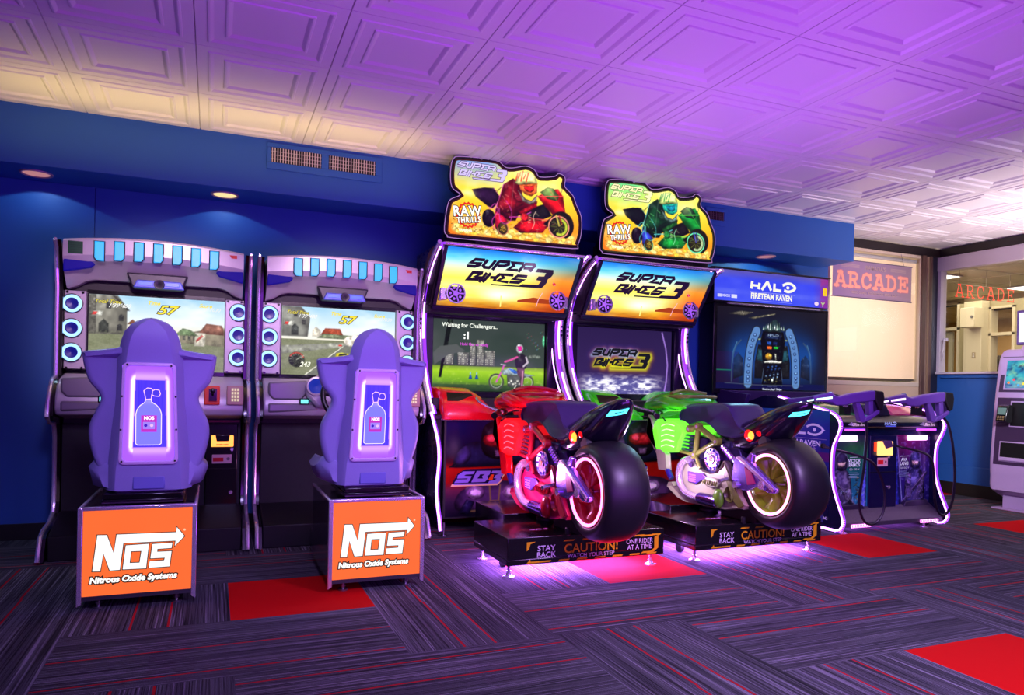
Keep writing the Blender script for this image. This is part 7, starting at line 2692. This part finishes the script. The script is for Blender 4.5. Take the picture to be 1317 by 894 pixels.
def light_gun(gx, gy, label, dirx, hump):
    """pulse rifle shaped gun lying in its holster: butt towards the player, barrel to the back-left"""
    G = thing('light_gun', (gx, gy, .86), label, 'toy gun', 'light guns of the shooter machine')
    Z = .0
    # profile in the gun's own plane: s along the barrel (negative = towards muzzle), z up
    ang = dirx

    def W(s, z, t=0.0):
        # s runs from the muzzle (-) to the butt (+); lay it along a direction in x-y
        ca, sa = cos(ang), sin(ang)
        return (gx + s * ca - t * sa, gy + s * sa + t * ca, z)

    def slab(prof, t, mb=None):
        mb = mb or MB()
        n = len(prof)
        vs = [W(s, z, -t) for s, z in prof] + [W(s, z, t) for s, z in prof]
        fs = [tuple(range(n)), tuple(range(n, 2 * n))[::-1]] + [(i, (i + 1) % n, (i + 1) % n + n, i + n) for i in range(n)]
        return mb.add(vs, fs)
    GP = mat('gun_violet_plastic', (.40, .27, .60), .38)
    body = slab([(-.31, .952), (-.31, .985), (-.17, 1.015), (-.15, .998), (-.11, .988), (-.02, 1.010), (.14, 1.035), (.17, 1.035), (.17, .965), (.12, .955), (.0, .945), (-.06, .925), (-.14, .925), (-.17, .945)], .032)
    body.build('receiver', GP, G, bevel=.008)
    # stock and thumbhole grip: a ring of struts
    st = MB()
    slab([(.02, .955), (.055, .950), (.105, .845), (.085, .805), (.06, .815)], .024, st)
    slab([(.085, .805), (.105, .845), (.215, .905), (.215, .875), (.15, .83)], .024, st)
    slab([(.125, .965), (.160, .965), (.165, .88), (.13, .86)], .024, st)
    st.build('thumbhole_grip', GP, G, bevel=.006)
    slab([(.165, .985), (.165, .89), (.21, .885), (.21, .985)], .012).build('stock_inset', mat('stock_inset_dark', (.16, .10, .26), .4), G, bevel=.003)
    slab([(.165, 1.037), (.235, 1.030), (.245, .985), (.235, .905), (.205, .890), (.19, .93), (.165, .98)], .034).build('butt_pad', BLACKM, G, bevel=.008)
    slab([(-.50, .935), (-.50, .965), (-.31, .985), (-.31, .950)], .026).build('barrel_shroud', mat('gun_dark_violet', (.24, .16, .40), .4), G, bevel=.006)
    slab([(-.17, 1.012), (-.16, 1.020), (-.14, .998), (-.15, .995)], .020).build('rear_sight', CHROME, G)
    lt = MB()
    for t_ in (-1, 1):
        lt.add([W(-.29, .958, t_ * .0325), W(-.17, .972, t_ * .0325), W(-.17, .986, t_ * .0325), W(-.29, .970, t_ * .0325), W(-.29, .958, t_ * .034), W(-.17, .972, t_ * .034), W(-.17, .986, t_ * .034), W(-.29, .970, t_ * .034)],
               [(0, 1, 2, 3), (7, 6, 5, 4), (0, 4, 5, 1), (1, 5, 6, 2), (2, 6, 7, 3), (3, 7, 4, 0)])
        lt.add([W(-.36, .948, t_ * .0275), W(-.31, .955, t_ * .0275), W(-.31, .966, t_ * .0275), W(-.36, .958, t_ * .0275), W(-.36, .948, t_ * .029), W(-.31, .955, t_ * .029), W(-.31, .966, t_ * .029), W(-.36, .958, t_ * .029)],
               [(0, 1, 2, 3), (7, 6, 5, 4), (0, 4, 5, 1), (1, 5, 6, 2), (2, 6, 7, 3), (3, 7, 4, 0)])
    lt.build('side_light', glow('gun_light_' + hump, (.80, 1.0, .90) if hump == 'green' else (1.0, .88, 1.0), 2.2), G)
    tg = MB()
    tg.ell(W(-.045, .928), (.022, .018, .020), 14, 8)
    tg.build('trigger_cap', CHROME, G)
    hb = MB().box(gx - .06, gx + .0, gy + .0, gy + .05, .86, .93)
    hb.build('holster_mount', BLACKM, G)
    cb = [W(.12, .85), W(.13, .70), W(.11, .45), W(.08, .25), W(.12, .11), W(.20, .085), W(.27, .16), W(.285, .30), W(.24, .44), W(.14, .545), (gx + .02, fy - .04, .60), (gx - .06, fy - .01, .625)]
    if hump == 'pink':
        cb = [W(.14, .87), W(.22, .80), W(.27, .62), W(.29, .40), W(.275, .22), W(.22, .12), W(.16, .13), W(.12, .24), W(.11, .42), W(.06, .56), (gx - .02, fy - .04, .61), (gx - .11, fy - .01, .63)]
    C_ = MB().tube(cb, .0095, 8, smooth=6).build('cable', mat('cable_black_violet', (.10, .07, .13), .35), G)
    MB().cyl((cb[-1][0], fy, cb[-1][2]), .018, -.02, .0, 'y', 16).build('cable_gland', BLACKM, C_)
    return G


light_gun(4.165, 3.76, 'violet light gun lying over the green hump with its cable looping to the floor deck', radians(-12), 'green')
light_gun(4.885, 3.76, 'violet light gun lying over the pink hump at the outer end of the shooter machine', radians(-12), 'pink')

# ---------------------------------------------------------------- card kiosk
KX, KY = 6.72, 4.10
K = thing('card_kiosk', (KX, KY, 0), 'lilac card vending kiosk with a colourful touch screen and card terminal', 'kiosk')
LIL = mat('kiosk_lilac', (.74, .62, .80), .35, noise=.03)
KD = mat('kiosk_panel_plum', (.26, .18, .30), .35)
pr = [(6.56, .15), (6.525, .26), (6.52, .42), (6.535, .60), (6.555, .83), (6.575, 1.02), (6.60, 1.20), (6.625, 1.36), (6.655, 1.42), (6.71, 1.445), (6.92, 1.445), (6.95, 1.40), (6.95, .15)]
pr = cr2(pr, 3, True)
yl, yr = 4.345, 3.80
rr = []
for y, k in ((yl, .93), (yl - .012, .98), (yl - .035, 1.0), (yr + .035, 1.0), (yr + .012, .98), (yr, .93)):
    rr.append([(6.75 + (x - 6.75) * k, y, .8 + (z - .8) * k) for x, z in pr])
MB().loft(rr).build('housing', LIL, K, angle=40)
MB().box(6.60, 6.93, yr + .06, yl - .075, .012, .16).box(6.54, 6.95, yr + .02, yl - .01, 0, .014).build('plinth', LIL, K, bevel=.004)


def kface(z):
    pts = [(.15, 6.56), (.26, 6.525), (.42, 6.52), (.60, 6.535), (.83, 6.555), (1.02, 6.575), (1.20, 6.60), (1.36, 6.625), (1.42, 6.655)]
    for (z0, x0), (z1, x1) in zip(pts, pts[1:]):
        if z <= z1:
            return x0 + (x1 - x0) * (z - z0) / (z1 - z0)
    return 6.66


def kpan(name, y0, y1, z0, z1, d0, d1, m, parent, bevel=.003):
    mb = MB()
    vs = []
    for d in (d0, d1):
        for y, z in ((y0, z0), (y1, z0), (y1, z1), (y0, z1)):
            vs.append((kface(z) - d, y, z))
    mb.add(vs, [(0, 1, 2, 3), (7, 6, 5, 4), (0, 4, 5, 1), (1, 5, 6, 2), (2, 6, 7, 3), (3, 7, 4, 0)])
    return mb.build(name, m, parent, bevel)


kpan('upper_panel', yl - .035, yr + .035, 1.055, 1.375, -.01, .004, KD, K)
sf = kpan('screen_frame', yl - .075, yr + .07, 1.075, 1.355, .002, .008, LIL, K)
v0 = Vector((kface(1.09) - .0095, yl - .09, 1.09))
v1 = Vector((kface(1.34) - .0095, yl - .09, 1.34))
a = Art(v0, (0, -1, 0), (v1 - v0))
a.N = Vector((-1, 0, .1)).normalized()


def kscr(u, v):
    s = mixc((.05, .35, .60), (.35, .85, .80), fbm(u * 4, v * 5, 81))
    s = mixc(s, (.80, .90, .55), max(0, fbm(u * 6, v * 6, 82) - .5) * 2)
    s = mixc(s, (.10, .06, .28), max(0, fbm(u * 9, v * 9, 83) - .52) * 2.6)
    s = mixc(s, (.55, .30, .75), max(0, .4 - v) * .8)
    return s


a.grid(0, .365, 0, .252, 44, 34, kscr)
for k in range(8):
    a.ell(.03 + .043 * k, .05 + .03 * sin(k * 2), .012, .012, ((.95, .5, .2), (.9, .3, .4), (.3, .7, .95), (.95, .85, .3))[k % 4], 12, up=False)
a.k += 1
a.build('screen', ART_SCREEN, K)
kpan('lower_panel', yl - .035, yr + .035, .405, 1.005, -.01, .004, KD, K)
kpan('terminal_recess_frame', yl - .155, yr + .15, .745, .975, .002, .008, LIL, K)
kpan('terminal_recess', yl - .165, yr + .16, .755, .965, .006, .010, mat('recess_black', (.03, .025, .035), .5), K)
tm = MB()
tm.prism([(6.47, .78), (6.44, .80), (6.475, .93), (6.51, .945), (6.545, .93), (6.53, .78)], 'y', yl - .10, yl - .19)
TM = tm.build('card_terminal', BLACKG, K, bevel=.006)
t2 = MB()
vs = []
for d in (.001, .003):
    for t_, y in ((.42, yl - .11), (.42, yl - .18), (.88, yl - .18), (.88, yl - .11)):
        vs.append((6.44 + .035 * t_ - d, y, .80 + .13 * t_))
t2.add(vs, [(0, 1, 2, 3), (7, 6, 5, 4), (0, 4, 5, 1), (1, 5, 6, 2), (2, 6, 7, 3), (3, 7, 4, 0)])
t2.build('terminal_display', mat('terminal_lcd', (.35, .45, .42), .3, emit=(.4, .55, .5), es=.35), TM)
kk = MB()
for i in range(3):
    for j in range(3):
        t_ = .06 + j * .1
        kk.box(6.436 + .035 * t_, 6.442 + .035 * t_, yl - .115 - i * .022, yl - .128 - i * .022, .80 + .13 * t_, .808 + .13 * t_)
kk.build('terminal_keys', mat('key_mix', (.55, .45, .30), .4), TM)
kpan('tray_frame', yl - .085, yr + .08, .435, .615, .002, .008, LIL, K)
kpan('dispenser_tray', yl - .095, yr + .09, .475, .605, .006, .010, _mats['recess_black'], K)
kpan('tray_lip', yl - .095, yr + .09, .445, .475, .006, .020, LIL, K)
